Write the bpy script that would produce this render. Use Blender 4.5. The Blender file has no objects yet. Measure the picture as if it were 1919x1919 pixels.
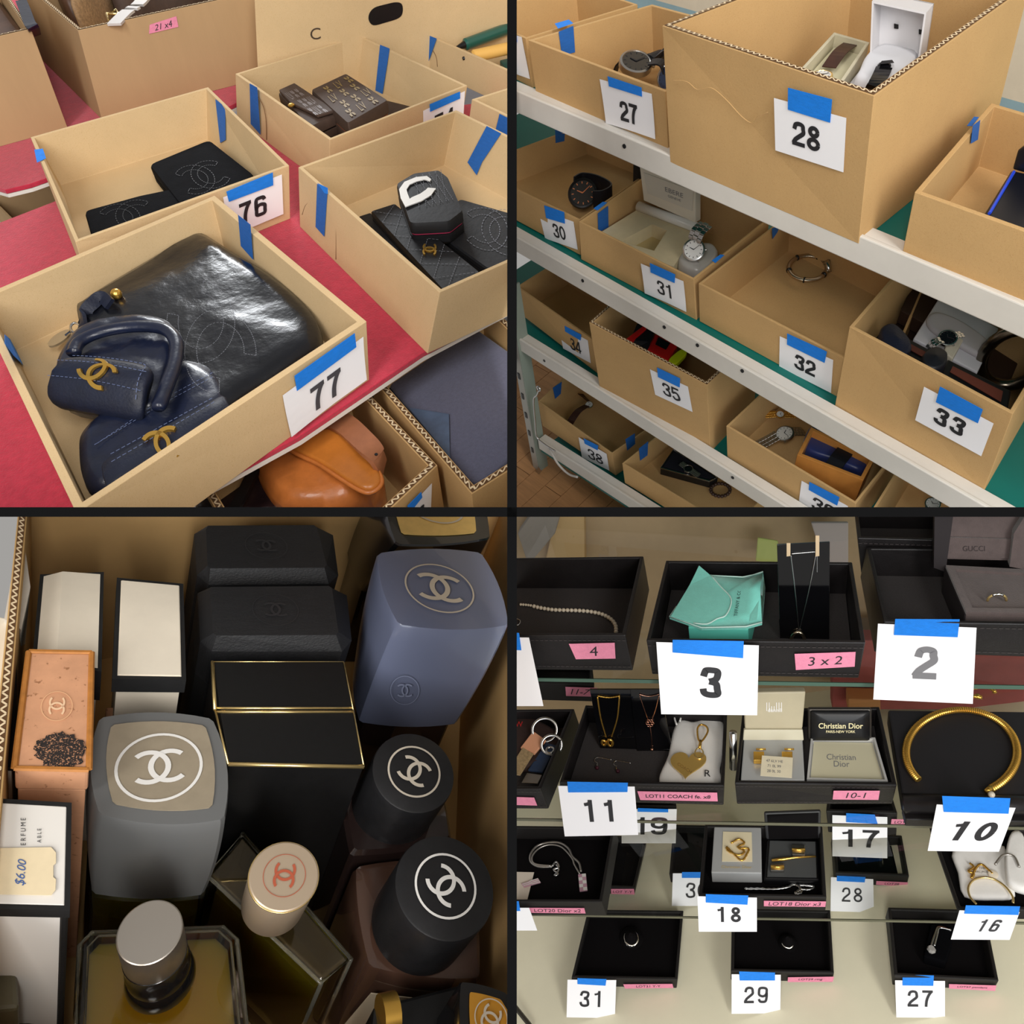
import bpy, bmesh, math, random
from mathutils import Vector, Matrix, noise
random.seed(7)
scene = bpy.context.scene
COL = scene.collection

# ------------------------------------------------------------------ camera, light, exposure
F = 1400.0                      # focal length in pixels of the 1919 x 1919 frame
CX = CY = 959.5
PITCH = math.radians(43.0)
CAM = Vector((0.0, 0.0, 1.75))
RIGHT = Vector((1, 0, 0))
FWD = Vector((0, math.cos(PITCH), -math.sin(PITCH)))
DOWN = Vector((0, -math.sin(PITCH), -math.cos(PITCH)))
cd = bpy.data.cameras.new('camera')
cd.sensor_fit = 'HORIZONTAL'; cd.sensor_width = 36.0; cd.lens = F / 1919.0 * 36.0
cd.clip_start = 0.02; cd.clip_end = 60
cam = bpy.data.objects.new('camera', cd); COL.objects.link(cam)
cam.matrix_world = Matrix.Translation(CAM) @ Matrix((
    (RIGHT.x, -DOWN.x, -FWD.x, 0), (RIGHT.y, -DOWN.y, -FWD.y, 0), (RIGHT.z, -DOWN.z, -FWD.z, 0), (0, 0, 0, 1)))
scene.camera = cam

w = bpy.data.worlds.new('room_light'); scene.world = w; w.use_nodes = True
bg = w.node_tree.nodes['Background']
bg.inputs[0].default_value = (1.0, 0.965, 0.92, 1); bg.inputs[1].default_value = 0.36

def area(name, loc, target, size, power, color=(1, 0.97, 0.93)):
    l = bpy.data.lights.new(name, 'AREA'); l.shape = 'RECTANGLE'; l.size, l.size_y = size
    l.energy = power; l.color = color
    o = bpy.data.objects.new(name, l); COL.objects.link(o); o.location = loc
    o.rotation_euler = (Vector(target) - Vector(loc)).to_track_quat('-Z', 'Y').to_euler()
    return o
area('ceiling_lamp_tube', (-0.95, -1.55, 3.2), (-0.35, 0.9, 0.7), (0.6, 2.0), 60)
area('ceiling_lamp_tube', (0.95, -1.55, 3.2), (0.35, 0.9, 0.7), (0.6, 2.0), 60)
area('front_fill_light', (0.7, -2.9, 2.0), (0.0, 1.0, 0.7), (2.6, 1.5), 52, (0.93, 0.97, 1.0))  # fill light added behind the camera to brighten the lower bays
area('far_gloss_light', (-1.0, 3.1, 2.5), (-0.4, 1.0, 0.7), (0.8, 0.3), 24, (0.94, 0.97, 1.0))  # added on the far side to put highlights on the glossy leather
vs = scene.view_settings
vs.view_transform = 'Standard'; vs.look = 'None'; vs.exposure = 0.0; vs.gamma = 1.0; vs.use_curve_mapping = False

# ------------------------------------------------------------------ the four display bays: a local frame each
class Bay:
    """local axes: x along the row, y away from the viewer, z up from the bay's main surface"""
    def __init__(s, R, centre, dist, sx, sy):
        s.sx, s.sy = sx, sy
        s.R = Matrix(R)                                     # columns: local axes in camera coords (right, down, forward)
        d = Vector(((centre[0] - CX) / F, (centre[1] - CY) / F, 1.0)).normalized()
        s.O = d * dist
        C2W = Matrix((RIGHT, DOWN, FWD)).transposed()
        s.M = Matrix.Translation(CAM + C2W @ s.O) @ (C2W @ s.R).to_4x4()
        s.RT = s.R.transposed()
        s.eye = s.RT @ (-s.O)
    def dirv(s, u, v): return s.RT @ Vector(((u - CX) / F, (v - CY) / F, 1.0))
    def h(s, p, z=0.0):
        d = s.dirv(*p); return s.eye + d * ((z - s.eye.z) / d.z)
    def pl(s, p, plane, lift=0.0):
        p0, n = plane; d = s.dirv(*p)
        return s.eye + d * ((p0 - s.eye).dot(n) / d.dot(n)) + n * lift
    def cam3(s, p): return s.R @ p + s.O
    def px(s, p):
        c = s.cam3(p); return (c.x / c.z * F + CX, c.y / c.z * F + CY)
    def m(s, p): return s.cam3(p).z / F                       # size of one pixel at p
    def rise(s, base, top):
        """height above point base of the pixel top, on the upright through base"""
        d = s.dirv(*top); best = None
        # closest approach between upright line and ray
        zz = Vector((0, 0, 1)); r = base - s.eye
        a, b, c = 1.0, zz.dot(d), d.dot(d); dd, e = zz.dot(r), d.dot(r)
        return (b * e - c * dd) / (a * c - b * b)
HALF = 0.0036                                                 # half thickness of the dividing panels
Q1 = Bay([[0.8041, -0.5938, -0.0285], [-0.4745, -0.6121, -0.6326], [0.3582, 0.5222, -0.774]], (480, 480), 1.30, -1, -1)
Q2 = Bay([[0.6746, 0.7261, -0.1333], [0.5352, -0.6054, -0.5891], [-0.5084, 0.326, -0.797]], (1439, 300), 1.45, 1, -1)
Q3 = Bay([[0.8843, -0.3318, 0.3285], [0.0652, -0.6089, -0.7905], [0.4624, 0.7205, -0.5168]], (480, 1439), 1.35, -1, 1)
Q4 = Bay([[0.9509, 0.2515, -0.1805], [-0.03, -0.5056, -0.8623], [-0.3081, 0.8253, -0.4732]], (1439, 1280), 1.40, 1, 1)

# ------------------------------------------------------------------ materials
def lin(c):
    return tuple((x / 255 / 12.92 if x / 255 <= 0.04045 else ((x / 255 + 0.055) / 1.055) ** 2.4) for x in c)
MATS = {}
def mat(name, rgb, rough=0.6, metal=0.0, var=0.0, vscale=30.0, bump=0.0, bscale=200.0, spec=0.5, coat=0.0, sheen=0.0, trans=0.0, ior=1.45, alpha=None, stretch=None, speck=None, emit=0.0):
    if name in MATS: return MATS[name]
    m = bpy.data.materials.new(name); m.use_nodes = True; nt = m.node_tree; N = nt.nodes; L = nt.links
    b = N['Principled BSDF']; c = lin(rgb)
    b.inputs['Base Color'].default_value = (*c, 1); b.inputs['Roughness'].default_value = rough
    b.inputs['Metallic'].default_value = metal; b.inputs['Specular IOR Level'].default_value = spec
    b.inputs['Coat Weight'].default_value = coat; b.inputs['Sheen Weight'].default_value = sheen
    b.inputs['Transmission Weight'].default_value = trans; b.inputs['IOR'].default_value = ior
    if emit: b.inputs['Emission Color'].default_value = (*c, 1); b.inputs['Emission Strength'].default_value = emit
    tc = N.new('ShaderNodeTexCoord'); mp = N.new('ShaderNodeMapping'); L.new(tc.outputs['Object'], mp.inputs[0])
    if stretch: mp.inputs['Scale'].default_value = stretch
    if var:
        n = N.new('ShaderNodeTexNoise'); n.inputs['Scale'].default_value = vscale; n.inputs['Detail'].default_value = 6; n.inputs['Roughness'].default_value = 0.65
        L.new(mp.outputs[0], n.inputs['Vector'])
        r = N.new('ShaderNodeValToRGB'); r.color_ramp.elements[0].position = 0.3; r.color_ramp.elements[1].position = 0.7
        r.color_ramp.elements[0].color = (*[x * (1 - var) for x in c], 1); r.color_ramp.elements[1].color = (*[min(1, x * (1 + var)) for x in c], 1)
        L.new(n.outputs['Fac'], r.inputs[0]); out = r.outputs[0]
        if speck:
            n2 = N.new('ShaderNodeTexNoise'); n2.inputs['Scale'].default_value = speck[1]; n2.inputs['Detail'].default_value = 3; L.new(mp.outputs[0], n2.inputs['Vector'])
            r2 = N.new('ShaderNodeValToRGB'); r2.color_ramp.elements[0].position = speck[2]; r2.color_ramp.elements[1].position = speck[2] + 0.06
            L.new(n2.outputs['Fac'], r2.inputs[0])
            mx = N.new('ShaderNodeMix'); mx.data_type = 'RGBA'
            L.new(r2.outputs[0], mx.inputs[0]); L.new(out, mx.inputs[6]); mx.inputs[7].default_value = (*lin(speck[0]), 1); out = mx.outputs[2]
        L.new(out, b.inputs['Base Color'])
    if bump:
        n = N.new('ShaderNodeTexNoise'); n.inputs['Scale'].default_value = bscale; n.inputs['Detail'].default_value = 4
        L.new(mp.outputs[0], n.inputs['Vector'])
        bp = N.new('ShaderNodeBump'); bp.inputs['Strength'].default_value = bump; bp.inputs['Distance'].default_value = 0.002
        L.new(n.outputs['Fac'], bp.inputs['Height']); L.new(bp.outputs[0], b.inputs['Normal'])
    MATS[name] = m; return m
def murky(name, rgb):
    m = mat(name, rgb, 0.1, coat=0.4); b = m.node_tree.nodes['Principled BSDF']
    b.inputs['Subsurface Weight'].default_value = 1.0; b.inputs['Subsurface Radius'].default_value = (1, 0.8, 0.3); b.inputs['Subsurface Scale'].default_value = 0.12
    return m
def clear(name, rgb, refl=0.08, rough=0.02):
    """thin clear sheet or film: lets light straight through, mirrors more at grazing angles"""
    if name in MATS: return MATS[name]
    m = bpy.data.materials.new(name); m.use_nodes = True; nt = m.node_tree; N = nt.nodes; L = nt.links
    N.remove(N['Principled BSDF']); out = N['Material Output']
    t = N.new('ShaderNodeBsdfTransparent'); t.inputs[0].default_value = (*lin(rgb), 1)
    g = N.new('ShaderNodeBsdfGlossy'); g.inputs['Roughness'].default_value = rough
    fr = N.new('ShaderNodeFresnel'); fr.inputs[0].default_value = 1.0 + refl * 5
    mx = N.new('ShaderNodeMixShader'); L.new(fr.outputs[0], mx.inputs[0]); L.new(t.outputs[0], mx.inputs[1]); L.new(g.outputs[0], mx.inputs[2])
    L.new(mx.outputs[0], out.inputs[0]); MATS[name] = m; return m

CARD1 = mat('cardboard_pale', (208, 180, 138), 0.85, var=0.04, vscale=14, bump=0.10, bscale=260, spec=0.2, speck=((196, 166, 120), 900, 0.60))
CARD2 = mat('cardboard_brown', (196, 160, 110), 0.85, var=0.04, vscale=12, bump=0.10, bscale=240, spec=0.2, speck=((182, 144, 94), 900, 0.60))
CARD3 = mat('cardboard_carton', (178, 148, 110), 0.85, var=0.06, vscale=10, bump=0.1, bscale=200, spec=0.2, stretch=(1, 1, 0.2))
FLUTE = mat('cardboard_flute', (226, 204, 168), 0.9)
FLUTE_D = mat('cardboard_flute_gap', (96, 66, 38), 0.95)
PAPER = mat('paper_white', (246, 246, 250), 0.75, spec=0.2)
INK = mat('ink_black', (38, 38, 42), 0.6)
INKG = mat('ink_grey', (120, 120, 124), 0.6)
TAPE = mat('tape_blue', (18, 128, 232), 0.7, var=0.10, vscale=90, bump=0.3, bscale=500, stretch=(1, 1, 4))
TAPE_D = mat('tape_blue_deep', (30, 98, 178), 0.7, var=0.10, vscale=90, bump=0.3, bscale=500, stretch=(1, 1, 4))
PINK = mat('tape_pink', (226, 138, 166), 0.7, var=0.08, vscale=120, bump=0.3, bscale=500)
RED = mat('cloth_red', (186, 48, 70), 0.95, var=0.14, vscale=90, bump=0.5, bscale=420, sheen=0.3, spec=0.1)
BLACK = mat('leather_black', (13, 14, 19), 0.62, var=0.25, vscale=40, bump=0.25, bscale=120)
BLACK_G = mat('leather_black_glossy', (13, 15, 22), 0.26, var=0.3, vscale=30, bump=0.5, bscale=60, coat=0.2)
NAVY = mat('leather_navy', (19, 26, 48), 0.34, var=0.25, vscale=40, bump=0.4, bscale=70, coat=0.2)
NAVY_M = mat('leather_navy_smooth', (19, 25, 44), 0.5, var=0.2, vscale=60, bump=0.25, bscale=300)
SUEDE = mat('suede_black', (13, 14, 18), 0.9, var=0.3, vscale=60, bump=0.3, bscale=400, spec=0.1)
GOLD = mat('gold_metal', (232, 184, 88), 0.27, 0.9)
GOLD_P = mat('gold_pale', (240, 212, 146), 0.27, 0.9)
SILVER = mat('silver_metal', (205, 205, 205), 0.22, 1.0)
STEEL = mat('steel_brushed', (178, 174, 168), 0.34, 1.0, bump=0.15, bscale=300)
THREAD = mat('thread_navy', (92, 104, 140), 0.8)
THREAD_L = mat('thread_grey', (110, 112, 120), 0.8)
WHITE = mat('white_leather', (232, 230, 226), 0.5)
CREAM = mat('cream_cloth', (226, 216, 188), 0.8, var=0.05, vscale=40)
DARK = mat('plastic_black', (14, 14, 16), 0.35)
MATTE = mat('board_black', (9, 9, 10), 0.9, spec=0.1)

# ------------------------------------------------------------------ mesh helpers (all in a bay's local coordinates)
class MB:
    def __init__(s): s.v = []; s.f = []
    def add(s, vs, fs):
        o = len(s.v); s.v += [Vector(x) for x in vs]; s.f += [tuple(i + o for i in f) for f in fs]; return s
    def hexa(s, b, t):
        """b, t: four bottom and four top points in the same turning order"""
        return s.add(list(b) + list(t), [(3, 2, 1, 0), (4, 5, 6, 7), (0, 1, 5, 4), (1, 2, 6, 5), (2, 3, 7, 6), (3, 0, 4, 7)])
    def prism(s, poly, off):
        n = len(poly); off = Vector(off)
        return s.add(list(poly) + [Vector(p) + off for p in poly], [tuple(range(n))[::-1], tuple(range(n, 2 * n))] + [(i, (i + 1) % n, n + (i + 1) % n, n + i) for i in range(n)])
    def loft(s, rings, cap0=True, cap1=True, closed=True):
        n = len(rings[0]); vs = [p for r in rings for p in r]; fs = []
        for k in range(len(rings) - 1):
            for i in range(n if closed else n - 1):
                j = (i + 1) % n; fs.append((k * n + i, k * n + j, (k + 1) * n + j, (k + 1) * n + i))
        if cap0: fs.append(tuple(range(n))[::-1])
        if cap1: fs.append(tuple(range((len(rings) - 1) * n, len(rings) * n)))
        return s.add(vs, fs)
    def tube(s, path, r, n=8, closed=False, flat=1.0):
        path = [Vector(p) for p in path]; m = len(path); rings = []
        prev = None
        for i, p in enumerate(path):
            a = path[(i - 1) % m] if (closed or i > 0) else p
            b = path[(i + 1) % m] if (closed or i < m - 1) else p
            t = (b - a).normalized() if (b - a).length > 1e-9 else Vector((0, 0, 1))
            if prev is None:
                u = t.cross(Vector((0, 0, 1)))
                if u.length < 1e-3: u = t.cross(Vector((0, 1, 0)))
            else: u = prev - t * prev.dot(t)
            u.normalize(); prev = u; v = t.cross(u)
            rr = r[i] if isinstance(r, (list, tuple)) else r
            rings.append([p + (u * math.cos(2 * math.pi * k / n) + v * math.sin(2 * math.pi * k / n) * flat) * rr for k in range(n)])
        if closed:
            o = len(s.v); s.v += [p for q in rings for p in q]
            for k in range(m):
                for i in range(n):
                    j = (i + 1) % n; k2 = (k + 1) % m
                    s.f.append((o + k * n + i, o + k * n + j, o + k2 * n + j, o + k2 * n + i))
            return s
        return s.loft(rings)
    def lathe(s, c, ax, prof, n=32):
        """prof: (radius, distance along ax)"""
        c = Vector(c); ax = Vector(ax).normalized(); u = ax.orthogonal().normalized(); v = ax.cross(u)
        rings = [[c + ax * z + (u * math.cos(2 * math.pi * k / n) + v * math.sin(2 * math.pi * k / n)) * max(r, 1e-5) for k in range(n)] for r, z in prof]
        return s.loft(rings)
    def ball(s, c, r, n=10, sc=(1, 1, 1)):
        c = Vector(c); rings = []
        for i in range(1, n // 2):
            a = math.pi * i / (n // 2)
            rings.append([c + Vector((math.cos(2 * math.pi * k / n) * math.sin(a) * sc[0], math.sin(2 * math.pi * k / n) * math.sin(a) * sc[1], -math.cos(a) * sc[2])) * r for k in range(n)])
        return s.loft(rings)
    def ribbon(s, path, wdir, wd, th):
        """a flat band along path; wdir: the width direction (one vector or a list)"""
        path = [Vector(p) for p in path]; rings = []
        for i, p in enumerate(path):
            a = path[max(i - 1, 0)]; b = path[min(i + 1, len(path) - 1)]; t = (b - a).normalized()
            wv = Vector(wdir[i] if isinstance(wdir, list) else wdir).normalized(); nn = t.cross(wv).normalized(); wv = nn.cross(t)
            ww = wd[i] if isinstance(wd, list) else wd
            rings.append([p - wv * ww / 2 - nn * th / 2, p + wv * ww / 2 - nn * th / 2, p + wv * ww / 2 + nn * th / 2, p - wv * ww / 2 + nn * th / 2])
        return s.loft(rings)

def tri_fill(poly):
    return poly
def inset(poly, d):
    """offset a flat polygon (x, y used) inward by d"""
    n = len(poly); c = sum((Vector((p[0], p[1])) for p in poly), Vector((0, 0))) / n; out = []
    A = sum(poly[i][0] * poly[(i + 1) % n][1] - poly[(i + 1) % n][0] * poly[i][1] for i in range(n))
    sg = 1 if A > 0 else -1
    for i in range(n):
        p, q, r = (Vector((poly[(i + k) % n][0], poly[(i + k) % n][1])) for k in (-1, 0, 1))
        d1 = (q - p).normalized(); d2 = (r - q).normalized()
        n1 = Vector((-d1.y, d1.x)) * sg; n2 = Vector((-d2.y, d2.x)) * sg
        k = 1 + n1.dot(n2)
        m_ = (n1 + n2) / max(k, 0.3)
        o = q + m_ * d; out.append(Vector((o.x, o.y, poly[i][2])))
    return out
def smooth_poly(pts, per=6):
    """closed smooth curve through 2-D or 3-D points"""
    n = len(pts); out = []
    P = [Vector(p) for p in pts]
    for i in range(n):
        a, b, c, d = P[(i - 1) % n], P[i], P[(i + 1) % n], P[(i + 2) % n]
        for k in range(per):
            t = k / per
            out.append(0.5 * ((2 * b) + (c - a) * t + (2 * a - 5 * b + 4 * c - d) * t * t + (3 * b - a - 3 * c + d) * t ** 3))
    return out
def curve(pts, per=6):
    """open smooth curve through points"""
    P = [Vector(p) for p in pts]; n = len(P); out = []
    for i in range(n - 1):
        a, b, c, d = P[max(i - 1, 0)], P[i], P[i + 1], P[min(i + 2, n - 1)]
        for k in range(per):
            t = k / per
            out.append(0.5 * ((2 * b) + (c - a) * t + (2 * a - 5 * b + 4 * c - d) * t * t + (3 * b - a - 3 * c + d) * t ** 3))
    return out + [P[-1]]
def planeof(a, b, c):
    n = (b - a).cross(c - a).normalized(); return (a, n)
def faced(q, plane):
    """the plane with its normal towards the viewer"""
    p, n = plane; return (p, n if n.dot(q.eye - p) > 0 else -n)

# ------------------------------------------------------------------ objects
MIND = [9.0]
def clip(bm, q, base):
    """cut away whatever would run through the dividing panels"""
    for axis, sg in ((0, q.sx), (1, q.sy)):
        row = q.R[axis]                                    # camera x or y as a function of local coordinates
        n = Vector((row[0], row[1], row[2])) * sg          # points to the kept side
        off = q.O[axis] * sg + n.dot(base)
        vals = [n.dot(v.co) + off for v in bm.verts]
        if not vals or min(vals) >= HALF: continue
        if max(vals) <= HALF + 1e-4:
            bm.clear(); return False
        geo = bm.verts[:] + bm.edges[:] + bm.faces[:]
        k = n * ((HALF - off) / n.length_squared)
        r = bmesh.ops.bisect_plane(bm, geom=geo, dist=1e-6, plane_co=k, plane_no=-n, clear_outer=True)
        ed = [e for e in r['geom_cut'] if isinstance(e, bmesh.types.BMEdge) and e.is_boundary]
        if ed: bmesh.ops.holes_fill(bm, edges=ed, sides=0)
    return bool(bm.verts)
def obj(q, name, mb, m, parent=None, base=Vector((0, 0, 0)), smooth=False, bevel=0.0, seg=2, recalc=True):
    bm = bmesh.new(); vv = [bm.verts.new(p - base) for p in mb.v]
    for f in mb.f:
        try: bm.faces.new([vv[i] for i in f])
        except ValueError: pass
    if recalc: bmesh.ops.recalc_face_normals(bm, faces=bm.faces)
    if bevel:
        ed = [e for e in bm.edges if len(e.link_faces) == 2 and e.calc_face_angle(0) > 0.5]
        bmesh.ops.bevel(bm, geom=ed, offset=bevel, segments=seg, profile=0.5, affect='EDGES', clamp_overlap=True)
    if not clip(bm, q, base): bm.free(); return None
    for v in bm.verts: MIND[0] = min(MIND[0], q.cam3(v.co + base).z)
    me = bpy.data.meshes.new(name); bm.to_mesh(me); bm.free(); me.materials.append(m)
    if smooth:
        for p in me.polygons: p.use_smooth = True
        if smooth != 'all': me.set_sharp_from_angle(angle=math.radians(smooth if smooth is not True else 40))
    o = bpy.data.objects.new(name, me); COL.objects.link(o)
    if parent: o.parent = parent
    else: o.matrix_world = q.M @ Matrix.Translation(base)
    return o
class Thing:
    def __init__(s, q, name, label, cat, base, group=None):
        s.q = q; s.base = Vector(base); s.name = name
        o = s.o = bpy.data.objects.new(name, None); COL.objects.link(o); o.empty_display_size = 0.02
        o.matrix_world = q.M @ Matrix.Translation(s.base)
        o['label'] = label; o['category'] = cat
        if group: o['group'] = group
    def part(s, name, mb, m, under=None, label=None, kind=None, **k):
        o = obj(s.q, name, mb, m, under or s.o, s.base, **k)
        if o:
            if label: o['label'] = label
            if kind: o['kind'] = kind
        return o
def solo(q, name, mb, m, label, cat, group=None, **k):
    lo = min(p.z for p in mb.v); c = sum(mb.v, Vector()) / len(mb.v); base = Vector((c.x, c.y, lo))
    o = obj(q, name, mb, m, None, base, **k)
    if o:
        o['label'] = label; o['category'] = cat
        if group: o['group'] = group
    return o
def struct(q, name, mb, m, kind='structure', **k):
    o = obj(q, name, mb, m, **k)
    if o: o['kind'] = kind
    return o

# ------------------------------------------------------------------ flat print on a surface
GL = {}
def glyphs(txt, bold=0.0, shear=0.0):
    key = (txt, bold, shear)
    if key in GL: return GL[key]
    c = bpy.data.curves.new('t', 'FONT'); c.body = txt; c.offset = bold; c.shear = shear; c.size = 1.0; c.resolution_u = 4
    o = bpy.data.objects.new('t', c); COL.objects.link(o)
    dg = bpy.context.evaluated_depsgraph_get(); me = bpy.data.meshes.new_from_object(o.evaluated_get(dg))
    vs = [(v.co.x, v.co.y) for v in me.vertices]; fs = [tuple(p.vertices) for p in me.polygons]
    bpy.data.objects.remove(o); bpy.data.curves.remove(c); bpy.data.meshes.remove(me)
    GL[key] = (vs, fs); return GL[key]
def quadmap(Q, lift=0.0):
    """Q: top-left, top-right, bottom-right, bottom-left"""
    a, b, c, d = (Vector(x) for x in Q)
    n = (b - a).cross(d - a).normalized() * -1
    return lambda s, t: (a * (1 - s) + b * s) * t + (d * (1 - s) + c * s) * (1 - t) + n * lift
def flat(mp, shape, at=(0.5, 0.5), size=1.0, aspect=1.0, rot=0.0, fit=None):
    """shape (verts, faces) to the surface; size in units of the surface's height, aspect = width / height of the surface"""
    vs, fs = shape; mb = MB(); c_, s_ = math.cos(rot), math.sin(rot)
    if fit:                                            # centre the shape's own box
        x0, x1 = min(v[0] for v in vs), max(v[0] for v in vs); y0, y1 = min(v[1] for v in vs), max(v[1] for v in vs)
        k = size / (y1 - y0) if fit == 'h' else size * aspect / (x1 - x0)
        vs = [((x - (x0 + x1) / 2) * k, (y - (y0 + y1) / 2) * k) for x, y in vs]
    else: vs = [(x * size, y * size) for x, y in vs]
    return mb.add([mp(at[0] + (x * c_ - y * s_) / aspect, at[1] + x * s_ + y * c_) for x, y in vs], fs)
def arc(cx, cy, r, w, a0, a1, n=20):
    vs, fs = [], []
    for i in range(n + 1):
        a = math.radians(a0 + (a1 - a0) * i / n)
        for rr in (r - w / 2, r + w / 2): vs.append((cx + math.cos(a) * rr, cy + math.sin(a) * rr))
    for i in range(n): fs.append((2 * i, 2 * i + 1, 2 * i + 3, 2 * i + 2))
    return vs, fs
def join(*sh):
    vs, fs = [], []
    for a, b in sh:
        o = len(vs); vs += a; fs += [tuple(i + o for i in f) for f in b]
    return vs, fs
def cc(w=0.17, dx=0.27, r=0.5, op=48):
    """the two interlocking arcs of the emblem, about 1.5 wide and 1.1 high"""
    return join(arc(dx, 0, r, w, op, 360 - op, 26), arc(-dx, 0, r, w, 180 + op, 540 - op, 26))
def ringshape(r=1.0, w=0.07, n=48): return arc(0, 0, r, w, 0, 360, n)
def petal():
    vs = [(0, 0)]; fs = []
    for k in range(4):
        a = math.pi / 2 * k + math.pi / 4; o = len(vs)
        vs += [(math.cos(a - 0.45) * .45, math.sin(a - 0.45) * .45), (math.cos(a) * .6, math.sin(a) * .6), (math.cos(a + 0.45) * .45, math.sin(a + 0.45) * .45)]
        fs.append((0, o, o + 1, o + 2))
    return vs, fs
def quadshape(w, h): return [(-w / 2, -h / 2), (w / 2, -h / 2), (w / 2, h / 2), (-w / 2, h / 2)], [(0, 1, 2, 3)]
def dist(a, b): return (Vector(a) - Vector(b)).length

def stroke(path, w):
    """flat band of width w along 2-D points"""
    P = [Vector(p) for p in path]; vs, fs = [], []
    for i, p in enumerate(P):
        a, b = P[max(i - 1, 0)], P[min(i + 1, len(P) - 1)]; t = (b - a).normalized(); n = Vector((-t.y, t.x)) * w / 2
        vs += [tuple(p + n), tuple(p - n)]
    for i in range(len(P) - 1): fs.append((2 * i, 2 * i + 1, 2 * i + 3, 2 * i + 2))
    return vs, fs
def c2(pts): return [tuple(p)[:2] for p in curve([(x, y, 0) for x, y in pts], 6)]
def ell(cx, cy, rx, ry, n=28): return [(cx + rx * math.cos(2 * math.pi * i / n), cy + ry * math.sin(2 * math.pi * i / n)) for i in range(n + 1)]
def digit_shape(ch, w, shear=0.0):
    """plain bold numerals, one unit high, standing on y = 0"""
    e = w / 2
    if ch == '0': s = [stroke(ell(0, .5, .29 - e, .5 - e), w)]
    elif ch == '1': s = [stroke([(.07, 0), (.07, 1)], w), stroke(c2([(.07, .97), (.0, .83), (-.2, .78)]), w * .75)]
    elif ch == '2': s = [stroke(c2([(-.28 + e, .66), (-.24 + e, .82), (-.1, .97 - e), (.03, 1 - e), (.17, .93 - e * .7), (.28 - e, .73), (.2, .57), (.02, .40), (-.14, .25), (-.24, e * .8)]), w), stroke([(-.29, e), (.28, e)], w)]
    elif ch == '3': s = [stroke(c2([(-.27 + e, .70), (-.22 + e, .86), (-.08, 1 - e), (.06, 1 - e), (.2, .9 - e * .3), (.24 - e * .3, .74), (.15, .6), (-.02, .535)]), w), stroke(c2([(-.02, .535), (.16, .47), (.29 - e, .29), (.2, .12), (.0, e), (-.16, e + .06), (-.29 + e, .3)]), w)]
    elif ch == '4': s = [stroke([(.12, 0), (.12, 1)], w), stroke([(.10, .97), (-.26, .30)], w * .85), stroke([(-.31, .27), (.3, .27)], w * .9)]
    elif ch == '5': s = [stroke([(-.2, 1 - e), (.25, 1 - e)], w), stroke([(-.17, 1), (-.22, .47)], w * .85), stroke(c2([(-.22, .49), (-.06, .60), (.12, .58), (.29 - e, .38), (.25 - e * .5, .18), (.06, e), (-.1, e), (-.29 + e, .24)]), w)]
    elif ch in '69':
        s = [stroke(c2([(.26 - e * .5, .76), (.16, .93 - e * .5), (.01, 1 - e), (-.16, .88), (-.29 + e, .62), (-.29 + e, .36), (-.2, .13), (.0, e), (.18, .12), (.29 - e, .31), (.2, .5), (.02, .6 - e * .2), (-.14, .53), (-.26 + e * .5, .38)]), w)]
        if ch == '9': s = [([(-x, 1 - y) for x, y in v], f) for v, f in s]
    elif ch == '7': s = [stroke([(-.28, 1 - e), (.28, 1 - e)], w), stroke(c2([(.2, 1 - e), (.06, .70), (-.05, .38), (-.09, 0)]), w)]
    elif ch == '8': s = [stroke(ell(0, .755, .245 - e, .245 - e), w), stroke(ell(0, .27, .29 - e, .27 - e), w)]
    else: return [glyphs(ch, 0.02, shear)]
    return [([(x + (y - .5) * shear * 2, y) for x, y in v], f) for v, f in s]

def card(T, plane, quad, txt, tape, under=None, h=0.42, at=(0.5, 0.42), ink=None, shear=0.0, gap=0.62, bold=0.022, lift=0.0015, curl=0.0, name='number_card', aspect=None):
    """a sheet of paper stuck to a plane, with its number and its strip of blue tape"""
    q = T.q; plane = faced(q, plane); n = plane[1]
    P = [q.pl(p, plane, lift) for p in quad]
    th = n * 0.0004
    a, b, c, d = P; mp = quadmap(P); nn = 5
    mb = MB(); g = [[mp(i / nn, j / nn) + n * curl * ((1 - j / nn) ** 2) * (0.4 + abs(i / nn - 0.5)) for i in range(nn + 1)] for j in range(nn + 1)]
    vs = [p for r in g for p in r]; k = nn + 1
    fs = [(j * k + i, j * k + i + 1, (j + 1) * k + i + 1, (j + 1) * k + i) for j in range(nn) for i in range(nn)]
    N_ = len(vs); mb.add(vs + [p + th for p in vs], [f[::-1] for f in fs] + [tuple(i + N_ for i in f) for f in fs])
    o = T.part(name, mb, PAPER, under)
    if o is None: return None
    asp = aspect or (dist(a, b) + dist(c, d)) / (dist(a, d) + dist(b, c))
    def mp2(s, t):
        return mp(s, t) + n * (0.0008 + curl * ((1 - t) ** 2) * (0.4 + abs(s - 0.5)) + 0.0004)
    for i, ch in enumerate(txt):
        xo = (i - (len(txt) - 1) / 2) * gap * 1.14
        dm = MB()
        for j, (vs_, fs_) in enumerate(digit_shape(ch, 0.125 + bold * 2.2, shear)):
            f1 = flat(mp2, ([(v[0] * 1.08 + xo, v[1] - 0.5) for v in vs_], fs_), at, h, asp)
            dm.add([p + n * 0.0003 * j for p in f1.v], f1.f)
        T.part('digit', dm, ink or INK, o, recalc=False)
    if tape:
        Tp = [q.pl(p, plane, lift + 0.0018) for p in tape]
        tm = MB(); tm.hexa(Tp, [p + n * 0.0004 for p in Tp]); T.part('tape', tm, TAPE, o)
    return o
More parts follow.
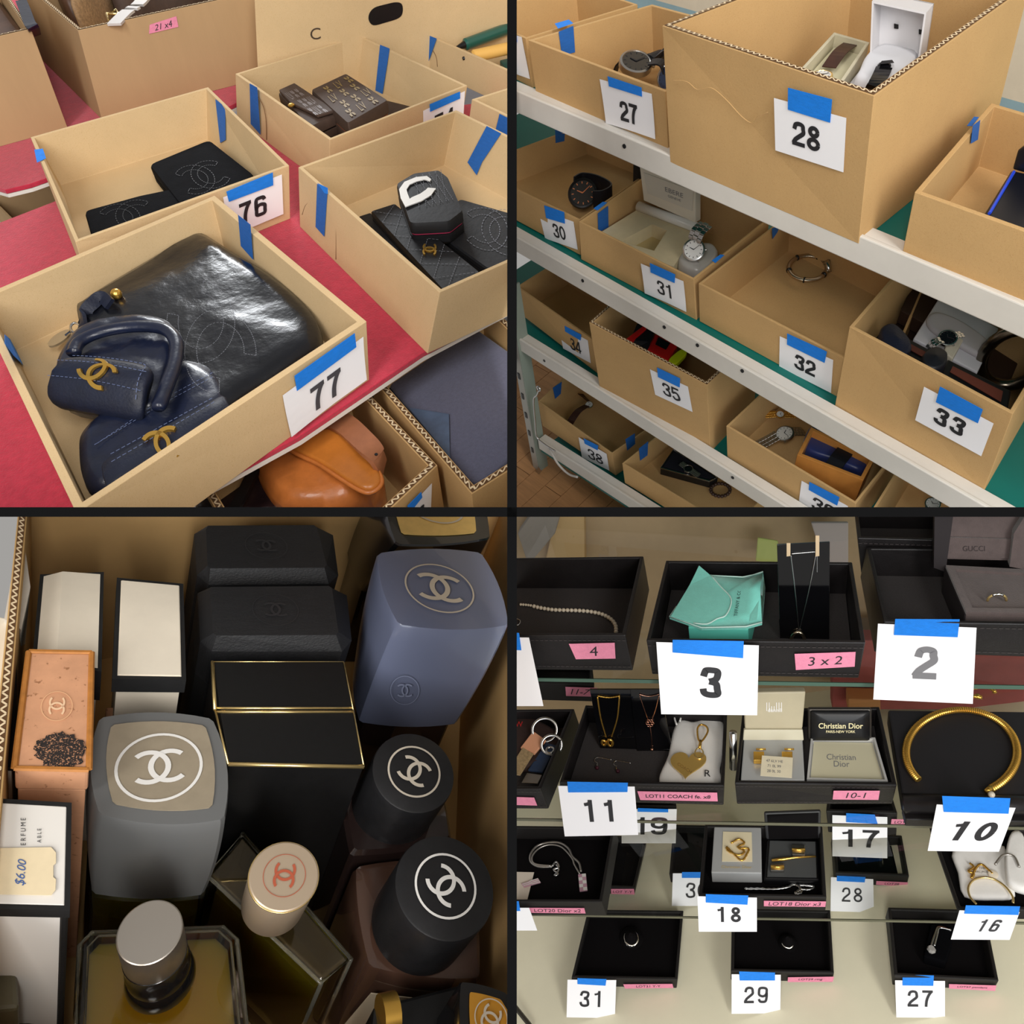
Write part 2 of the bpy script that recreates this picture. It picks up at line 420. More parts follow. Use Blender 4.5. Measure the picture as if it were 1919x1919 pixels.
def strip(T, plane, quad, m=None, lift=0.001, name='tape', txt=None, under=None, th=0.72, ink=None, shear=0.15, bold=0.0, tk=0.0004):
    q = T.q; plane = faced(q, plane); P = [q.pl(p, plane, lift) for p in quad]
    mb = MB(); mb.hexa(P, [p + plane[1] * tk for p in P]) if len(P) == 4 else mb.prism(P, plane[1] * tk)
    o = T.part(name, mb, m or TAPE_D, under)
    if txt and o:
        mp = quadmap(P, 0); asp = (dist(P[0], P[1]) + dist(P[2], P[3])) / (dist(P[0], P[3]) + dist(P[1], P[2]))
        n = plane[1]; mp2 = lambda s, t: mp(s, t) + n * (tk + 0.0004)
        sh = glyphs(txt, bold, shear); wd = max(v[0] for v in sh[0]) - min(v[0] for v in sh[0]); ht = max(v[1] for v in sh[0])
        size = min(th, 0.86 * asp / wd * ht)
        T.part('lettering', flat(mp2, sh, (0.5, 0.5), size, asp, fit='h'), ink or INK, o, recalc=False)
    return o
def emblem(T, mp, asp, at, size, m, rot=0.0, shape=None, under=None, name='emblem', lift=0.0):
    return T.part(name, flat(mp, shape or cc(), at, size, asp, rot), m, under, recalc=False)
def solid_print(T, mp, asp, at, size, m, rot, shape, name, under=None, th=0.002, **k):
    """a flat shape given thickness along the surface normal"""
    mb = flat(mp, shape, at, size, asp, rot)
    n = (mp(1, 0) - mp(0, 0)).cross(mp(0, 1) - mp(0, 0)).normalized()
    if n.dot(T.q.eye - mp(0.5, 0.5)) < 0: n = -n
    N_ = len(mb.v); fs = list(mb.f); edge = {}
    for f in fs:
        for i in range(len(f)):
            e = (f[i], f[(i + 1) % len(f)]); edge[e] = 1
    b = [e for e in edge if (e[1], e[0]) not in edge]
    mb.v = [p - n * 0.0004 for p in mb.v] + [p + n * th for p in mb.v]
    mb.f = [f[::-1] for f in fs] + [tuple(i + N_ for i in f) for f in fs] + [(e[0], e[1], e[1] + N_, e[0] + N_) for e in b]
    return T.part(name, mb, m, under, **k)

# ------------------------------------------------------------------ open box from its rim corners (a back left, b back right, c front right, d front left)
class Carton:
    def __init__(s, q, name, label, cat, rim, low, z0=0.0, m=None, t=0.005, group=None, H=None, flute=False, bevel=0.0008, inner=None, floor=0.0, body='box_body', drop=None):
        s.q = q; hs = []
        for k, p in low.items():
            hs.append(q.rise(q.h(p, z0), rim[k]))
        s.H = H if H else sum(hs) / len(hs)
        R = [q.h(p, z0 + s.H) for p in rim]
        offs = [q.h(p, z0) - R[k] for k, p in low.items()]
        mo = sum(offs, Vector()) / len(offs) if offs else Vector((0, 0, -s.H))
        B = [q.h(low[k], z0) if k in low else Vector((R[k].x + mo.x, R[k].y + mo.y, z0)) for k in range(4)]
        s.R, s.B, s.t, s.z0 = R, B, t, z0
        c = sum(B, Vector()) / 4
        s.T = Thing(q, name, label, cat, (c.x, c.y, z0), group)
        fl = z0 + t + floor
        def at_z(i, z):
            k = (z - z0) / s.H; return B[i] * (1 - k) + R[i] * k
        IR = inset(R, t); IB = inset([at_z(i, fl) for i in range(4)], t)
        s.IR, s.IB = IR, IB
        mb = MB(); mb.add(B + R + IR + IB, [(3, 2, 1, 0), (12, 13, 14, 15)] +
            [(i, (i + 1) % 4, 4 + (i + 1) % 4, 4 + i) for i in range(4)] + [(4 + i, 4 + (i + 1) % 4, 8 + (i + 1) % 4, 8 + i) for i in range(4)] +
            [(8 + i, 8 + (i + 1) % 4, 12 + (i + 1) % 4, 12 + i) for i in range(4)])
        s.m = m or CARD1
        s.body = s.T.part(body, mb, s.m, bevel=bevel, seg=2)
        if flute: s.flutes()
    def wall(s, k, inner=False):
        """plane of wall k (0 back, 1 right, 2 front, 3 left)"""
        j = (k + 1) % 4
        if inner: return planeof(s.IB[k], s.IB[j], s.IR[k])
        return planeof(s.B[k], s.B[j], s.R[k])
    def floor(s): return (s.IB[0], Vector((0, 0, 1)))
    def flutes(s):
        q = s.q; up = Vector((0, 0, 1))
        gap = MB(); zig = MB()
        for k in range(4):
            a, b, c, d = s.R[k], s.R[(k + 1) % 4], s.IR[(k + 1) % 4], s.IR[k]
            L = (b - a).length; n = max(8, int(L / 0.0105)); z = up * 0.0006
            lerp = lambda x, y, t_: x * (1 - t_) + y * t_
            o = [lerp(a, d, 0.16), lerp(b, c, 0.16), lerp(b, c, 0.84), lerp(a, d, 0.84)]
            gap.add([p + z for p in o], [(0, 1, 2, 3)])
            pts = []
            for i in range(2 * n + 1):
                t_ = i / (2 * n); pts.append(lerp(lerp(a, b, t_), lerp(d, c, t_), 0.22 if i % 2 else 0.78) + up * 0.0012)
            dr = (b - a).normalized() * (L / n * 0.13)
            for i in range(2 * n): zig.add([pts[i] - dr, pts[i] + dr, pts[i + 1] + dr, pts[i + 1] - dr], [(0, 1, 2, 3)])
        s.T.part('corrugated_edge', gap, FLUTE_D, kind='stuff', recalc=False)
        s.T.part('corrugated_flute', zig, FLUTE, kind='stuff', recalc=False)

def pillow(q, out_px, z0, th, per=5, puff=0.0, closed=True, low=0.85, tilt=None, rnd=0.12, wrinkle=0.0, wfreq=22.0):
    """soft flat body whose outline in the picture is out_px; returns (MB, top plane z)"""
    P = [q.h(p, z0 + th * 0.5) for p in out_px]
    S = smooth_poly(P, per) if per > 1 else P
    c = sum(S, Vector()) / len(S)
    def ring(k, z):
        o = []
        for p in S:
            d = c + (p - c) * k; o.append(Vector((d.x, d.y, z0 + z * th)))
        return o
    R_ = [ring(1 - rnd * .8, 0.0), ring(1 - rnd * .2, 0.12), ring(1.0, 0.5), ring(1 - rnd * .22, 0.85)]
    for i in range(9):
        k = (1 - rnd) * (1 - i / 8.4); r = ring(k, 0.985 + puff * (i / 8))
        if wrinkle:
            e = wrinkle * (0.35 + 0.65 * max(0, 1 - i / 4)) * (1 if i else .4)
            r = [p + Vector((0, 0, (noise.noise(p * wfreq) * 1.0 + noise.noise(p * wfreq * 2.3) * .5) * e)) for p in r]
        R_.append(r)
    mb = MB(); mb.loft(R_)
    return mb, z0 + th
def slab(q, out_px, z0, th, ref='top'):
    z = z0 + th if ref == 'top' else z0
    P = [q.h(p, z) for p in out_px]
    if ref == 'top': P = [Vector((p.x, p.y, z0)) for p in P]
    return MB().prism(P, (0, 0, th))
def plank(q, top_px, z0, th):
    return slab(q, top_px, z0, th)
def block(q, quad, z0, z1, low=None):
    """block with the top face's corners seen at quad; low: the corners seen at the bottom"""
    R = [q.h(p, z1) for p in quad]
    B = [q.h(p, z0) for p in low] if low else [Vector((p.x, p.y, z0)) for p in R]
    return MB().hexa(B, R), R, B
def stitches(T, pts, m, under=None, name='stitching', dash=0.006, w=0.0009, lift=0.0006, up=Vector((0, 0, 1))):
    """a dashed line of thread along 3-D points"""
    mb = MB()
    for a, b in zip(pts[:-1], pts[1:]):
        a, b = Vector(a), Vector(b); L = (b - a).length
        if L < 1e-6: continue
        n = max(1, round(L / dash)); d = (b - a) / n; sd = d.cross(up).normalized() * w / 2
        for i in range(n):
            p = a + d * (i + 0.15) + up * lift; r = a + d * (i + 0.8) + up * lift
            mb.add([p - sd, r - sd, r + sd, p + sd], [(0, 1, 2, 3)])
    return T.part(name, mb, m, under, kind='stuff', recalc=False)

# ------------------------------------------------------------------ the panels that divide the four bays (seen edge-on from here)
PANEL = mat('panel_grey', (206, 202, 196), 0.8)
class Flat:                                                    # camera-aligned helper frame for the panels
    pass
def panel(name, size, m):
    """upright or sloping board that holds the viewing axis"""
    d0, d1 = 0.56, 1.0
    mb = MB(); W = 0.74
    C2W = Matrix((RIGHT, DOWN, FWD)).transposed()
    def pt(x, y, z): return CAM + C2W @ Vector((x, y, z))
    if size == 'v': c = [(-HALF, -W, d0), (HALF, -W, d0), (HALF, W, d0), (-HALF, W, d0), (-HALF, -W, d1), (HALF, -W, d1), (HALF, W, d1), (-HALF, W, d1)]
    else: c = [(-W, -HALF, d0), (W, -HALF, d0), (W, HALF, d0), (-W, HALF, d0), (-W, -HALF, d1), (W, -HALF, d1), (W, HALF, d1), (-W, HALF, d1)]
    vs = [pt(*x) for x in c]
    me = bpy.data.meshes.new(name); me.from_pydata(vs, [], [(0, 1, 2, 3), (7, 6, 5, 4), (0, 4, 5, 1), (1, 5, 6, 2), (2, 6, 7, 3), (3, 7, 4, 0)])
    me.materials.append(m); me.materials.append(MATTE)
    me.polygons[0].material_index = 1
    o = bpy.data.objects.new(name, me); COL.objects.link(o); o['kind'] = 'structure'
panel('wall_divider_upright', 'v', PANEL)
panel('wall_divider_sloping', 'h', PANEL)
# =================================================================== bay 1: wallets and bags in cartons on a red cloth
q = Q1
GREYF = mat('floor_grey', (176, 172, 176), 0.7, var=0.08, vscale=8)
WTOP = mat('table_edge_white', (222, 214, 206), 0.6)
LOW = -0.16                                                   # the lower surface in front of the table
struct(q, 'floor', MB().prism([Vector(x) for x in ((-1.6, -1.3, LOW - 0.62), (2.2, -1.3, LOW - 0.62), (2.2, 2.6, LOW - 0.62), (-1.6, 2.6, LOW - 0.62))], (0, 0, -0.05)), GREYF)
def table(name, px, label, edge):
    P = [q.h(p, 0.0) for p in px]; c = sum(P, Vector()) / len(P)
    T = Thing(q, name, label, 'table', (c.x, c.y, -0.03))
    T.part('table_top', MB().prism([p + Vector((0, 0, -0.008)) for p in P], (0, 0, -0.006)), WTOP)
    T.part('red_cloth', MB().prism(P, (0, 0, -0.0075)), RED, bevel=0.001)
    return T
table('display_table', [(-60, 440), (100, 378), (400, 240), (400, 270), (1100, 160), (1250, 420), (792, 661), (560, 818), (300, 960), (-60, 960)], 'display table under a red felt cloth carrying the cardboard trays of wallets', True)
table('display_table', [(-80, 330), (9, 356), (55, 345), (92, 332), (400, 214), (1000, -80), (700, -260), (100, -120), (-200, 60)], 'rear display table with red cloth beneath the two deep cartons of handbags', True)
# ---- the trays
def tray(label, rim, low, m=CARD1, z0=0.0, name='cardboard_tray', cat='box', **k):
    return Carton(q, name, label, cat, rim, low, z0, m, group='open cardboard trays', **k)
b77 = tray('open cardboard tray numbered 77 holding a big black pouch and two navy purses', [(-48, 560), (402, 366), (687, 602), (143, 962)], {0: (18, 668), 2: (692, 712)}, t=0.009)
card(b77.T, b77.wall(2), [(528, 740), (679, 630), (682, 708), (541, 815)], '77', [(548, 702), (661, 622), (664, 648), (553, 730)], h=0.56, at=(0.49, 0.44), gap=0.66, bold=0.025, ink=mat('ink_soft', (72, 72, 78), 0.6), curl=0.004)
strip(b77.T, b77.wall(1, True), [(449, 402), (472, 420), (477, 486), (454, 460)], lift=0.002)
strip(b77.T, b77.wall(3, True), [(5, 628), (20, 640), (42, 682), (52, 696), (22, 668), (5, 646)], TAPE, lift=0.002)
b76 = tray('open cardboard tray numbered 76 holding two black wallets', [(57, 257), (390, 163), (542, 310), (141, 453)], {0: (110, 352), 1: (392, 264), 2: (544, 410)}, t=0.0055)
card(b76.T, b76.wall(2), [(417, 369), (527, 326), (530, 400), (430, 442)], '76', [(422, 357), (509, 321), (510, 345), (427, 376)], h=0.50, at=(0.46, 0.45), gap=0.66)
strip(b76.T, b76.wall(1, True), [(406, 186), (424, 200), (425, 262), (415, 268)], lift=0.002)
strip(b76.T, (b76.R[0], Vector((0, 0, 1))), [(65, 282), (81, 280), (87, 298), (70, 306)], TAPE, lift=0.001)
b74 = tray('open cardboard tray numbered 74 holding brown monogram wallets', [(441, 138), (675, 66), (876, 160), (618, 262)], {1: (667, 152), 3: (616, 352)}, t=0.0055)
card(b74.T, b74.wall(2), [(792, 207), (870, 170), (866, 240), (793, 282)], '74', [(803, 194), (860, 170), (860, 183), (804, 208)], h=0.46, at=(0.5, 0.52), gap=0.68)
strip(b74.T, b74.wall(1, True), [(714, 84), (732, 91), (718, 178), (705, 170)], lift=0.002)
strip(b74.T, b74.wall(3), [(470, 156), (484, 164), (490, 252), (472, 232)], lift=0.002)
b75 = tray('open cardboard tray beside the divider holding quilted wallets and a white-emblem purse', [(559, 313), (855, 206), (1208, 377), (824, 548)], {0: (562, 425), 1: (832, 312), 3: (801, 663)}, t=0.0055)
strip(b75.T, b75.wall(1, True), [(914, 236), (941, 250), (905, 304), (895, 328), (878, 304)], lift=0.002)
strip(b75.T, b75.wall(3), [(597, 344), (616, 362), (610, 443), (594, 425)], lift=0.002)
strip(b75.T, b75.wall(3), [(612, 362), (618, 363), (618, 352), (599, 343)], TAPE, lift=0.003)
b73 = tray('open cardboard tray behind the wallets holding green and yellow cases', [(758, 48), (940, 6), (1190, 110), (960, 136)], {0: (756, 108)}, t=0.006)
strip(b73.T, b73.wall(3), [(802, 65), (820, 72), (803, 120), (788, 112)], lift=0.002)
b72 = tray('small open cardboard tray at the divider with its corner taped blue', [(884, 186), (1100, 118), (1300, 230), (1040, 260)], {0: (874, 262)}, t=0.0055)
strip(b72.T, b72.wall(3), [(938, 213), (952, 220), (952, 262), (930, 246)], lift=0.002)
# ---- deep cartons behind
big = Carton(q, 'deep_carton', 'deep corrugated carton marked 21 x4 packed with brown handbags', 'box', [(18, -52), (380, -160), (520, -24), (146, 57)], {3: (191, 224)}, 0.0, CARD3, t=0.008, flute=True)
strip(big.T, big.wall(2), [(280, 46), (330, 30), (334, 50), (279, 63)], PINK, name='pink_tape', txt='21 x4', th=0.62, shear=0.1)
left = Carton(q, 'deep_carton', 'deep corrugated carton cut by the outer edge of the picture, black strap over its rim', 'box', [(-260, 40), (-12, -50), (58, 54), (-190, 110)], {2: (127, 240)}, 0.0, CARD3, t=0.007, flute=True)
carC = Carton(q, 'storage_carton', 'large plain carton marked with a letter C and an oval hand hole', 'box', [(520, -220), (1060, -330), (1130, -105), (477, 0)], {3: (486, 192)}, 0.0, CARD1, t=0.007)
cp = faced(q, carC.wall(2))
PC = [q.pl(p, cp, 0.0008) for p in ((582, 52), (599, 50), (600, 74), (583, 76))]
carC.T.part('letter', flat(quadmap(PC), glyphs('C', 0.0), (0.5, 0.5), 0.9, 0.7, fit='h'), mat('ink_brown', (70, 54, 40), 0.7), recalc=False)
hole = [q.pl(p, cp, 0.001) for p in smooth_poly([Vector(p) for p in ((691, 38), (692, 25), (702, 14), (722, 8), (742, 4), (753, 8), (754, 24), (746, 34), (722, 42), (700, 47))], 4)]
carC.T.part('hand_hole', MB().prism(hole, -cp[1] * 0.0005), DARK)
# ---- inside the big carton
fz = big.B[3].z + big.H
def bagtop(px, z, th, m, label, name='handbag'):
    mb, _ = pillow(q, px, z - th, th, 4, 0.05); return solo(q, name, mb, m, label, 'bag', smooth='all')
BROWNL = mat('leather_brown_dark', (84, 58, 44), 0.45, var=0.2, vscale=30, bump=0.3, bscale=60)
MONO = mat('canvas_monogram', (70, 53, 44), 0.7, var=0.2, vscale=40, bump=0.15, bscale=300)
WEAVE = mat('canvas_tan_weave', (150, 120, 86), 0.7, var=0.35, vscale=180, bump=0.3, bscale=300)
bagtop([(100, -40), (200, -70), (196, 2), (148, 50), (120, 22)], fz - 0.02, 0.12, BROWNL, 'dark brown leather bag inside the carton marked 21 x4')
bagtop([(196, -20), (232, -30), (196, 26), (166, 52), (152, 50)], fz - 0.006, 0.12, WEAVE, 'tan woven bag squeezed in the middle of the carton marked 21 x4')
bagtop([(240, -20), (330, -60), (420, -40), (372, 4), (300, 20), (222, 38)], fz - 0.03, 0.12, MONO, 'brown monogram bag by the front wall of the carton marked 21 x4')
Tb = Thing(q, 'metal_buckle', 'bright gold buckle lying among the bags of the carton marked 21 x4', 'buckle', q.h((208, 32), fz - 0.005))
P = [q.h(p, fz - 0.002) for p in ((200, 26), (218, 19), (222, 26), (204, 42))]
Tb.part('buckle_frame', MB().tube(P, 0.0028, 8, closed=True), GOLD_P, smooth='all'); Tb.part('prong', MB().tube([P[0], P[2]], 0.0016, 6), GOLD_P, smooth='all')
solo(q, 'shoulder_strap', MB().ribbon(curve([q.h(p, fz + 0.0) for p in ((214, 46), (236, 24), (262, 6), (280, -20))], 5), (0.7, 0.6, 0), 0.026, 0.004), mat('leather_pale', (196, 190, 186), 0.5), 'pale strap crossing the brown bags in the marked carton', 'strap', smooth=True)
solo(q, 'handbag', MB().loft([[q.h(p, z) for p in ((-120, 20), (-20, -20), (44, 58), (-100, 100))] for z in (left.B[2].z + 0.02, left.B[2].z + left.H - 0.03)]), BROWNL, 'dark bag packed inside the carton cut by the outer edge', 'bag', bevel=0.01)
lz = left.B[2].z + left.H
solo(q, 'bag_strap', MB().ribbon(curve([q.h(p, lz + 0.004) for p in ((40, 2), (48, 22), (56, 44), (62, 52))] + [q.h((66, 66), lz - 0.03)], 5), (1, 0.2, 0), 0.02, 0.004), NAVY, 'black strap hanging over the rim of the outer carton', 'strap', smooth=True)
# ---- the gap between the tables: a small carton on the floor below
low1 = Carton(q, 'small_carton', 'small carton standing on the floor in the gap between the tables', 'box', [(-20, 372), (130, 326), (190, 380), (20, 412)], {3: (60, 500)}, -0.32, CARD3, t=0.006)
# ---- tray 77: pouch
z77 = b77.B[2].z + 0.012
Tp = Thing(q, 'leather_pouch', 'large glossy black leather pouch with a stitched emblem in tray 77', 'bag', q.h((390, 640), z77))
out = [(150, 600), (165, 578), (215, 545), (290, 500), (358, 458), (385, 452), (440, 486), (520, 535), (592, 602), (604, 655), (570, 690), (470, 757), (380, 820), (250, 830), (180, 700)]
mb, zt = pillow(q, out, z77, 0.045, 5, 0.04, rnd=0.10, wrinkle=0.007, wfreq=16)
body = Tp.part('pouch_body', mb, BLACK_G, smooth='all')
mp = quadmap([q.h(p, zt + 0.002) for p in ((330, 560), (440, 540), (500, 650), (370, 690))])
pl_em = [q.h(p, zt + 0.009) for p in ((352, 548), (462, 588), (444, 700), (322, 676))]
mpe = quadmap(pl_em)
def outline_cc(T, mp, asp, at, size, m, rot, under, w=0.20, dx=0.27, r=0.5, op=42, dash=0.0055, th=0.0007):
    c_, s_ = math.cos(rot), math.sin(rot); mb = MB()
    def to(x, y): return mp(at[0] + (x * c_ - y * s_) * size / asp, at[1] + (x * s_ + y * c_) * size)
    for sx in (-1, 1):
        pts = []
        for rr, rev in ((r - w / 2, 0), (r + w / 2, 1)):
            A = [op + (360 - 2 * op) * i / 30 for i in range(31)]
            if rev: A = A[::-1]
            pts += [(sx * -1 * -0 + (dx + math.cos(math.radians(a)) * rr) * (1 if sx < 0 else -1), math.sin(math.radians(a)) * rr) for a in A]
        pts.append(pts[0]); P3 = [to(*p) for p in pts]
        for a, b in zip(P3[:-1], P3[1:]):
            if (b - a).length < 1e-6: continue
            L = (b - a).length; n = max(1, round(L / dash)); d = (b - a) / n; sd = d.cross(Vector((0, 0, 1))).normalized() * th / 2
            for i in range(n): mb.add([a + d * (i + .1) - sd, a + d * (i + .75) - sd, a + d * (i + .75) + sd, a + d * (i + .1) + sd], [(0, 1, 2, 3)])
    return T.part('stitched_emblem', mb, m, under, kind='stuff', recalc=False)
outline_cc(Tp, mpe, 1.15, (0.5, 0.48), 1.05, THREAD_L, math.radians(-38), None, dash=0.004)
# clasp frame, gold ball, strap loop, tag
edge = [q.h(p, z77 + 0.036) for p in ((152, 606), (170, 580), (215, 549), (290, 504), (360, 460))]
Tp.part('frame_bar', MB().tube(curve(edge, 5), 0.004, 8), BLACK, smooth='all')
Tp.part('clasp_ball', MB().ball(q.h((218, 551), z77 + 0.05), 0.0075, 12), GOLD, smooth='all')
Tp.part('strap_loop', MB().ribbon(curve([q.h(p, z77 + z) for p, z in (((206, 570), .05), ((190, 557), .052), (((170), 572), .05), ((158, 590), .045), ((155, 612), .04), ((160, 624), .036))], 5), [Vector((0.6, 0.6, 0.5))] * 26, 0.016, 0.005), NAVY_M, smooth=True)
Tp.part('chain_ring', MB().tube([q.h((141 + 9 * math.cos(a), 614 + 9 * math.sin(a)), z77 + 0.03) for a in [i * math.pi / 8 for i in range(16)]], 0.0018, 6, closed=True), SILVER, smooth='all')
cpt = q.h((113, 636), z77 + 0.012)
Tp.part('oval_charm', MB().loft([[cpt + Vector((0.014 * math.cos(a) * 1.15 + 0.004 * math.sin(a), 0.012 * math.sin(a) + 0.004 * math.cos(a), z)) for a in [i * math.pi / 12 for i in range(24)]] for z in (0, 0.003)]), SILVER, smooth=True)
Tp.part('charm_link', MB().tube([q.h((132, 622), z77 + .025), q.h((124, 628), z77 + .018)], 0.002, 6), SILVER)
# navy purse with gold emblem, flap half open
Tn = Thing(q, 'navy_purse', 'navy leather purse with gold emblem lying open on the black pouch', 'purse', q.h((190, 730), z77))
mb, zb = pillow(q, [(128, 660), (150, 630), (190, 612), (260, 602), (318, 612), (338, 640), (330, 690), (312, 742), (290, 778), (220, 780), (120, 760), (112, 700)], z77 + 0.02, 0.035, 4, 0.0, wrinkle=0.006, wfreq=40)
Tn.part('purse_body', mb, NAVY, smooth='all')
mb, _ = pillow(q, [(137, 640), (178, 618), (250, 608), (310, 612), (334, 632), (332, 668), (316, 700), (300, 694), (302, 660), (260, 664), (220, 660), (150, 668)], z77 + 0.05, 0.022, 4, 0.0, rnd=0.2)
Tn.part('frame_roll', MB().tube(curve([q.h(p, z77 + 0.066) for p in ((138, 662), (150, 640), (190, 622), (250, 612), (306, 616), (330, 640), (328, 680), (314, 720), (296, 766))], 6), [0.009] + [0.0085] * 47 + [0.007], 10, flat=0.8), NAVY, smooth='all')
fl = [q.h(p, z77 + z) for p, z in (((128, 672), .078), ((292, 690), .082), ((268, 790), .052), ((86, 754), .052))]
mb = MB(); nn = 10
def flapz(s, t): return quadmap(fl)(s, t) + Vector((0, 0, 0.012 * math.sin(math.pi * t) + 0.004 * math.sin(math.pi * s)))
S2 = []
for k in range(40):
    a = 2 * math.pi * k / 40; x, y = math.cos(a), math.sin(a); e = 0.28
    S2.append((0.5 + 0.5 * math.copysign(abs(x) ** e, x), 0.5 + 0.5 * math.copysign(abs(y) ** e, y)))
rings = []
for kk, dz in ((0.96, -0.012), (1.0, -0.006), (1.0, 0.0), (0.97, 0.003), (0.8, 0.004), (0.5, 0.004), (0.2, 0.004)):
    rings.append([flapz(0.5 + (s - 0.5) * kk, 0.5 + (t - 0.5) * kk) + Vector((0, 0, dz)) for s, t in S2])
flap = Tn.part('flap', MB().loft(rings), NAVY_M, smooth='all')
mpf = lambda s, t: flapz(s, t) + Vector((0, 0, 0.0055))
for t_ in (0.36, 0.74): stitches(Tn, [mpf(s / 10, t_) for s in range(0, 11)], THREAD, flap)
stitches(Tn, [mpf(s / 10, 0.95) for s in range(1, 10)] + [mpf(0.95, 0.9 - t / 10) for t in range(0, 8)], THREAD, flap)
solid_print(Tn, mpf, 1.75, (0.53, 0.55), 0.46, GOLD, math.radians(-28), cc(0.15), 'gold_emblem', flap, 0.003, smooth=True)
# second navy purse
Tn2 = Thing(q, 'navy_purse', 'creased navy leather purse with gold emblem tucked behind the front wall of tray 77', 'purse', q.h((300, 840), z77))
mb, zb = pillow(q, [(156, 860), (165, 825), (205, 790), (270, 770), (320, 720), (350, 690), (400, 700), (430, 738), (434, 775), (380, 822), (300, 876), (222, 928), (168, 925)], z77 + 0.004, 0.045, 5, 0.04, rnd=0.16, wrinkle=0.005, wfreq=30)
Tn2.part('purse_body', mb, NAVY, smooth='all')
fq = [q.h(p, z77 + 0.056) for p in ((190, 868), (420, 742), (440, 778), (205, 932))]
def flapz2(s, t): return quadmap(fq)(s, t) + Vector((0, 0, 0.006 * math.sin(math.pi * t)))
rings = []
for kk, dz in ((1.0, -0.008), (1.0, 0.0), (0.97, 0.003), (0.7, 0.004), (0.3, 0.004)):
    rings.append([flapz2(0.5 + (s - 0.5) * kk, 0.5 + (t - 0.5) * kk) + Vector((0, 0, dz)) for s, t in S2])
f2 = Tn2.part('flap', MB().loft(rings), NAVY_M, smooth='all')
mpf2 = lambda s, t: flapz2(s, t) + Vector((0, 0, 0.0058))
for t_ in (0.93, 0.60): stitches(Tn2, [mpf2(s / 12, t_) for s in range(1, 12)], THREAD, f2)
for o_ in (0.05, 0.09): stitches(Tn2, [q.h(p, z77 + 0.0505) for p in ((170 + 120 * o_, 838 - 60 * o_), (300, 770 - 200 * o_), (400, 716 - 200 * o_))], THREAD)
me_ = [q.h(p, z77 + 0.066) for p in ((272, 812), (330, 800), (340, 858), (282, 872))]
solid_print(Tn2, quadmap(me_), 1.0, (0.5, 0.5), 0.86, GOLD, math.radians(8), cc(0.15), 'gold_emblem', f2, 0.003, smooth=True)
# ---- tray 76: two black wallets
z76 = b76.B[2].z + 0.009
def wallet(name, label, px, z0, th, m, bev=0.006, **k):
    T = Thing(q, name, label, 'wallet', q.h(px[0], z0), k.get('group'))
    P = [q.h(p, z0 + th) for p in px]
    rr = []
    c = sum(P, Vector()) / len(P)
    S = []
    n = len(P)
    for i in range(n):                                       # round the corners
        a, b, d = P[i - 1], P[i], P[(i + 1) % n]; r = min((a - b).length, (d - b).length) * k.get('rc', 0.10)
        p0 = b + (a - b).normalized() * r; p1 = b + (d - b).normalized() * r
        for t_ in (0, .33, .67, 1): S.append(p0 * (1 - t_) ** 2 + b * 2 * t_ * (1 - t_) + p1 * t_ * t_)
    def ring(kk, z): return [Vector((c.x + (p.x - c.x) * kk, c.y + (p.y - c.y) * kk, z)) for p in S]
    half = z0 + th * 0.5
    e = 0.03
    T.part('back_cover', MB().loft([ring(1 - e, z0), ring(1, z0 + th * .12), ring(1, half - th * .06), ring(1 - e, half - th * .05)]), m, smooth=30)
    T.part('front_cover', MB().loft([ring(1 - e, half), ring(1, half + th * .05), ring(1, z0 + th * .86), ring(1 - e, z0 + th), ring(0.6, z0 + th * 1.02)]), m, smooth=30)
    T.part('lining', MB().loft([ring(0.96, half - th * .1), ring(0.96, half + th * .1)]), k.get('lining', DARK))
    return T, z0 + th * 1.02
W1, zt = wallet('black_wallet', 'larger matte black wallet lying at the right in tray 76', [(278, 308), (392, 261), (480, 330), (352, 402)], z76, 0.03, SUEDE)
outline_cc(W1, quadmap([q.h(p, zt + .001) for p in ((330, 320), (400, 300), (430, 340), (360, 365))]), 1.2, (0.5, 0.5), 0.95, mat('emboss_black', (25, 26, 32), 0.6), 0.0, None, dash=0.02, th=0.0012)
W2, zt = wallet('black_wallet', 'smaller matte black wallet at the front of tray 76', [(157, 395), (262, 366), (330, 352), (360, 420), (300, 465), (176, 462)], z76, 0.028, SUEDE)
outline_cc(W2, quadmap([q.h(p, zt + .001) for p in ((190, 392), (270, 374), (292, 420), (206, 440))]), 1.2, (0.5, 0.5), 0.95, mat('emboss_black', (25, 26, 32), 0.6), 0.0, None, dash=0.02, th=0.0012)
# ---- tray 74: monogram wallets
z74 = b74.B[3].z + 0.009
MG = mat('print_gold_brown', (136, 112, 66), 0.55); MGL = mat('print_grey_brown', (122, 112, 112), 0.5)
wb, _ = pillow(q, [(520, 225), (560, 190), (650, 180), (760, 200), (780, 216), (690, 258), (620, 266)], z74, 0.012, 3, 0)
solo(q, 'monogram_wallet', wb, MONO, 'dark wallet lying under the two monogram wallets in tray 74', 'wallet', smooth='all')
def monogram(T, quad, zt, rows, cols, m, under=None):
    mp = quadmap([q.h(p, zt + 0.0008) for p in quad])
    for r in range(rows):
        for c in range(cols):
            sh = [petal(), glyphs('LV', 0.0, 0.2), petal()][(r * 2 + c) % 3]
            T.part('printed_mark', flat(mp, sh, ((c + .5 + .25 * (r % 2)) / cols, (r + .5) / rows), 0.78 / rows, 1.5, fit='h'), m, under, recalc=False)
Wm1, zt = wallet('monogram_wallet', 'taller brown monogram wallet with tan inner edge in tray 74', [(582, 168), (648, 137), (728, 188), (652, 232)], z74 + 0.012, 0.045, MONO, lining=mat('leather_tan', (150, 92, 66), 0.5), rc=0.06)
monogram(Wm1, [(592, 168), (650, 141), (718, 188), (654, 224)], zt, 4, 3, MG)
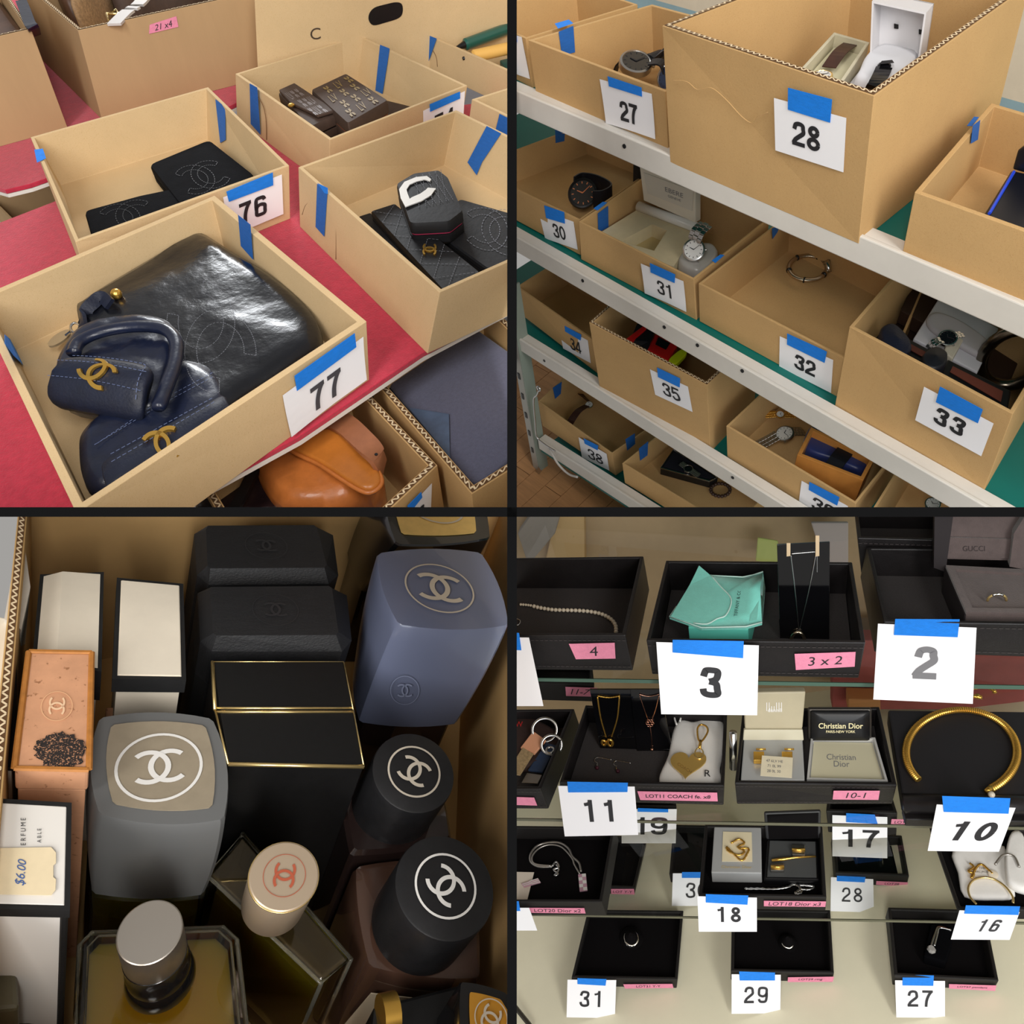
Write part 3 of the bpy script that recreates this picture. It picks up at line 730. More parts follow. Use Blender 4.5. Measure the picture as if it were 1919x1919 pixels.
Wm2, zt = wallet('monogram_wallet', 'brown monogram wallet with folded flap and brass stud in tray 74', [(521, 174), (553, 160), (634, 214), (586, 236), (566, 222)], z74 + 0.012, 0.035, MONO, rc=0.06)
fl_ = [q.h(p, zt + 0.001) for p in ((524, 174), (553, 161), (630, 212), (596, 222), (546, 198))]
fo = Wm2.part('flap', MB().prism(fl_, (0, 0, 0.006)), MONO, bevel=0.002)
Wm2.part('brass_stud', MB().lathe(q.h((546, 198), zt + 0.006), (0, 0, 1), [(0.006, 0), (0.006, 0.002), (0.003, 0.004)], 16), GOLD, smooth=True)
monogram(Wm2, [(530, 174), (554, 164), (620, 210), (592, 218)], zt + 0.0065, 3, 3, MGL)
# ---- tray 75
z75 = b75.B[3].z + 0.009
Wq0 = solo(q, 'flat_wallet', slab(q, [(672, 405), (694, 398), (860, 548), (830, 560)], z75, 0.012), BLACK, 'plain black wallet against the outer wall beneath the quilted one', 'wallet', bevel=0.002)
Wq, zt = wallet('quilted_wallet', 'long quilted black wallet with a small gold emblem', [(694, 394), (738, 380), (902, 512), (838, 552)], z75 + 0.006, 0.022, NAVY_M if False else BLACK, rc=0.08)
mpq = quadmap([q.h(p, zt + 0.0006) for p in ((694, 394), (738, 380), (902, 512), (838, 552))])
for k in range(7):
    t0 = 1 - k / 6.0
    for (s0, s1, d_) in ((0.02, 0.98, 0.22), (0.02, 0.98, -0.22)):
        a, b = max(0.02, min(.98, t0)), max(0.02, min(.98, t0 + d_))
        if abs(a - b) > 0.02: stitches(Wq, [mpq(s0, a), mpq(s1, b)], THREAD_L)
solid_print(Wq, mpq, 0.26, (0.52, 0.40), 0.085, GOLD, math.radians(52), cc(0.15), 'gold_emblem', None, 0.002)
We, zt = wallet('embossed_wallet', 'black leather wallet with a large tone-on-tone emblem beside the divider', [(862, 372), (960, 400), (1010, 470), (915, 505), (795, 418)], z75, 0.020, BLACK, rc=0.06)
outline_cc(We, quadmap([q.h(p, zt + 0.001) for p in ((868, 392), (975, 388), (985, 470), (880, 462))]), 1.3, (0.5, 0.45), 0.9, THREAD_L, math.radians(-8), None, dash=0.03, th=0.0012)
Wc, zt = wallet('quilted_purse', 'plump black quilted purse with a white emblem resting on the other wallets', [(742, 344), (775, 324), (822, 318), (840, 332), (868, 396), (842, 416), (768, 420)], z75 + 0.018, 0.036, BLACK, rc=0.14, lining=mat('lining_pink', (214, 64, 110), 0.6))
mpc = quadmap([q.h(p, zt + 0.0012) for p in ((748, 338), (826, 318), (852, 382), (772, 400))])
for k in range(5):
    stitches(Wc, [mpc(0.25 + 0.75 * k / 5, 1.0), mpc(min(1, 0.45 + 0.75 * k / 5), 0.1)], THREAD_L); stitches(Wc, [mpc(0.2 + 0.8 * k / 5, 0.1), mpc(min(1, 0.4 + 0.8 * k / 5), 1.0)], THREAD_L)
oo = [(808, 337), (800, 331), (780, 333), (758, 342), (748, 356), (751, 372), (760, 389), (768, 386), (790, 378), (808, 367), (817, 354)]
ii = [(806, 341), (796, 338), (782, 341), (768, 347), (762, 356), (764, 364), (768, 374), (772, 371), (788, 364), (798, 357), (802, 353)]
vs_ = [q.h(p, zt + .0012) for p in oo + ii]; n_ = len(oo); em_ = MB(); em_.add(vs_ + [p + Vector((0, 0, .0012)) for p in vs_], [(i, i + 1, n_ + i + 1, n_ + i) for i in range(n_ - 1)] + [(2 * n_ + i, 2 * n_ + i + 1, 3 * n_ + i + 1, 3 * n_ + i) for i in range(n_ - 1)])
Wc.part('white_emblem', em_, WHITE)
slots = MB()
fp = planeof(q.h((768, 420), zt - 0.03), q.h((868, 396), zt - 0.03), q.h((768, 420), zt - 0.03) + Vector((0, 0, 1)))
for k in range(7):
    u = 779 + k * 11.5; v = 408 - k * 1.0
    P = [q.pl(p, faced(q, fp), 0.003) for p in ((u, v - 2), (u + 7, v - 3), (u + 7, v + 1), (u, v + 2))]
    Wc.part('card_slot', MB().prism(P, faced(q, fp)[1] * 0.0005), mat('slot_white', (206, 200, 200), 0.6))
# ---- cases in the rear tray
z73 = b73.B[0].z + 0.03
for px, m_, lb in ((((870, 84), (962, 50)), mat('case_green', (24, 86, 76), 0.3, coat=0.4), 'dark green tubular case on top in the rear tray'), (((884, 106), (965, 88)), mat('case_yellow', (226, 176, 92), 0.45), 'yellow tubular case under the green one in the rear tray')):
    a, b = (q.h(p, z73 + 0.02) for p in px); d = (b - a).normalized()
    T = Thing(q, 'tube_case', lb, 'case', a)
    T.part('case_body', MB().tube([a, a + d * 0.004, b], [0.007, 0.0115, 0.0115], 14), m_, smooth=30); T.part('case_tip', MB().tube([a - d * 0.02, a], [0.003, 0.0075], 10), DARK, smooth=True)
solo(q, 'flat_case', slab(q, [(862, 72), (945, 48), (975, 60), (880, 90)], z73 - 0.02, 0.012), mat('case_black_green', (18, 34, 32), 0.35), 'black flat case behind the green tube', 'case', bevel=0.003)
solo(q, 'flat_case', slab(q, [(936, 112), (990, 100), (990, 130), (950, 130)], z73 - 0.02, 0.02), mat('case_teal', (18, 74, 70), 0.4), 'teal flat case below the yellow tube', 'case', bevel=0.003)
# ---- in front of the table: lower cartons
RZ = -0.035
la = Carton(q, 'corrugated_box', 'corrugated box with a scuffed brown leather bag beside the table edge', 'box', [(360, 880), (646, 690), (820, 872), (520, 1150)], {}, RZ - 0.16, CARD2, t=0.010, H=0.16, flute=True)
lb = Carton(q, 'corrugated_box', 'corrugated box filled with a grey-blue fabric pouch', 'box', [(690, 702), (905, 560), (1130, 770), (884, 926)], {}, RZ - 0.175, CARD2, t=0.010, H=0.175, flute=True)
card(la.T, la.wall(2), [(752, 965), (808, 905), (806, 960), (750, 1020)], '79', [(760, 946), (786, 920), (788, 930), (764, 960)], lift=0.001)
TAN = mat('leather_cognac', (178, 104, 48), 0.36, var=0.22, vscale=22, bump=0.35, bscale=90, coat=0.15)
TANF = mat('leather_cognac_smooth', (186, 112, 44), 0.32, var=0.22, vscale=14, bump=0.15, bscale=60)
TANS = mat('leather_strap_brown', (150, 96, 66), 0.45, var=0.2, vscale=30)
Tb = Thing(q, 'leather_bag', 'scuffed cognac leather shoulder bag in the box under the table edge', 'bag', q.h((640, 880), RZ - 0.16))
mb, zt = pillow(q, [(488, 874), (520, 838), (565, 805), (620, 800), (672, 836), (712, 880), (720, 912), (706, 940), (668, 985), (560, 1000), (500, 940)], RZ - 0.15, 0.125, 5, 0.06, rnd=0.18, wrinkle=0.006)
Tb.part('bag_body', mb, TAN, smooth='all')
fq = [(540, 838), (590, 812), (640, 812), (690, 858), (716, 900), (698, 922), (668, 916), (600, 872)]
mb, _ = pillow(q, fq, RZ - 0.026, 0.018, 5, 0.02, rnd=0.12); Tb.part('bag_flap', mb, TANF, smooth='all')
Tb.part('flap_piping', MB().tube(smooth_poly([q.h(p, RZ - 0.014) for p in fq], 5), 0.003, 6, closed=True), TAN, smooth='all')
Tb.part('shoulder_strap', MB().ribbon(curve([q.h(p, RZ + z) for p, z in (((598, 786), -0.02), ((640, 792), 0.0), ((680, 826), 0.006), ((706, 856), 0.0), ((716, 880), -0.03))], 6), (0.7, 0.7, 0), 0.03, 0.006), TANS, smooth=True)
for px in ((705, 852),): Tb.part('strap_hole', MB().lathe(q.h(px, RZ + 0.005), (0, 0, 1), [(0.0022, 0), (0.0022, 0.001)], 10), DARK)
solo(q, 'croc_bag', pillow(q, [(380, 960), (470, 890), (520, 870), (530, 930), (560, 990), (420, 1010)], RZ - 0.15, 0.09, 4, 0.0)[0], mat('leather_croc', (34, 22, 24), 0.3, var=0.4, vscale=60, bump=0.8, bscale=55), 'black crocodile-textured bag in the dark beside the cognac bag', 'bag', smooth='all')
solo(q, 'handle_strap', MB().ribbon(curve([q.h(p, RZ - 0.04) for p in ((420, 985), (450, 935), (470, 895), (480, 880))], 5), (0.8, -0.4, 0), 0.014, 0.006), DARK, 'thin black handle strap over the crocodile-textured bag', 'strap', smooth=True)
GREYP = mat('fabric_grey_blue', (92, 94, 116), 0.85, var=0.12, vscale=200, bump=0.5, bscale=500, sheen=0.2)
Tg = Thing(q, 'fabric_pouch', 'grey-blue textured fabric pouch with a leather corner patch', 'bag', q.h((840, 770), RZ - 0.17))
mb = slab(q, [(722, 712), (738, 692), (890, 612), (1000, 690), (1060, 780), (900, 904), (884, 908), (866, 890)], RZ - 0.16, 0.13); zt = RZ - 0.03
Tg.part('pouch_body', mb, GREYP, bevel=0.008, seg=3, smooth=50)
Tg.part('edge_piping', MB().tube(curve([q.h(p, RZ - 0.038) for p in ((722, 706), (724, 724), (770, 780), (840, 862), (884, 908))], 5), 0.004, 6), NAVY_M, smooth='all')
cpz = zt + 0.0005
cor = [q.h(p, cpz) for p in ((765, 766), (842, 778), (844, 862))]
Tg.part('corner_patch', MB().prism(cor, (0, 0, 0.003)), mat('leather_slate', (82, 98, 124), 0.4, var=0.2, vscale=40), bevel=0.001)
solo(q, 'plain_carton', MB().hexa([Vector((p.x, p.y, -0.5)) for p in [q.h(x, -0.10) for x in ((-80, 640), (118, 965), (60, 1120), (-240, 900))]], [q.h(x, -0.10) for x in ((-80, 640), (118, 965), (60, 1120), (-240, 900))]), CARD1, 'closed carton standing beside tray 77 at the outer edge of the picture', 'box', bevel=0.003)
solo(q, 'gap_shade', slab(q, [(390, 950), (560, 820), (700, 735), (800, 1100), (400, 1200)], LOW - 0.30, 0.02), mat('shade_dark', (16, 14, 16), 0.8), 'dark sheet standing in for the shade in the gap below the lower boxes', 'board')  # black sheet gives the gap its shade by colour

# cut lines of the hand tabs
def tabline(c, k, px):
    f = faced(q, c.wall(k)); c.T.part('tab_cut', MB().tube(curve([q.pl(p, f, 0.0003) for p in px], 5), 0.0007, 5), mat('cut_brown', (112, 82, 52), 0.9), smooth='all')
tabline(b75, 3, [(567, 402), (574, 384), (590, 372), (608, 374), (622, 394), (630, 424), (630, 486)])
tabline(b74, 3, [(484, 182), (494, 200), (499, 226), (500, 262)])
tabline(b73, 3, [(812, 95), (818, 108), (820, 125)])
# =================================================================== bay 2: a steel rack with watches in numbered boxes
q = Q2
LIPM = mat('steel_painted_grey', (214, 210, 202), 0.5, var=0.05, vscale=10, spec=0.4)
TEAL = mat('shelf_green', (0, 106, 98), 0.5, var=0.06, vscale=8)
POSTM = mat('steel_post_grey', (170, 168, 160), 0.45, 0.3)
WALLP = mat('wall_cream', (224, 208, 182), 0.8, var=0.03)
WALLB = mat('wall_blue_grey', (150, 176, 182), 0.8, var=0.05)
WOOD = mat('floor_wood', (186, 138, 92), 0.5, var=0.18, vscale=6, stretch=(1, 9, 1), bump=0.05)
pA0, pA1 = q.h((968, 168), 0), q.h((1690, 472), 0)
DX = (pA1 - pA0).normalized(); DY = Vector((-DX.y, DX.x, 0)); UP = Vector((0, 0, 1))
FP = (pA0, -DY)
TR = Thing(q, 'shelf_rack', 'grey steel rack with green shelves carrying the numbered watch boxes', 'rack', pA0 + Vector((0, 0, -1.3)))
LEV = {}
for nm, p0, p1, drop, x0, x1 in (('A', (968, 168), (1690, 472), 0.046, -0.6, 2.2), ('B', (968, 442), (1855, 950), 0.046, -0.5, 2.2), ('C', (968, 630), (1470, 945), 0.046, -0.3, 2.4), ('D', (1002, 817), (1210, 950), 0.05, 0.02, 2.6)):
    a, b = q.pl(p0, FP), q.pl(p1, FP); d = (b - a) / (b - a).length
    sd = {'A': 0.012, 'B': 0.014, 'C': 0.03, 'D': 0.06}[nm]
    dep = (q.h((1892, 203), 0) - pA0).dot(DY) if nm == 'A' else 0.62
    L = a + d * x0; R_ = a + d * x1; LEV[nm] = (a, d)
    TR.part('shelf_board', MB().prism([L - UP * sd + DY * 0.004, R_ - UP * sd + DY * 0.004, R_ - UP * sd + DY * dep, L - UP * sd + DY * dep], -UP * 0.012), TEAL)
    lip = TR.part('shelf_lip', MB().hexa([L - UP * drop - DY * 0.004, R_ - UP * drop - DY * 0.004, R_ - UP * drop + DY * 0.004, L - UP * drop + DY * 0.004], [L - DY * 0.004, R_ - DY * 0.004, R_ + DY * 0.004, L + DY * 0.004]), LIPM, bevel=0.002)
    TR.part('shelf_lip_flange', MB().hexa([L - UP * 0.012 - DY * 0.003, R_ - UP * 0.012 - DY * 0.003, R_ - UP * 0.012 + DY * 0.03, L - UP * 0.012 + DY * 0.03], [L - UP * 0.004 - DY * 0.003, R_ - UP * 0.004 - DY * 0.003, R_ - UP * 0.004 + DY * 0.03, L - UP * 0.004 + DY * 0.03]), LIPM)
    hol = {'B': ((1092, 526), (1245, 613), (1307, 647), (1391, 695)), 'C': ((1020, 676), (1373, 895)), 'A': ((1170, 274),)}.get(nm, ())
    for hp in hol: TR.part('bolt_hole', MB().lathe(q.pl(hp, (FP[0] - DY * 0.0045, FP[1])), -DY, [(0.0042, -0.001), (0.0042, 0.001)], 12), DARK, lip)
# the rack's front post, hook and caster
def zlev(nm, p): a, d = LEV[nm]; return a.z + d.z * (q.pl(p, FP) - a).dot(DX)
pt0, pt1 = q.pl((972, 690), (FP[0] - DY * 0.01, FP[1])), q.pl((1003, 862), (FP[0] - DY * 0.01, FP[1]))
def beam(a, b, w, t, x=DX, y=DY): 
    return MB().hexa([b - x * w / 2 - y * t / 2, b + x * w / 2 - y * t / 2, b + x * w / 2 + y * t / 2, b - x * w / 2 + y * t / 2], [a - x * w / 2 - y * t / 2, a + x * w / 2 - y * t / 2, a + x * w / 2 + y * t / 2, a - x * w / 2 + y * t / 2])
post = TR.part('post', beam(pt0 + UP * 0.3 , pt1 - UP * 0.06, 0.03, 0.006), POSTM)
TR.part('post_flange', beam(pt0 + UP * 0.3 + DX * 0.016 + DY * 0.018, pt1 - UP * 0.06 + DX * 0.016 + DY * 0.018, 0.005, 0.04), mat('post_green', (138, 148, 138), 0.4))
for k in range(5):
    c = pt0 * (1 - k / 5) + pt1 * k / 5 - DY * 0.004 - UP * 0.03
    TR.part('post_slot', MB().hexa([c + DX * i * 0.005 - UP * 0.012 + DY * j * 0.001 for i, j in ((-1, -1), (1, -1), (1, 1), (-1, 1))], [c + DX * i * 0.005 + UP * 0.012 + DY * j * 0.001 for i, j in ((-1, -1), (1, -1), (1, 1), (-1, 1))]), DARK, post)
hk = [q.pl(p, (FP[0] - DY * 0.02, FP[1])) for p in ((1010, 731), (1006, 741), (1000, 750), (1003, 790), (1006, 818), (1020, 832), (1040, 845))]
TR.part('wire_hook', MB().tube(curve(hk, 5), 0.003, 6), SILVER, smooth='all')
TR.part('hook_eye', MB().tube([hk[0] + DX * 0.008 * math.cos(a) + UP * 0.008 * math.sin(a) + UP * 0.006 for a in [i * math.pi / 6 for i in range(12)]], 0.0025, 6, closed=True), SILVER, smooth='all')
TR.part('hose', MB().tube(curve([q.pl(p, (FP[0] - DY * 0.015, FP[1])) for p in ((1030, 840), (1045, 868), (1065, 888), (1082, 894))], 5), 0.004, 6), mat('wire_grey', (190, 186, 180), 0.4), smooth='all')
wc = q.pl((986, 884), (FP[0] + DY * 0.02, FP[1]))
RUB = mat('caster_rubber', (70, 68, 70), 0.6)
TR.part('caster_wheel', MB().lathe(wc - DX * 0.012, DX + DY * 0.35, [(0.012, 0.0), (0.034, 0.0), (0.04, 0.006), (0.04, 0.02), (0.034, 0.026), (0.012, 0.026)], 28), RUB, smooth=True)
TR.part('caster_hub', MB().lathe(wc + DX * 0.012, DX + DY * 0.35, [(0.010, 0.0), (0.010, 0.012), (0.004, 0.014)], 16), STEEL, smooth=True)
TR.part('caster_fork', MB().ribbon([wc + UP * 0.06 + DX * 0.012, wc + UP * 0.03 + DX * 0.018, wc - UP * 0.004 + DX * 0.018], DY, 0.035, 0.004), STEEL)
TR.part('brake_pedal', MB().ribbon([q.pl(p, (FP[0] - DY * 0.02, FP[1])) for p in ((1013, 878), (1000, 896), (992, 912), (985, 922))], DX + UP * .3, 0.016, 0.004), STEEL)
# setting: floor, back wall
FZ = zlev('D', (1002, 817)) - 0.17
fb = q.h((990, 905), FZ)
T_ = 0.11
fl = struct(q, 'floor', MB().prism([q.h((900, 900), FZ - 0.012), q.h((1700, 1300), FZ - 0.012), q.h((1700, 700), FZ - 0.012), q.h((990, 700), FZ - 0.012)], (0, 0, -0.02)), mat('floor_joint', (110, 76, 48), 0.7))
org = q.h((1000, 960), FZ); g1 = (q.h((1110, 860), FZ) - org).normalized(); g2 = Vector((-g1.y, g1.x, 0))
for i in range(-3, 9):
    for j in range(-2, 3):
        a = org + g2 * (i * 0.075 - 0.10) + g1 * (j * 0.42 + (0.21 if i % 2 else 0) - 0.1)
        mb = MB().prism([a, a + g1 * 0.418, a + g1 * 0.418 + g2 * 0.0735, a + g2 * 0.0735], (0, 0, -0.014))
        o = obj(q, 'floor_plank', mb, WOOD, bevel=0.0008)
        if o and fl:
            w_ = o.matrix_world.copy(); o.parent = fl; o.matrix_world = w_
bw = pA0 + DY * 1.25
ZS = q.pl((1892, 186), (bw, -DY)).z - bw.z
struct(q, 'wall_back', MB().hexa([bw - DX * 1.2 - UP * 1.6, bw + DX * 3.2 - UP * 1.6, bw + DX * 3.2 - UP * 1.6 + DY * 0.05, bw - DX * 1.2 - UP * 1.6 + DY * 0.05], [bw - DX * 1.2 + UP * ZS, bw + DX * 3.2 + UP * ZS, bw + DX * 3.2 + UP * ZS + DY * 0.05, bw - DX * 1.2 + UP * ZS + DY * 0.05]), WALLB)
struct(q, 'wall_back_upper', MB().hexa([bw - DX * 1.2 + UP * ZS, bw + DX * 3.2 + UP * ZS, bw + DX * 3.2 + UP * ZS + DY * 0.05, bw - DX * 1.2 + UP * ZS + DY * 0.05], [bw - DX * 1.2 + UP * 1.5, bw + DX * 3.2 + UP * 1.5, bw + DX * 3.2 + UP * 1.5 + DY * 0.05, bw - DX * 1.2 + UP * 1.5 + DY * 0.05]), WALLP)
# ---- numbered boxes
def wbox(label, rim, low, lev, num=None, cardq=None, tape=None, name='watch_box_carton', m=None, **k):
    i0 = sorted(low)[-1]
    z0 = zlev(lev, low[i0]) - 0.012
    cardargs = k.pop('cardargs', {})
    c = Carton(q, 'cardboard_tray' if name is None else name, label, 'box', rim, low, z0, m or CARD2, group='numbered cardboard boxes', **k)
    if num: card(c.T, c.wall(2), cardq, num, tape, **cardargs)
    return c
Z1 = lambda *p: [(960 + x / 4, y / 4) for x, y in p]
Z2 = lambda *p: [(1440 + x / 4, y / 4) for x, y in p]
Z3 = lambda *p: [(960 + x / 4, 480 + y / 4) for x, y in p]
Z4 = lambda *p: [(1440 + x / 4, 480 + y / 4) for x, y in p]
CT = 'cardboard_tray'
c26 = wbox('cardboard tray cut by the divider next to the tray numbered 27', [(1080, -30), (1195, 8), (985, 72), (880, 24)], {2: (998, 165)}, 'A', '6', Z1((-90, 225), (75, 275), (138, 590), (-60, 520)), Z1((-40, 225), (40, 250), (46, 310), (-30, 290)), CT, t=0.005, cardargs=dict(at=(0.25, 0.4)))
c27 = wbox('cardboard tray numbered 27 holding dark watches on the top shelf', [(1222, 8), (1440, 66), (1247, 172), (990, 75)], {3: (1005, 178), 2: (1252, 286)}, 'A', '27', Z1((660, 590), (1050, 700), (1085, 1035), (715, 915)), Z1((725, 565), (980, 650), (983, 718), (735, 640)), CT, t=0.006, cardargs=dict(h=0.46, at=(0.52, 0.42), curl=0.003))
strip(c27.T, c27.wall(3, True), Z1((345, 235), (455, 190), (468, 388), (370, 415)), lift=0.002)
strip(c27.T, (c27.R[0], Vector((0, 0, 1))), Z1((320, 195), (425, 165), (458, 192), (345, 232)), TAPE, lift=0.004)
c28 = wbox('deep corrugated box numbered 28 with two boxed watches inside', [(1600, -90), (1930, -28), (1638, 180), (1241, 48)], {3: (1256, 305), 2: (1609, 457)}, 'A', '28', Z2((48, 730), (590, 880), (568, 1287), (58, 1122)), Z2((160, 648), (490, 735), (475, 910), (158, 812)), 'corrugated_box', t=0.011, flute=True, cardargs=dict(h=0.46, at=(0.47, 0.47), bold=0.022))
c29 = wbox('cardboard tray at the far end of the top shelf holding a black case', [(1858, 193), (2140, 276), (2060, 484), (1714, 360)], {3: (1690, 480)}, 'A', name=CT, t=0.007)
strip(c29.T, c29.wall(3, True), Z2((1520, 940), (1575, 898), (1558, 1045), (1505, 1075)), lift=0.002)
strip(c29.T, (c29.R[0], Vector((0, 0, 1))), Z2((1482, 960), (1535, 892), (1572, 895), (1520, 962)), lift=0.003)
c30 = wbox('cardboard tray numbered 30 holding one black sports watch', [(1096, 232), (1262, 292), (1086, 413), (880, 312)], {0: (1102, 290), 2: (1087, 478)}, 'B', '30', Z1((198, 1565), (463, 1660), (495, 1870), (250, 1785)), Z1((247, 1535), (397, 1585), (403, 1672), (262, 1630)), CT, t=0.005, cardargs=dict(h=0.48, at=(0.52, 0.44), bold=0.01))
strip(c30.T, c30.wall(3, True), Z1((318, 960), (392, 985), (388, 1055), (322, 1070)), lift=0.002)
c31 = wbox('cardboard tray numbered 31 holding an open cream watch case and a steel watch', [(1228, 316), (1442, 410), (1300, 524), (1085, 415)], {3: (1089, 486), 2: (1305, 600)}, 'B', '31', Z3((967, 52), (1287, 185), (1315, 410), (1003, 270)), Z3((1040, 45), (1230, 130), (1225, 195), (1045, 115)), CT, t=0.005, cardargs=dict(h=0.45, at=(0.53, 0.45), bold=0.01, curl=0.003))
strip(c31.T, (c31.R[0], Vector((0, 0, 1))), Z1((610, 1575), (680, 1525), (712, 1530), (640, 1590)), TAPE, lift=0.004)
strip(c31.T, c31.wall(3, True), Z1((636, 1598), (714, 1540), (716, 1700), (640, 1740)), lift=0.002)
strip(c31.T, (c31.R[2], Vector((0, 0, 1))), Z3((1495, 45), (1560, 0), (1590, 5), (1520, 65)), TAPE, lift=0.004)
c32 = wbox('cardboard tray numbered 32 holding a single thin bracelet', [(1482, 398), (1740, 520), (1660, 712), (1309, 531)], {3: (1311, 602)}, 'B', '32', Z4((90, 597), (490, 775), (473, 1022), (85, 825)), Z4((150, 572), (448, 708), (430, 792), (148, 655)), CT, t=0.005, cardargs=dict(h=0.45, at=(0.50, 0.47), bold=0.025))
strip(c32.T, c32.wall(3, True), Z2((20, 1710), (80, 1690), (60, 1740), (25, 1790)), lift=0.002)
c33 = wbox('tall cardboard box numbered 33 holding dark cases and a steel watch', [(1742, 438), (2010, 590), (1898, 776), (1592, 612)], {3: (1564, 764), 2: (1842, 924)}, 'B', '33', Z4((1172, 975), (1693, 1250), (1600, 1495), (1105, 1225)), Z4((1297, 968), (1618, 1140), (1580, 1243), (1265, 1085)), 'cardboard_box', t=0.006, cardargs=dict(h=0.46, at=(0.46, 0.47), bold=0.03, gap=0.7))
c34 = wbox('empty cardboard tray numbered 34 on the third shelf', [(1062, 478), (1205, 568), (1118, 642), (968, 537)], {3: (975, 588), 2: (1120, 700)}, 'C', '34', Z3((350, 510), (570, 630), (592, 800), (385, 690)), Z3((400, 518), (525, 585), (518, 628), (403, 560)), CT, t=0.005, cardargs=dict(h=0.5, at=(0.52, 0.45), bold=0.01))
c35 = wbox('corrugated box numbered 35 with red and yellow watches inside', [(1192, 524), (1420, 632), (1325, 722), (1104, 604)], {3: (1124, 727), 2: (1331, 849)}, 'C', '35', Z3((1035, 845), (1320, 975), (1355, 1165), (1075, 1035)), Z3((1093, 828), (1265, 910), (1262, 978), (1100, 900)), 'corrugated_box', t=0.009, flute=True, cardargs=dict(h=0.5, at=(0.5, 0.46), bold=0.01))
c36 = wbox('cardboard tray numbered 36 holding gold and steel watches and a wooden case', [(1476, 690), (1702, 822), (1604, 944), (1361, 798)], {3: (1363, 856)}, 'C', '36', Z4((253, 1680), (600, 1870), (585, 2040), (228, 1865)), Z4((315, 1685), (540, 1800), (523, 1862), (310, 1745)), CT, t=0.005, cardargs=dict(h=0.5, at=(0.52, 0.42), bold=0.01))
c37 = wbox('cardboard tray beside tray 36 holding a round steel watch', [(1702, 846), (1920, 960), (1830, 1080), (1632, 958)], {3: (1634, 1015)}, 'C', name=CT, t=0.005)
c38 = wbox('cardboard tray numbered 38 on the lowest shelf holding a brown strap watch', [(1082, 684), (1240, 786), (1147, 850), (1008, 752)], {3: (1017, 798), 2: (1154, 891)}, 'D', '38', Z3((500, 1355), (710, 1480), (730, 1605), (525, 1505)), Z3((540, 1360), (650, 1415), (645, 1450), (548, 1400)), CT, t=0.004, cardargs=dict(h=0.52, at=(0.55, 0.45), bold=0.0))
strip(c38.T, c38.wall(3, True), Z3((300, 985), (368, 940), (360, 1030), (318, 1068)), lift=0.002)
strip(c38.T, c38.wall(1), Z3((845, 1370), (915, 1325), (918, 1405), (858, 1455)), lift=0.002)
c39 = wbox('cardboard tray on the lowest shelf holding an open black case and a beaded bracelet', [(1262, 792), (1450, 915), (1370, 990), (1166, 868)], {3: (1171, 905)}, 'D', name=CT, t=0.004)
strip(c39.T, c39.wall(3, True), Z3((945, 1440), (1015, 1385), (1010, 1490), (955, 1530)), lift=0.002)
# crease on box 28
fpl = faced(q, c28.wall(2))
cr = curve([q.pl(p, fpl, 0.0004) for p in Z1((1200, 600), (1310, 610), (1390, 670), (1490, 655), (1600, 740), (1720, 870), (1800, 920)) + Z2((-80, 870), (0, 840))], 4)
c28.T.part('crease', MB().tube(cr, 0.0009, 6, flat=0.3), CARD2, smooth='all')
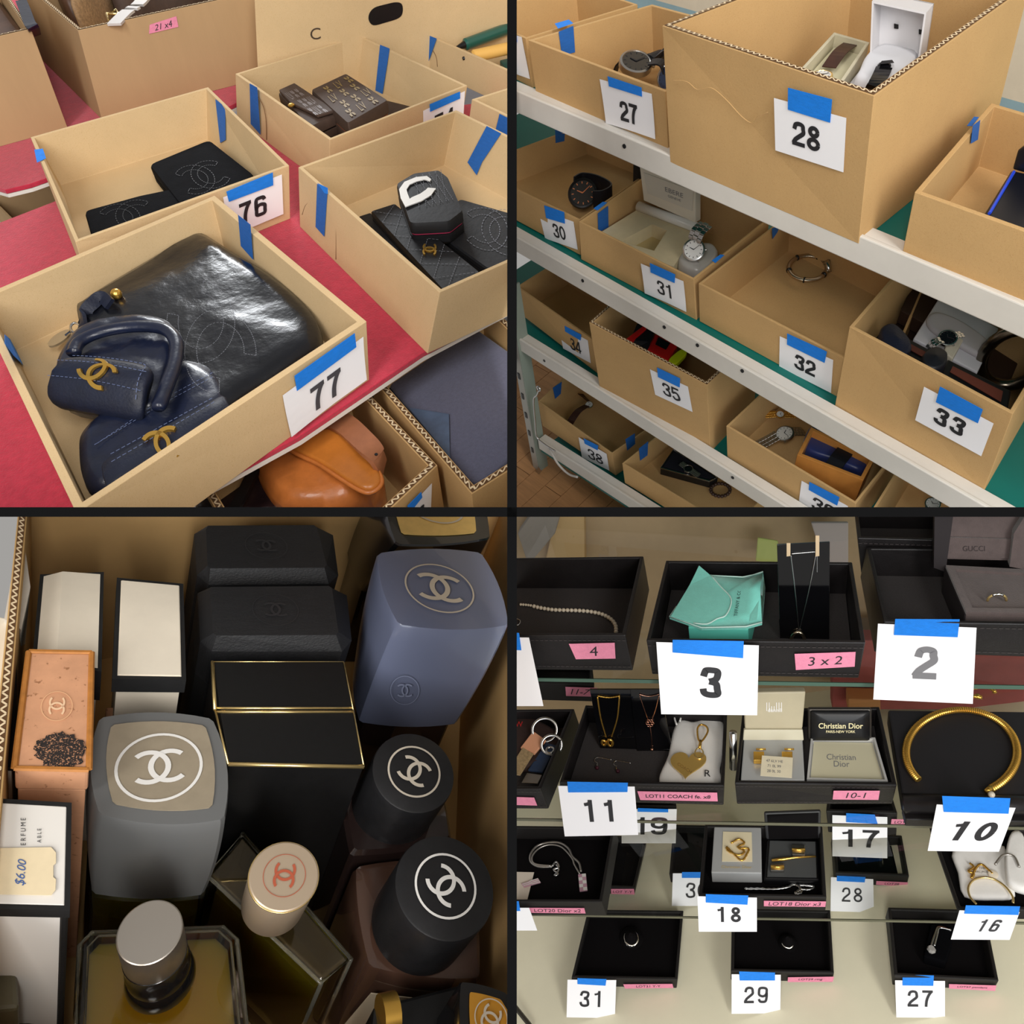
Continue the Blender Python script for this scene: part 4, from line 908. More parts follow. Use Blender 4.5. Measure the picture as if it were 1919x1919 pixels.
# ---- watches
def pp(*pts): return [q.h((u, v), z) for u, v, z in pts]
def hand(c, n, up, ang, L, w, z, r0=0.0):
    sd = up.cross(n); d = up * math.cos(ang) + sd * math.sin(ang); s_ = d.cross(n).normalized() * w / 2; o = c + n * z
    return MB().prism([o - s_ - d * r0, o + s_ - d * r0, o + s_ * .5 + d * L, o - s_ * .5 + d * L], n * 0.0006)
def watch(label, c, n, up, r, case_m, dial_m, straps, sw, kind, strap_m, name='wrist_watch', hands=True, th=0.4, marks=INK):
    n = Vector(n).normalized(); up = Vector(up); up = (up - n * up.dot(n)).normalized(); c = Vector(c)
    T = Thing(q, name, label, 'watch', c - n * r * th)
    T.part('case', MB().lathe(c, n, [(r * .8, -r * th), (r * .98, -r * th * .7), (r, -r * .05), (r * .96, r * .06), (r * .84, r * .10), (r * .80, r * .04)], 32), case_m, smooth=True)
    dl = T.part('dial', MB().lathe(c, n, [(r * .82, r * .02), (r * .82, r * .05)], 32), dial_m)
    sd = up.cross(n)
    if hands:
        T.part('hour_hand', hand(c, n, up, 5.2, r * .42, r * .09, r * .07), marks, dl); T.part('minute_hand', hand(c, n, up, 0.9, r * .64, r * .06, r * .085), marks, dl)
        mk = MB()
        for k in range(12):
            a = k * math.pi / 6; d = up * math.cos(a) + sd * math.sin(a); s_ = d.cross(n).normalized() * r * .03; o = c + n * r * .056
            mk.add([o + d * r * .6 - s_, o + d * r * .6 + s_, o + d * r * .74 + s_, o + d * r * .74 - s_], [(0, 1, 2, 3)])
        T.part('hour_marks', mk, marks, dl, kind='stuff', recalc=False)
    T.part('crown', MB().lathe(c + sd * r * .97 - n * r * .12, sd, [(r * .11, 0), (r * .11, r * .16), (r * .06, r * .18)], 12), case_m, smooth=True)
    for path, wdir in straps:
        path = [Vector(p) for p in path]
        if kind == 'leather':
            T.part('strap', MB().ribbon(path, wdir, sw, r * .10), strap_m, bevel=r * .02)
        else:
            # even resample into links
            seg = [0]
            for a, b in zip(path[:-1], path[1:]): seg.append(seg[-1] + (b - a).length)
            n_ = max(3, int(seg[-1] / (r * .34)))
            def at(s):
                for i in range(len(seg) - 1):
                    if s <= seg[i + 1] + 1e-9: t = (s - seg[i]) / max(1e-9, seg[i + 1] - seg[i]); return path[i] * (1 - t) + path[i + 1] * t
                return path[-1]
            mb = MB(); wv = Vector(wdir).normalized()
            for i in range(n_):
                a = at(seg[-1] * (i + .05) / n_); b = at(seg[-1] * (i + .95) / n_); t = (b - a).normalized(); nn_ = t.cross(wv).normalized(); w2 = nn_.cross(t)
                for (o0, o1, dd) in ((-.5, -.19, 0), (-.17, .17, .35), (.19, .5, 0)):
                    sh = (b - a) * dd
                    mb.hexa([a + sh + w2 * sw * o0 - nn_ * r * .06, a + sh + w2 * sw * o1 - nn_ * r * .06, b + sh + w2 * sw * o1 - nn_ * r * .06, b + sh + w2 * sw * o0 - nn_ * r * .06],
                            [a + sh + w2 * sw * o0 + nn_ * r * .07, a + sh + w2 * sw * o1 + nn_ * r * .07, b + sh + w2 * sw * o1 + nn_ * r * .07, b + sh + w2 * sw * o0 + nn_ * r * .07])
            T.part('bracelet_links', mb, strap_m, kind='stuff', bevel=r * .02, seg=1)
    return T
VIEW = lambda p: (q.eye - p).normalized()
STRB = mat('strap_black', (16, 18, 26), 0.5, var=0.2, vscale=80); STRBR = mat('strap_brown', (62, 34, 26), 0.45, var=0.25, vscale=60)
DIALB = mat('dial_black', (20, 20, 24), 0.2, coat=0.6); DIALW = mat('dial_white', (224, 224, 222), 0.25, coat=0.5); CASEB = mat('case_black', (26, 26, 28), 0.3)
DIALN = mat('dial_navy', (28, 44, 78), 0.2, coat=0.6)
# in 27
z = c27.B[2].z + 0.008; k_ = q.m(q.h((1190, 125), z))
c = q.h((1192, 116), z + 0.05)
watch('black chronograph standing on its strap behind the card numbered 27', c, VIEW(c) * 0.35 + UP + DX * 0.15 + DY * .2, DY - DX, 30 * k_, STEEL, DIALB,
      [(curve([c - DX * 26 * k_ + DY * 4 * k_, c - DX * 44 * k_ - UP * 12 * k_, c - DX * 54 * k_ - UP * 34 * k_], 4), DX * 0.4 - DY), (curve([c + DX * 22 * k_ + DY * 12 * k_, c + DX * 44 * k_ + DY * 20 * k_ , c + DX * 60 * k_ + DY * 20 * k_ - UP * 30 * k_], 4), DX * 0.4 - DY)], 22 * k_, 'leather', STRB)
c = q.h((1250, 145), z + 0.035)
watch('navy dial watch half hidden by the box numbered 28', c, VIEW(c) - DX * 0.6, UP, 21 * k_, STEEL, DIALN, [(curve([c + UP * 18 * k_, c + UP * 30 * k_ + DY * 30 * k_], 3), DX)], 16 * k_, 'leather', STRB)
solo(q, 'watch_strap', MB().ribbon(curve(pp((1212, 108, z + .04), (1224, 100, z + .05), (1236, 104, z + .05), (1244, 112, z + .03)), 4), DY + DX * .3, 0.03, 0.005), STRB, 'loose black strap behind the chronograph in tray 27', 'strap', bevel=0.001)
# in 28: cream case with brown strap watch, white case with black-banded watch on a cushion
zb = c28.B[2].z + c28.H * 0.50
CRM = mat('case_cream', (206, 198, 172), 0.6); WHT = mat('case_white', (214, 212, 214), 0.5)
def tub(label, rim, z1, h, m, t=0.004, name='watch_case', inner=None):
    R = [q.h(p, z1) for p in rim]; B = [Vector((p.x, p.y, z1 - h)) for p in R]; c = sum(B, Vector()) / 4
    T = Thing(q, name, label, 'case', c)
    IR = inset(R, t); IB = inset([p + Vector((0, 0, t)) for p in B], t)
    T.part('case_body', MB().add(B + R + IR + IB, [(3, 2, 1, 0), (12, 13, 14, 15)] + [(i, (i + 1) % 4, 4 + (i + 1) % 4, 4 + i) for i in range(4)] + [(4 + i, 4 + (i + 1) % 4, 8 + (i + 1) % 4, 8 + i) for i in range(4)] + [(8 + i, 8 + (i + 1) % 4, 12 + (i + 1) % 4, 12 + i) for i in range(4)]), m, bevel=0.001)
    return T, R, IB
Tc, R, IB = tub('narrow cream watch case lying in the box numbered 28', [(1563, 60), (1630, 79), (1570, 168), (1490, 140)], zb + 0.05, 0.05, CRM, 0.005)
pad = [p * 1.0 for p in inset([Vector((p.x, p.y, zb + 0.034)) for p in R], 0.007)]
Tc.part('cushion', MB().prism(pad, (0, 0, -0.02)), mat('cushion_ivory', (214, 208, 176), 0.7), bevel=0.003)
c = q.h((1540, 141), zb + 0.044); u = q.h((1592, 84), zb + 0.044)
watch('gold watch with brown leather strap and pale dial in the cream case', c, UP, u - c, 20 * q.m(c), GOLD_P, DIALW, [(curve([c + (u - c) * .25, c + (u - c) * .6 + UP * 0.006, u + (u - c) * .02], 4), DX)], 27 * q.m(c), 'leather', STRBR)
Tl = Thing(q, 'watch_box', 'open white watch box with lid upright in the box numbered 28', 'case', q.h((1660, 150), zb))
lidp = [q.h((1630, 112), zb + 0.06), q.h((1722, 122), zb + 0.06)]
wq = planeof(lidp[0], lidp[1], lidp[0] + UP + DY * 0.12); wq = faced(q, wq)
L4 = [q.pl(p, wq) for p in ((1634, 2), (1736, 24), (1722, 122), (1630, 106))]
lid = Tl.part('lid', MB().hexa([p - wq[1] * 0.045 for p in L4], [p - wq[1] * 0.040 for p in L4]), WHT)
for i in range(4):
    a, b = L4[i], L4[(i + 1) % 4]; ctr = sum(L4, Vector()) / 4
    ia, ib = a + (ctr - a) * 0.07, b + (ctr - b) * 0.07
    Tl.part('lid_side', MB().hexa([a - wq[1] * 0.045, b - wq[1] * 0.045, ib - wq[1] * 0.045, ia - wq[1] * 0.045], [a, b, ib, ia]), WHT, lid)
for p in ((1667, 64), (1714, 75)):
    s_ = [q.pl(x, wq, -0.038) for x in ((p[0] - 4, p[1] - 5), (p[0] + 4, p[1] - 3), (p[0] + 4, p[1] + 5), (p[0] - 4, p[1] + 4))]
    Tl.part('lid_magnet', MB().prism(s_, wq[1] * 0.002), DARK, lid)
bq = [(1626, 112), (1722, 122), (1690, 200), (1580, 170)]
mb, Rb, Bb = block(q, bq, zb - 0.02, zb + 0.03); Tl.part('case_base', mb, WHT, bevel=0.002)
mb, zt = pillow(q, [(1606, 150), (1620, 122), (1650, 104), (1690, 112), (1716, 122), (1700, 150), (1672, 176), (1636, 182), (1600, 168)], zb + 0.03, 0.04, 4, 0.06); Tl.part('cushion', mb, mat('cushion_white', (216, 216, 220), 0.6), smooth='all')
c = q.h((1665, 124), zt + 0.012)
watch('slim black banded dress watch wrapped on the white cushion', q.h((1656, 126), zt + .006), UP * .7 + VIEW(c) * .5, DY, 9 * k_, SILVER, DIALB,
      [(curve(pp((1657, 126, zt + .008), (1650, 142, zt + .010), (1640, 160, zt + .006), (1632, 176, zt - .01)), 4), DX)], 20 * k_, 'leather', mat('band_gloss_black', (14, 14, 16), 0.15), hands=False)
solo(q, 'watch_buckle', MB().hexa(pp((1650, 120, zt + .006), (1676, 118, zt + .006), (1672, 112, zt + .006), (1652, 114, zt + .006)), pp((1650, 120, zt + .012), (1676, 118, zt + .012), (1672, 112, zt + .012), (1652, 114, zt + .012))), CASEB, 'dark folding buckle at the top of the white cushion', 'buckle')
# in 29: black case
zc = c29.B[3].z + 0.02
Tk = Thing(q, 'jewellery_case', 'black case with a blue inner line in the last tray of the top shelf', 'case', q.h((1890, 380), zc))
BLK = mat('case_black_navy', (16, 18, 28), 0.35)
kb = [q.h(p, zc + 0.05) for p in ((1896, 318), (1990, 340), (1990, 470), (1844, 402))]
Tk.part('case_base', MB().prism([p + Vector((0, 0, -0.05)) for p in kb], (0, 0, 0.05)), BLK, bevel=0.003)
Tk.part('blue_line', MB().tube(pp((1900, 322, zc + .052), (1854, 400, zc + .052)), 0.0022, 6), mat('enamel_blue', (36, 74, 214), 0.3))
lp = planeof(kb[0], kb[0] + DX, kb[0] + UP)
Tk.part('lid', MB().prism([q.pl(p, faced(q, lp)) for p in ((1896, 318), (1906, 282), (1990, 230), (1990, 345))], DY * 0.02), BLK, bevel=0.003)
# in 30: black sports watch
z = c30.B[2].z + 0.008
c = q.h((1092, 362), z + 0.045); k_ = q.m(c)
watch('chunky black sports watch with orange-rimmed dial in tray 30', c, VIEW(c) + UP * .4, UP, 28 * k_, CASEB, mat('dial_smoke', (60, 56, 54), 0.15, coat=0.7), [(curve([c - DX * 24 * k_ + UP * 6 * k_, c - DX * 30 * k_ + DY * 28 * k_, c + DY * 40 * k_, c + DX * 40 * k_ + DY * 36 * k_, c + DX * 44 * k_ + DY * 12 * k_, c + DX * 30 * k_ - DY * 2 * k_], 5), UP)], 34 * k_, 'leather', STRB, marks=mat('marks_orange', (206, 120, 70), 0.5))
# in 31
z = c31.B[2].z + 0.006; CASEC = mat('case_cream_leather', (220, 206, 170), 0.55, var=0.05, vscale=40); CASEI = mat('case_ivory', (232, 224, 208), 0.5)
To = Thing(q, 'watch_case', 'open cream watch case with raised lid in tray 31', 'case', q.h((1230, 440), z))
t0 = q.h((1192, 398), z + 0.045)
mb, Rb, Bb = block(q, [(1196, 392), (1305, 432), (1262, 500), (1118, 440)], z, z + 0.045); 
well = [(1222, 420), (1250, 432), (1226, 470), (1164, 452)]
# base as four blocks around a well
W = [q.h(p, z + 0.045) for p in well]
for i in range(4):
    a, b, c_, d_ = Rb[i], Rb[(i + 1) % 4], W[(i + 1) % 4], W[i]
    To.part('case_base', MB().hexa([Vector((p.x, p.y, z)) for p in (a, b, c_, d_)], [a, b, c_, d_]), CASEC)
To.part('well_floor', MB().prism([Vector((p.x, p.y, z + 0.012)) for p in W], (0, 0, -0.01)), mat('well_tan', (206, 184, 132), 0.6))
hp = planeof(q.h((1196, 392), z + 0.05), q.h((1305, 432), z + 0.05), q.h((1196, 392), z + 0.05) + UP + DY * 0.18); hp = faced(q, hp)
LD = [q.pl(p, hp) for p in ((1198, 308), (1303, 350), (1303, 418), (1206, 376))]
lid = To.part('lid', MB().hexa([p - hp[1] * 0.022 for p in LD], LD), CASEI, bevel=0.002)
To.part('lid_hinge_roll', MB().tube([q.h((1196, 386), z + 0.056), q.h((1304, 426), z + 0.056)], 0.011, 12), mat('case_white_gloss', (240, 238, 234), 0.25), smooth='all')
IN = [q.pl(p, hp, 0.001) for p in ((1207, 323), (1300, 357), (1298, 395), (1214, 362))]
To.part('lid_panel', MB().hexa(IN, [p + hp[1] * 0.001 for p in IN]), mat('panel_ivory', (222, 216, 204), 0.5), lid)
mpL = quadmap(IN); lf = lambda s, t: mpL(s, t) + hp[1] * 0.0016
for tx, yy, sz in (('EBERE', 0.58, 0.22), ('GENEVE', 0.30, 0.12)):
    To.part('lettering', flat(lf, glyphs(tx, 0.0), (0.62, yy), sz, 2.2, fit='h'), INKG, lid, recalc=False)
solo(q, 'black_case_panel', MB().hexa([q.h(p, z) for p in ((1300, 400), (1400, 440), (1420, 425), (1320, 385))], [q.h(p, z + 0.17) for p in ((1300, 300), (1400, 345), (1420, 330), (1320, 290))]), mat('case_charcoal', (34, 36, 38), 0.4), 'charcoal case standing upright behind the steel watch in tray 31', 'case', bevel=0.003)
solo(q, 'black_case_panel', MB().hexa([q.h(p, z) for p in ((1186, 380), (1202, 384), (1206, 378), (1192, 372))], [q.h(p, z + 0.13) for p in ((1187, 300), (1200, 306), (1204, 300), (1192, 296))]), mat('case_charcoal', (34, 36, 38), 0.4), 'black side panel beside the raised cream lid', 'case')
c = q.h((1300, 468), z + 0.075); k_ = q.m(c)
watch('steel bracelet watch with silver dial hanging over a cushion in tray 31', c, VIEW(c) + UP * .3, UP, 21 * k_, SILVER, DIALW, [(curve([c + UP * 18 * k_, c + UP * 34 * k_ + DY * 8 * k_, c + UP * 38 * k_ + DY * 30 * k_], 4), DX), (curve([c - UP * 18 * k_, c - UP * 32 * k_, c - UP * 44 * k_ + DY * 4 * k_], 4), DX)], 30 * k_, 'metal', SILVER)
solo(q, 'plastic_cushion', pillow(q, [(1270, 500), (1290, 478), (1330, 470), (1345, 490), (1320, 520), (1290, 520)], z, 0.05, 4, 0.05)[0], mat('plastic_clear_grey', (190, 188, 184), 0.2), 'clear plastic cushion under the steel watch of tray 31', 'cushion', smooth='all')
# in 32: thin bracelet
z = c32.B[3].z + 0.01; c = q.h((1515, 498), z); k_ = q.m(c)
Tb = Thing(q, 'thin_bracelet', 'thin pale metal bracelet with a small clasp lying alone in tray 32', 'bracelet', c)
ring_ = [q.h((1514 + 36 * math.cos(a) , 502 + 23 * math.sin(a)), z + 0.012) for a in [i * math.pi / 16 for i in range(32)]]
Tb.part('band', MB().tube(ring_, 0.0052, 8, closed=True, flat=0.7), mat('metal_pale_rose', (196, 182, 164), 0.35, 1.0), smooth='all')
Tb.part('clasp', MB().tube([ring_[30], ring_[31] + UP * 0.01, ring_[1] + DX * 0.006], 0.006, 8), SILVER, smooth='all')
for i in (3, 9, 15, 21, 27): Tb.part('band_joint', MB().tube([ring_[i] - (ring_[i + 1] - ring_[i]) * .2, ring_[i] + (ring_[i + 1] - ring_[i]) * .2], 0.0062, 8), CASEB, smooth='all')
# in 33
z = c33.B[2].z + 0.02; zt = c33.B[2].z + c33.H
REDB = mat('lining_mahogany', (92, 44, 32), 0.5); GRB = mat('card_grey_white', (204, 202, 208), 0.7)
def lidbox(label, quad, zz, m, inner):
    T = Thing(q, 'watch_case', label, 'case', q.h(quad[0], zz - 0.05))
    P = [q.h(p, zz) for p in quad]
    T.part('lid_rim', MB().prism([p - UP * 0.06 for p in P], UP * 0.06), m, bevel=0.003)
    I = [p + UP * 0.001 for p in inset(P, 0.012)]
    T.part('lid_lining', MB().prism(I, UP * 0.001), inner); return T
lidbox('dark watch case with mahogany lining near the divider side of box 33', [(1662, 612), (1768, 668), (1762, 700), (1640, 632)], zt - 0.05, DARK, REDB)
lidbox('dark watch case with mahogany lining at the open end of box 33', [(1776, 672), (1896, 732), (1888, 775), (1762, 700)], zt - 0.03, DARK, REDB)
solo(q, 'dark_cushion', pillow(q, [(1646, 628), (1670, 620), (1700, 650), (1702, 672), (1680, 680), (1650, 660)], zt - 0.07, 0.04, 4, .1)[0], NAVY_M, 'dark blue watch cushion in the first case of box 33', 'cushion', smooth='all')
solo(q, 'dark_cushion', pillow(q, [(1722, 682), (1745, 668), (1768, 680), (1764, 702), (1740, 712), (1724, 702)], zt - 0.06, 0.05, 4, .1)[0], STRB, 'round black watch cushion between the two mahogany cases', 'cushion', smooth='all')
mb, Rb, Bb = block(q, [(1762, 555), (1872, 615), (1832, 698), (1712, 634)], zt - 0.12, zt - 0.06)
Tg = Thing(q, 'display_card', 'grey-white display card with a steel watch in box 33', 'card', q.h((1780, 640), zt - 0.12)); Tg.part('card_body', mb, GRB, bevel=0.002)
mb, _ = pillow(q, [(1735, 600), (1752, 588), (1790, 600), (1830, 625), (1856, 650), (1846, 672), (1800, 650), (1750, 622)], zt - 0.06, 0.012, 4, .0); Tg.part('oval_pad', mb, mat('card_grey', (176, 172, 176), 0.7), smooth='all')
c = q.h((1776, 633), zt - 0.035); k_ = q.m(c)
watch('steel bracelet watch with dark dial on the grey card in box 33', c, VIEW(c) * .7 + UP, DY + DX * .3, 17 * k_, SILVER, DIALB, [(curve([c + DY * 12 * k_ + DX * 4 * k_, c + DY * 30 * k_ + DX * 12 * k_ - UP * 4 * k_], 3), DX - DY * .3), (curve([c - DY * 12 * k_ - DX * 4 * k_, c - DY * 26 * k_ - DX * 10 * k_, c - DY * 34 * k_ - DX * 12 * k_ - UP * 12 * k_], 3), DX - DY * .3)], 17 * k_, 'metal', SILVER)
solo(q, 'watch_stand', slab(q, [(1782, 622), (1806, 636), (1786, 672), (1768, 660)], zt - 0.062, 0.016), mat('card_beige', (196, 188, 170), 0.6), 'small beige stand under the steel watch of box 33', 'stand', bevel=0.002)
c = q.h((1900, 672), zt - 0.05)
Tbg = Thing(q, 'bangle', 'broad dark metal bangle at the outer edge of box 33', 'bangle', c)
Tbg.part('bangle_band', MB().tube([c + DX * 0.04 * math.cos(a) + UP * 0.06 * math.sin(a) + DY * 0.02 * math.cos(a) for a in [i * math.pi / 12 for i in range(24)]], 0.010, 8, closed=True), mat('metal_dark', (120, 112, 100), 0.25, 1.0), smooth='all')
solo(q, 'brown_case', MB().prism(pp((1712, 530, zt - .12), (1765, 555, zt - .12), (1725, 630, zt - .12), (1680, 605, zt - .12)), (0, 0, 0.03)), mat('brown_dark', (52, 34, 24), 0.6), 'dark brown case lid behind the grey card in box 33', 'case', bevel=0.002)
solo(q, 'case_base', MB().prism([q.h(p, z) for p in ((1742, 520), (1930, 620), (1880, 740), (1650, 640))], (0, 0, 0.03)), mat('brown_dark', (52, 34, 24), 0.6), 'dark brown base tray filling the bottom of box 33', 'case', bevel=0.002)
# in 35: red and yellow
zt = c35.B[2].z + c35.H
REDP = mat('plastic_red', (214, 28, 26), 0.4); YEL = mat('plastic_lime', (206, 220, 26), 0.4)
solo(q, 'watch_strap', slab(q, [(1205, 610), (1212, 614), (1180, 645), (1168, 638)], zt - 0.05, 0.012), REDP, 'bright red strap at the back of box 35', 'strap', bevel=0.003)
solo(q, 'watch_strap', MB().ribbon(pp((1212, 612, zt - .05), (1200, 640, zt - .045), (1196, 664, zt - .06)), DX, 0.05, 0.012), STRB, 'wide black strap between the red parts in box 35', 'strap', bevel=0.003)
Tr = Thing(q, 'digital_watch', 'red digital watch body beside the lime strap in box 35', 'watch', q.h((1240, 645), zt - .06))
mb, Rb, Bb = block(q, [(1228, 624), (1270, 646), (1252, 678), (1212, 655)], zt - 0.065, zt - 0.045); Tr.part('watch_body', mb, REDP, bevel=0.004)
Tr.part('screen', MB().prism(pp((1234, 632, zt - .044), (1256, 644, zt - .044), (1248, 656, zt - .044), (1228, 646, zt - .044)), (0, 0, 0.002)), DARK, bevel=0.001)
ys = smooth_poly([Vector((u, v, 0)) for u, v in ((1277, 654), (1287, 660), (1272, 678), (1262, 682), (1254, 678), (1256, 670))], 4)
solo(q, 'watch_strap', MB().prism([q.h((p.x, p.y), zt - .04) for p in ys], (0, 0, -0.012)), YEL, 'lime yellow strap end in box 35', 'strap', bevel=0.002)
# in 36
z = c36.B[3].z + 0.008
c = q.h((1462, 776), z + 0.02); k_ = q.m(c)
watch('small yellow gold bracelet watch at the back of tray 36', c, UP + VIEW(c) * .3, DX + DY * .6, 8 * k_, GOLD, DIALW, [(curve([c + (DX + DY * .8) * 6 * k_, c + (DX + DY * .8) * 22 * k_], 3), DY - DX), (curve([c - (DX + DY * .8) * 6 * k_, c - (DX + DY * .8) * 20 * k_ - UP * .005], 3), DY - DX)], 16 * k_, 'metal', GOLD)
c = q.h((1470, 812), z + 0.03)
watch('heavy steel bracelet watch lying on its side in tray 36', c, UP * .8 + VIEW(c) * .5 - DX * .3, DX + DY * .9, 17 * k_, STEEL, mat('dial_pale', (214, 212, 206), 0.15, coat=.8), [(curve([c + (DX * .5 + DY) * 12 * k_, c + (DX * .5 + DY) * 34 * k_ - UP * .012], 3), DX - DY * .4), (curve([c - (DX * .5 + DY) * 12 * k_, c - (DX * .5 + DY) * 30 * k_ - UP * .012, c - (DX * .5 + DY) * 46 * k_ - UP * .02], 3), DX - DY * .4)], 22 * k_, 'metal', STEEL)
WOODC = mat('wood_honey', (200, 136, 66), 0.4, var=0.15, vscale=8, stretch=(1, 8, 1))
Tw, R, IB = tub('honey-coloured wooden watch case with blue satin in tray 36', [(1520, 800), (1640, 858), (1618, 900), (1494, 852)], z + 0.085, 0.085, WOODC, 0.008)
mb, _ = pillow(q, [(1518, 806), (1570, 822), (1632, 858), (1614, 892), (1560, 872), (1506, 850)], z + 0.02, 0.045, 4, 0.05); Tw.part('satin_cushion', mb, mat('satin_blue', (40, 52, 108), 0.35, sheen=0.3), smooth='all')
Tw.part('strap_band', MB().ribbon(pp((1590, 838, z + .07), (1570, 862, z + .072), (1562, 874, z + .066)), DX + DY * .2, 0.035, 0.005), STRB)
# in 37
z = c37.B[3].z + 0.03; c = q.h((1748, 944), z + 0.03); k_ = q.m(c)
watch('round steel watch on a dark strap in the tray beside tray 36', c, UP + VIEW(c) * .4, DY, 14 * k_, SILVER, DIALW, [(curve([c + DY * 10 * k_, c + DY * 36 * k_ - UP * .01], 3), DX)], 20 * k_, 'leather', STRBR)
# in 38
z = c38.B[2].z + 0.01; c = q.h((1104, 758), z + 0.025); k_ = q.m(c)
watch('small watch with curved brown leather strap in tray 38', c, UP + VIEW(c) * .2, DX, 8 * k_, SILVER, DIALW, [(curve(pp((1100, 760, z + .025), (1084, 770, z + .04), (1072, 786, z + .03), (1064, 800, z + .005)), 5), DX + DY * .6), (curve(pp((1108, 756, z + .02), (1094, 744, z + .01), (1088, 738, z + .006)), 3), DX)], 13 * k_, 'leather', STRBR)
# in 39
z = c39.B[3].z + 0.008
mb, Rb, Bb = block(q, [(1262, 842), (1345, 895), (1330, 902), (1238, 877)], z, z + 0.03)
Tj = Thing(q, 'jewellery_case', 'open black case with a white rim in the tray beside tray 38', 'case', q.h((1290, 880), z)); Tj.part('case_base', mb, CASEB)
Tj.part('case_rim', MB().tube([p for p in Rb], 0.003, 6, closed=True), SILVER)
Tj.part('case_lining', MB().prism(inset([p + UP * 0.001 for p in Rb], 0.006), (0, 0, 0.002)), mat('velvet_dark', (14, 16, 30), 0.9))
c = q.h((1290, 878), z + .04)
watch('dim steel watch lying in the open black case', c, UP, DX, 9 * q.m(c), STEEL, DIALB, [(curve([c + DX * .01, c + DX * .04], 2), DY), (curve([c - DX * .01, c - DX * .03], 2), DY)], 12 * q.m(c), 'metal', STEEL, hands=False)
Tbd = Thing(q, 'beaded_bracelet', 'dark beaded bracelet beside the open black case', 'bracelet', q.h((1350, 920), z))
for k in range(18):
    a = k * 2 * math.pi / 18; Tbd.part('bead', MB().ball(q.h((1350 + 18 * math.cos(a), 918 + 12 * math.sin(a)), z + .008), 0.006, 8), mat('bead_brown', (70, 50, 44), 0.3), smooth='all')
# =================================================================== bay 3: perfume bottles and boxes standing in a carton
q = Q3
UP = Vector((0, 0, 1))
BX = Carton(q, 'perfume_carton', 'big open carton that holds all the perfume boxes and bottles', 'box', [(42, 880), (985, 860), (1120, 2350), (-110, 2350)], {}, 0.0, mat('cardboard_kraft', (200, 162, 108), 0.85, var=0.07, vscale=6, bump=0.08, bscale=160, spec=0.2), t=0.010, H=0.40, flute=True)
def ringq(C, b=0.05, n=8, k=1.0):
    """closed ring through four corners with sides bowed outwards by b"""
    c = sum(C, Vector()) / 4; out = []
    for i in range(4):
        p, r = C[i], C[(i + 1) % 4]; m_ = (p + r) / 2 - c; nrm = Vector((m_.x, m_.y, 0)).normalized(); L = (r - p).length
        for j in range(n):
            t = 0.03 + 0.94 * j / (n - 1)
            out.append(p * (1 - t) + r * t + nrm * b * L * 4 * t * (1 - t))
    return [c + (p - c) * k for p in out]
def H3(px, z): return [q.h(p, z) for p in px]
def mixr(A, B, t): return [a * (1 - t) + b * t for a, b in zip(A, B)]
GREYC = mat('cap_grey', (106, 107, 107), 0.42); PANT = mat('panel_taupe', (152, 140, 120), 0.35, var=0.08, vscale=40)
BLUEC = mat('cap_blue', (104, 111, 136), 0.28, coat=0.3, spec=0.6); LOGOW = mat('print_white', (232, 230, 226), 0.4); LOGOS = mat('print_silver', (206, 196, 180), 0.35, 0.15)
GLASS = clear('bottle_glass', (236, 232, 214), 0.12); AMBER = murky('liquid_amber', (226, 176, 60)); YELL = murky('liquid_yellow', (226, 206, 80))
BROWNG = mat('glass_brown', (92, 66, 54), 0.12, trans=0.35, coat=0.6); DARKG = mat('glass_dark', (46, 34, 32), 0.1, trans=0.25, coat=0.6)
BOXW = mat('box_white', (228, 218, 200), 0.6, var=0.04, vscale=20); BOXK = mat('box_black', (20, 20, 21), 0.7, var=0.2, vscale=60, bump=0.15, bscale=300); BOXG = mat('box_black_grain', (30, 30, 32), 0.55, var=0.2, vscale=50, bump=0.4, bscale=260, stretch=(1, 4, 1))
PEACH = mat('box_peach', (206, 152, 116), 0.6, var=0.12, vscale=24, speck=((160, 110, 76), 160, 0.64))
def logo_disc(T, top, c, up, R, m, ring=True, under=None, n=Vector((0, 0, 1)), rot=0.0, sz=0.62, rw=0.07, lift=0.001):
    """round emblem on a flat top: centre c, up direction, radius R"""
    n = n.normalized(); up = (up - n * up.dot(n)).normalized(); sd = up.cross(n)
    mp = lambda s, t: c + sd * (s - .5) * 2 * R + up * (t - .5) * 2 * R + n * lift
    if ring: T.part('emblem_ring', flat(mp, ringshape(0.5, rw * .5), (0.5, 0.5), 1.0, 1.0), m, under, recalc=False)
    e1, e2 = (flat(mp, a_, (0.5, 0.5), sz * .62, 1.0, rot) for a_ in (arc(.27, 0, .5, .15, 48, 312, 26), arc(-.27, 0, .5, .15, 228, 492, 26)))
    e1.add([p + n * 0.0004 for p in e2.v], e2.f)
    T.part('emblem', e1, m, under, recalc=False)
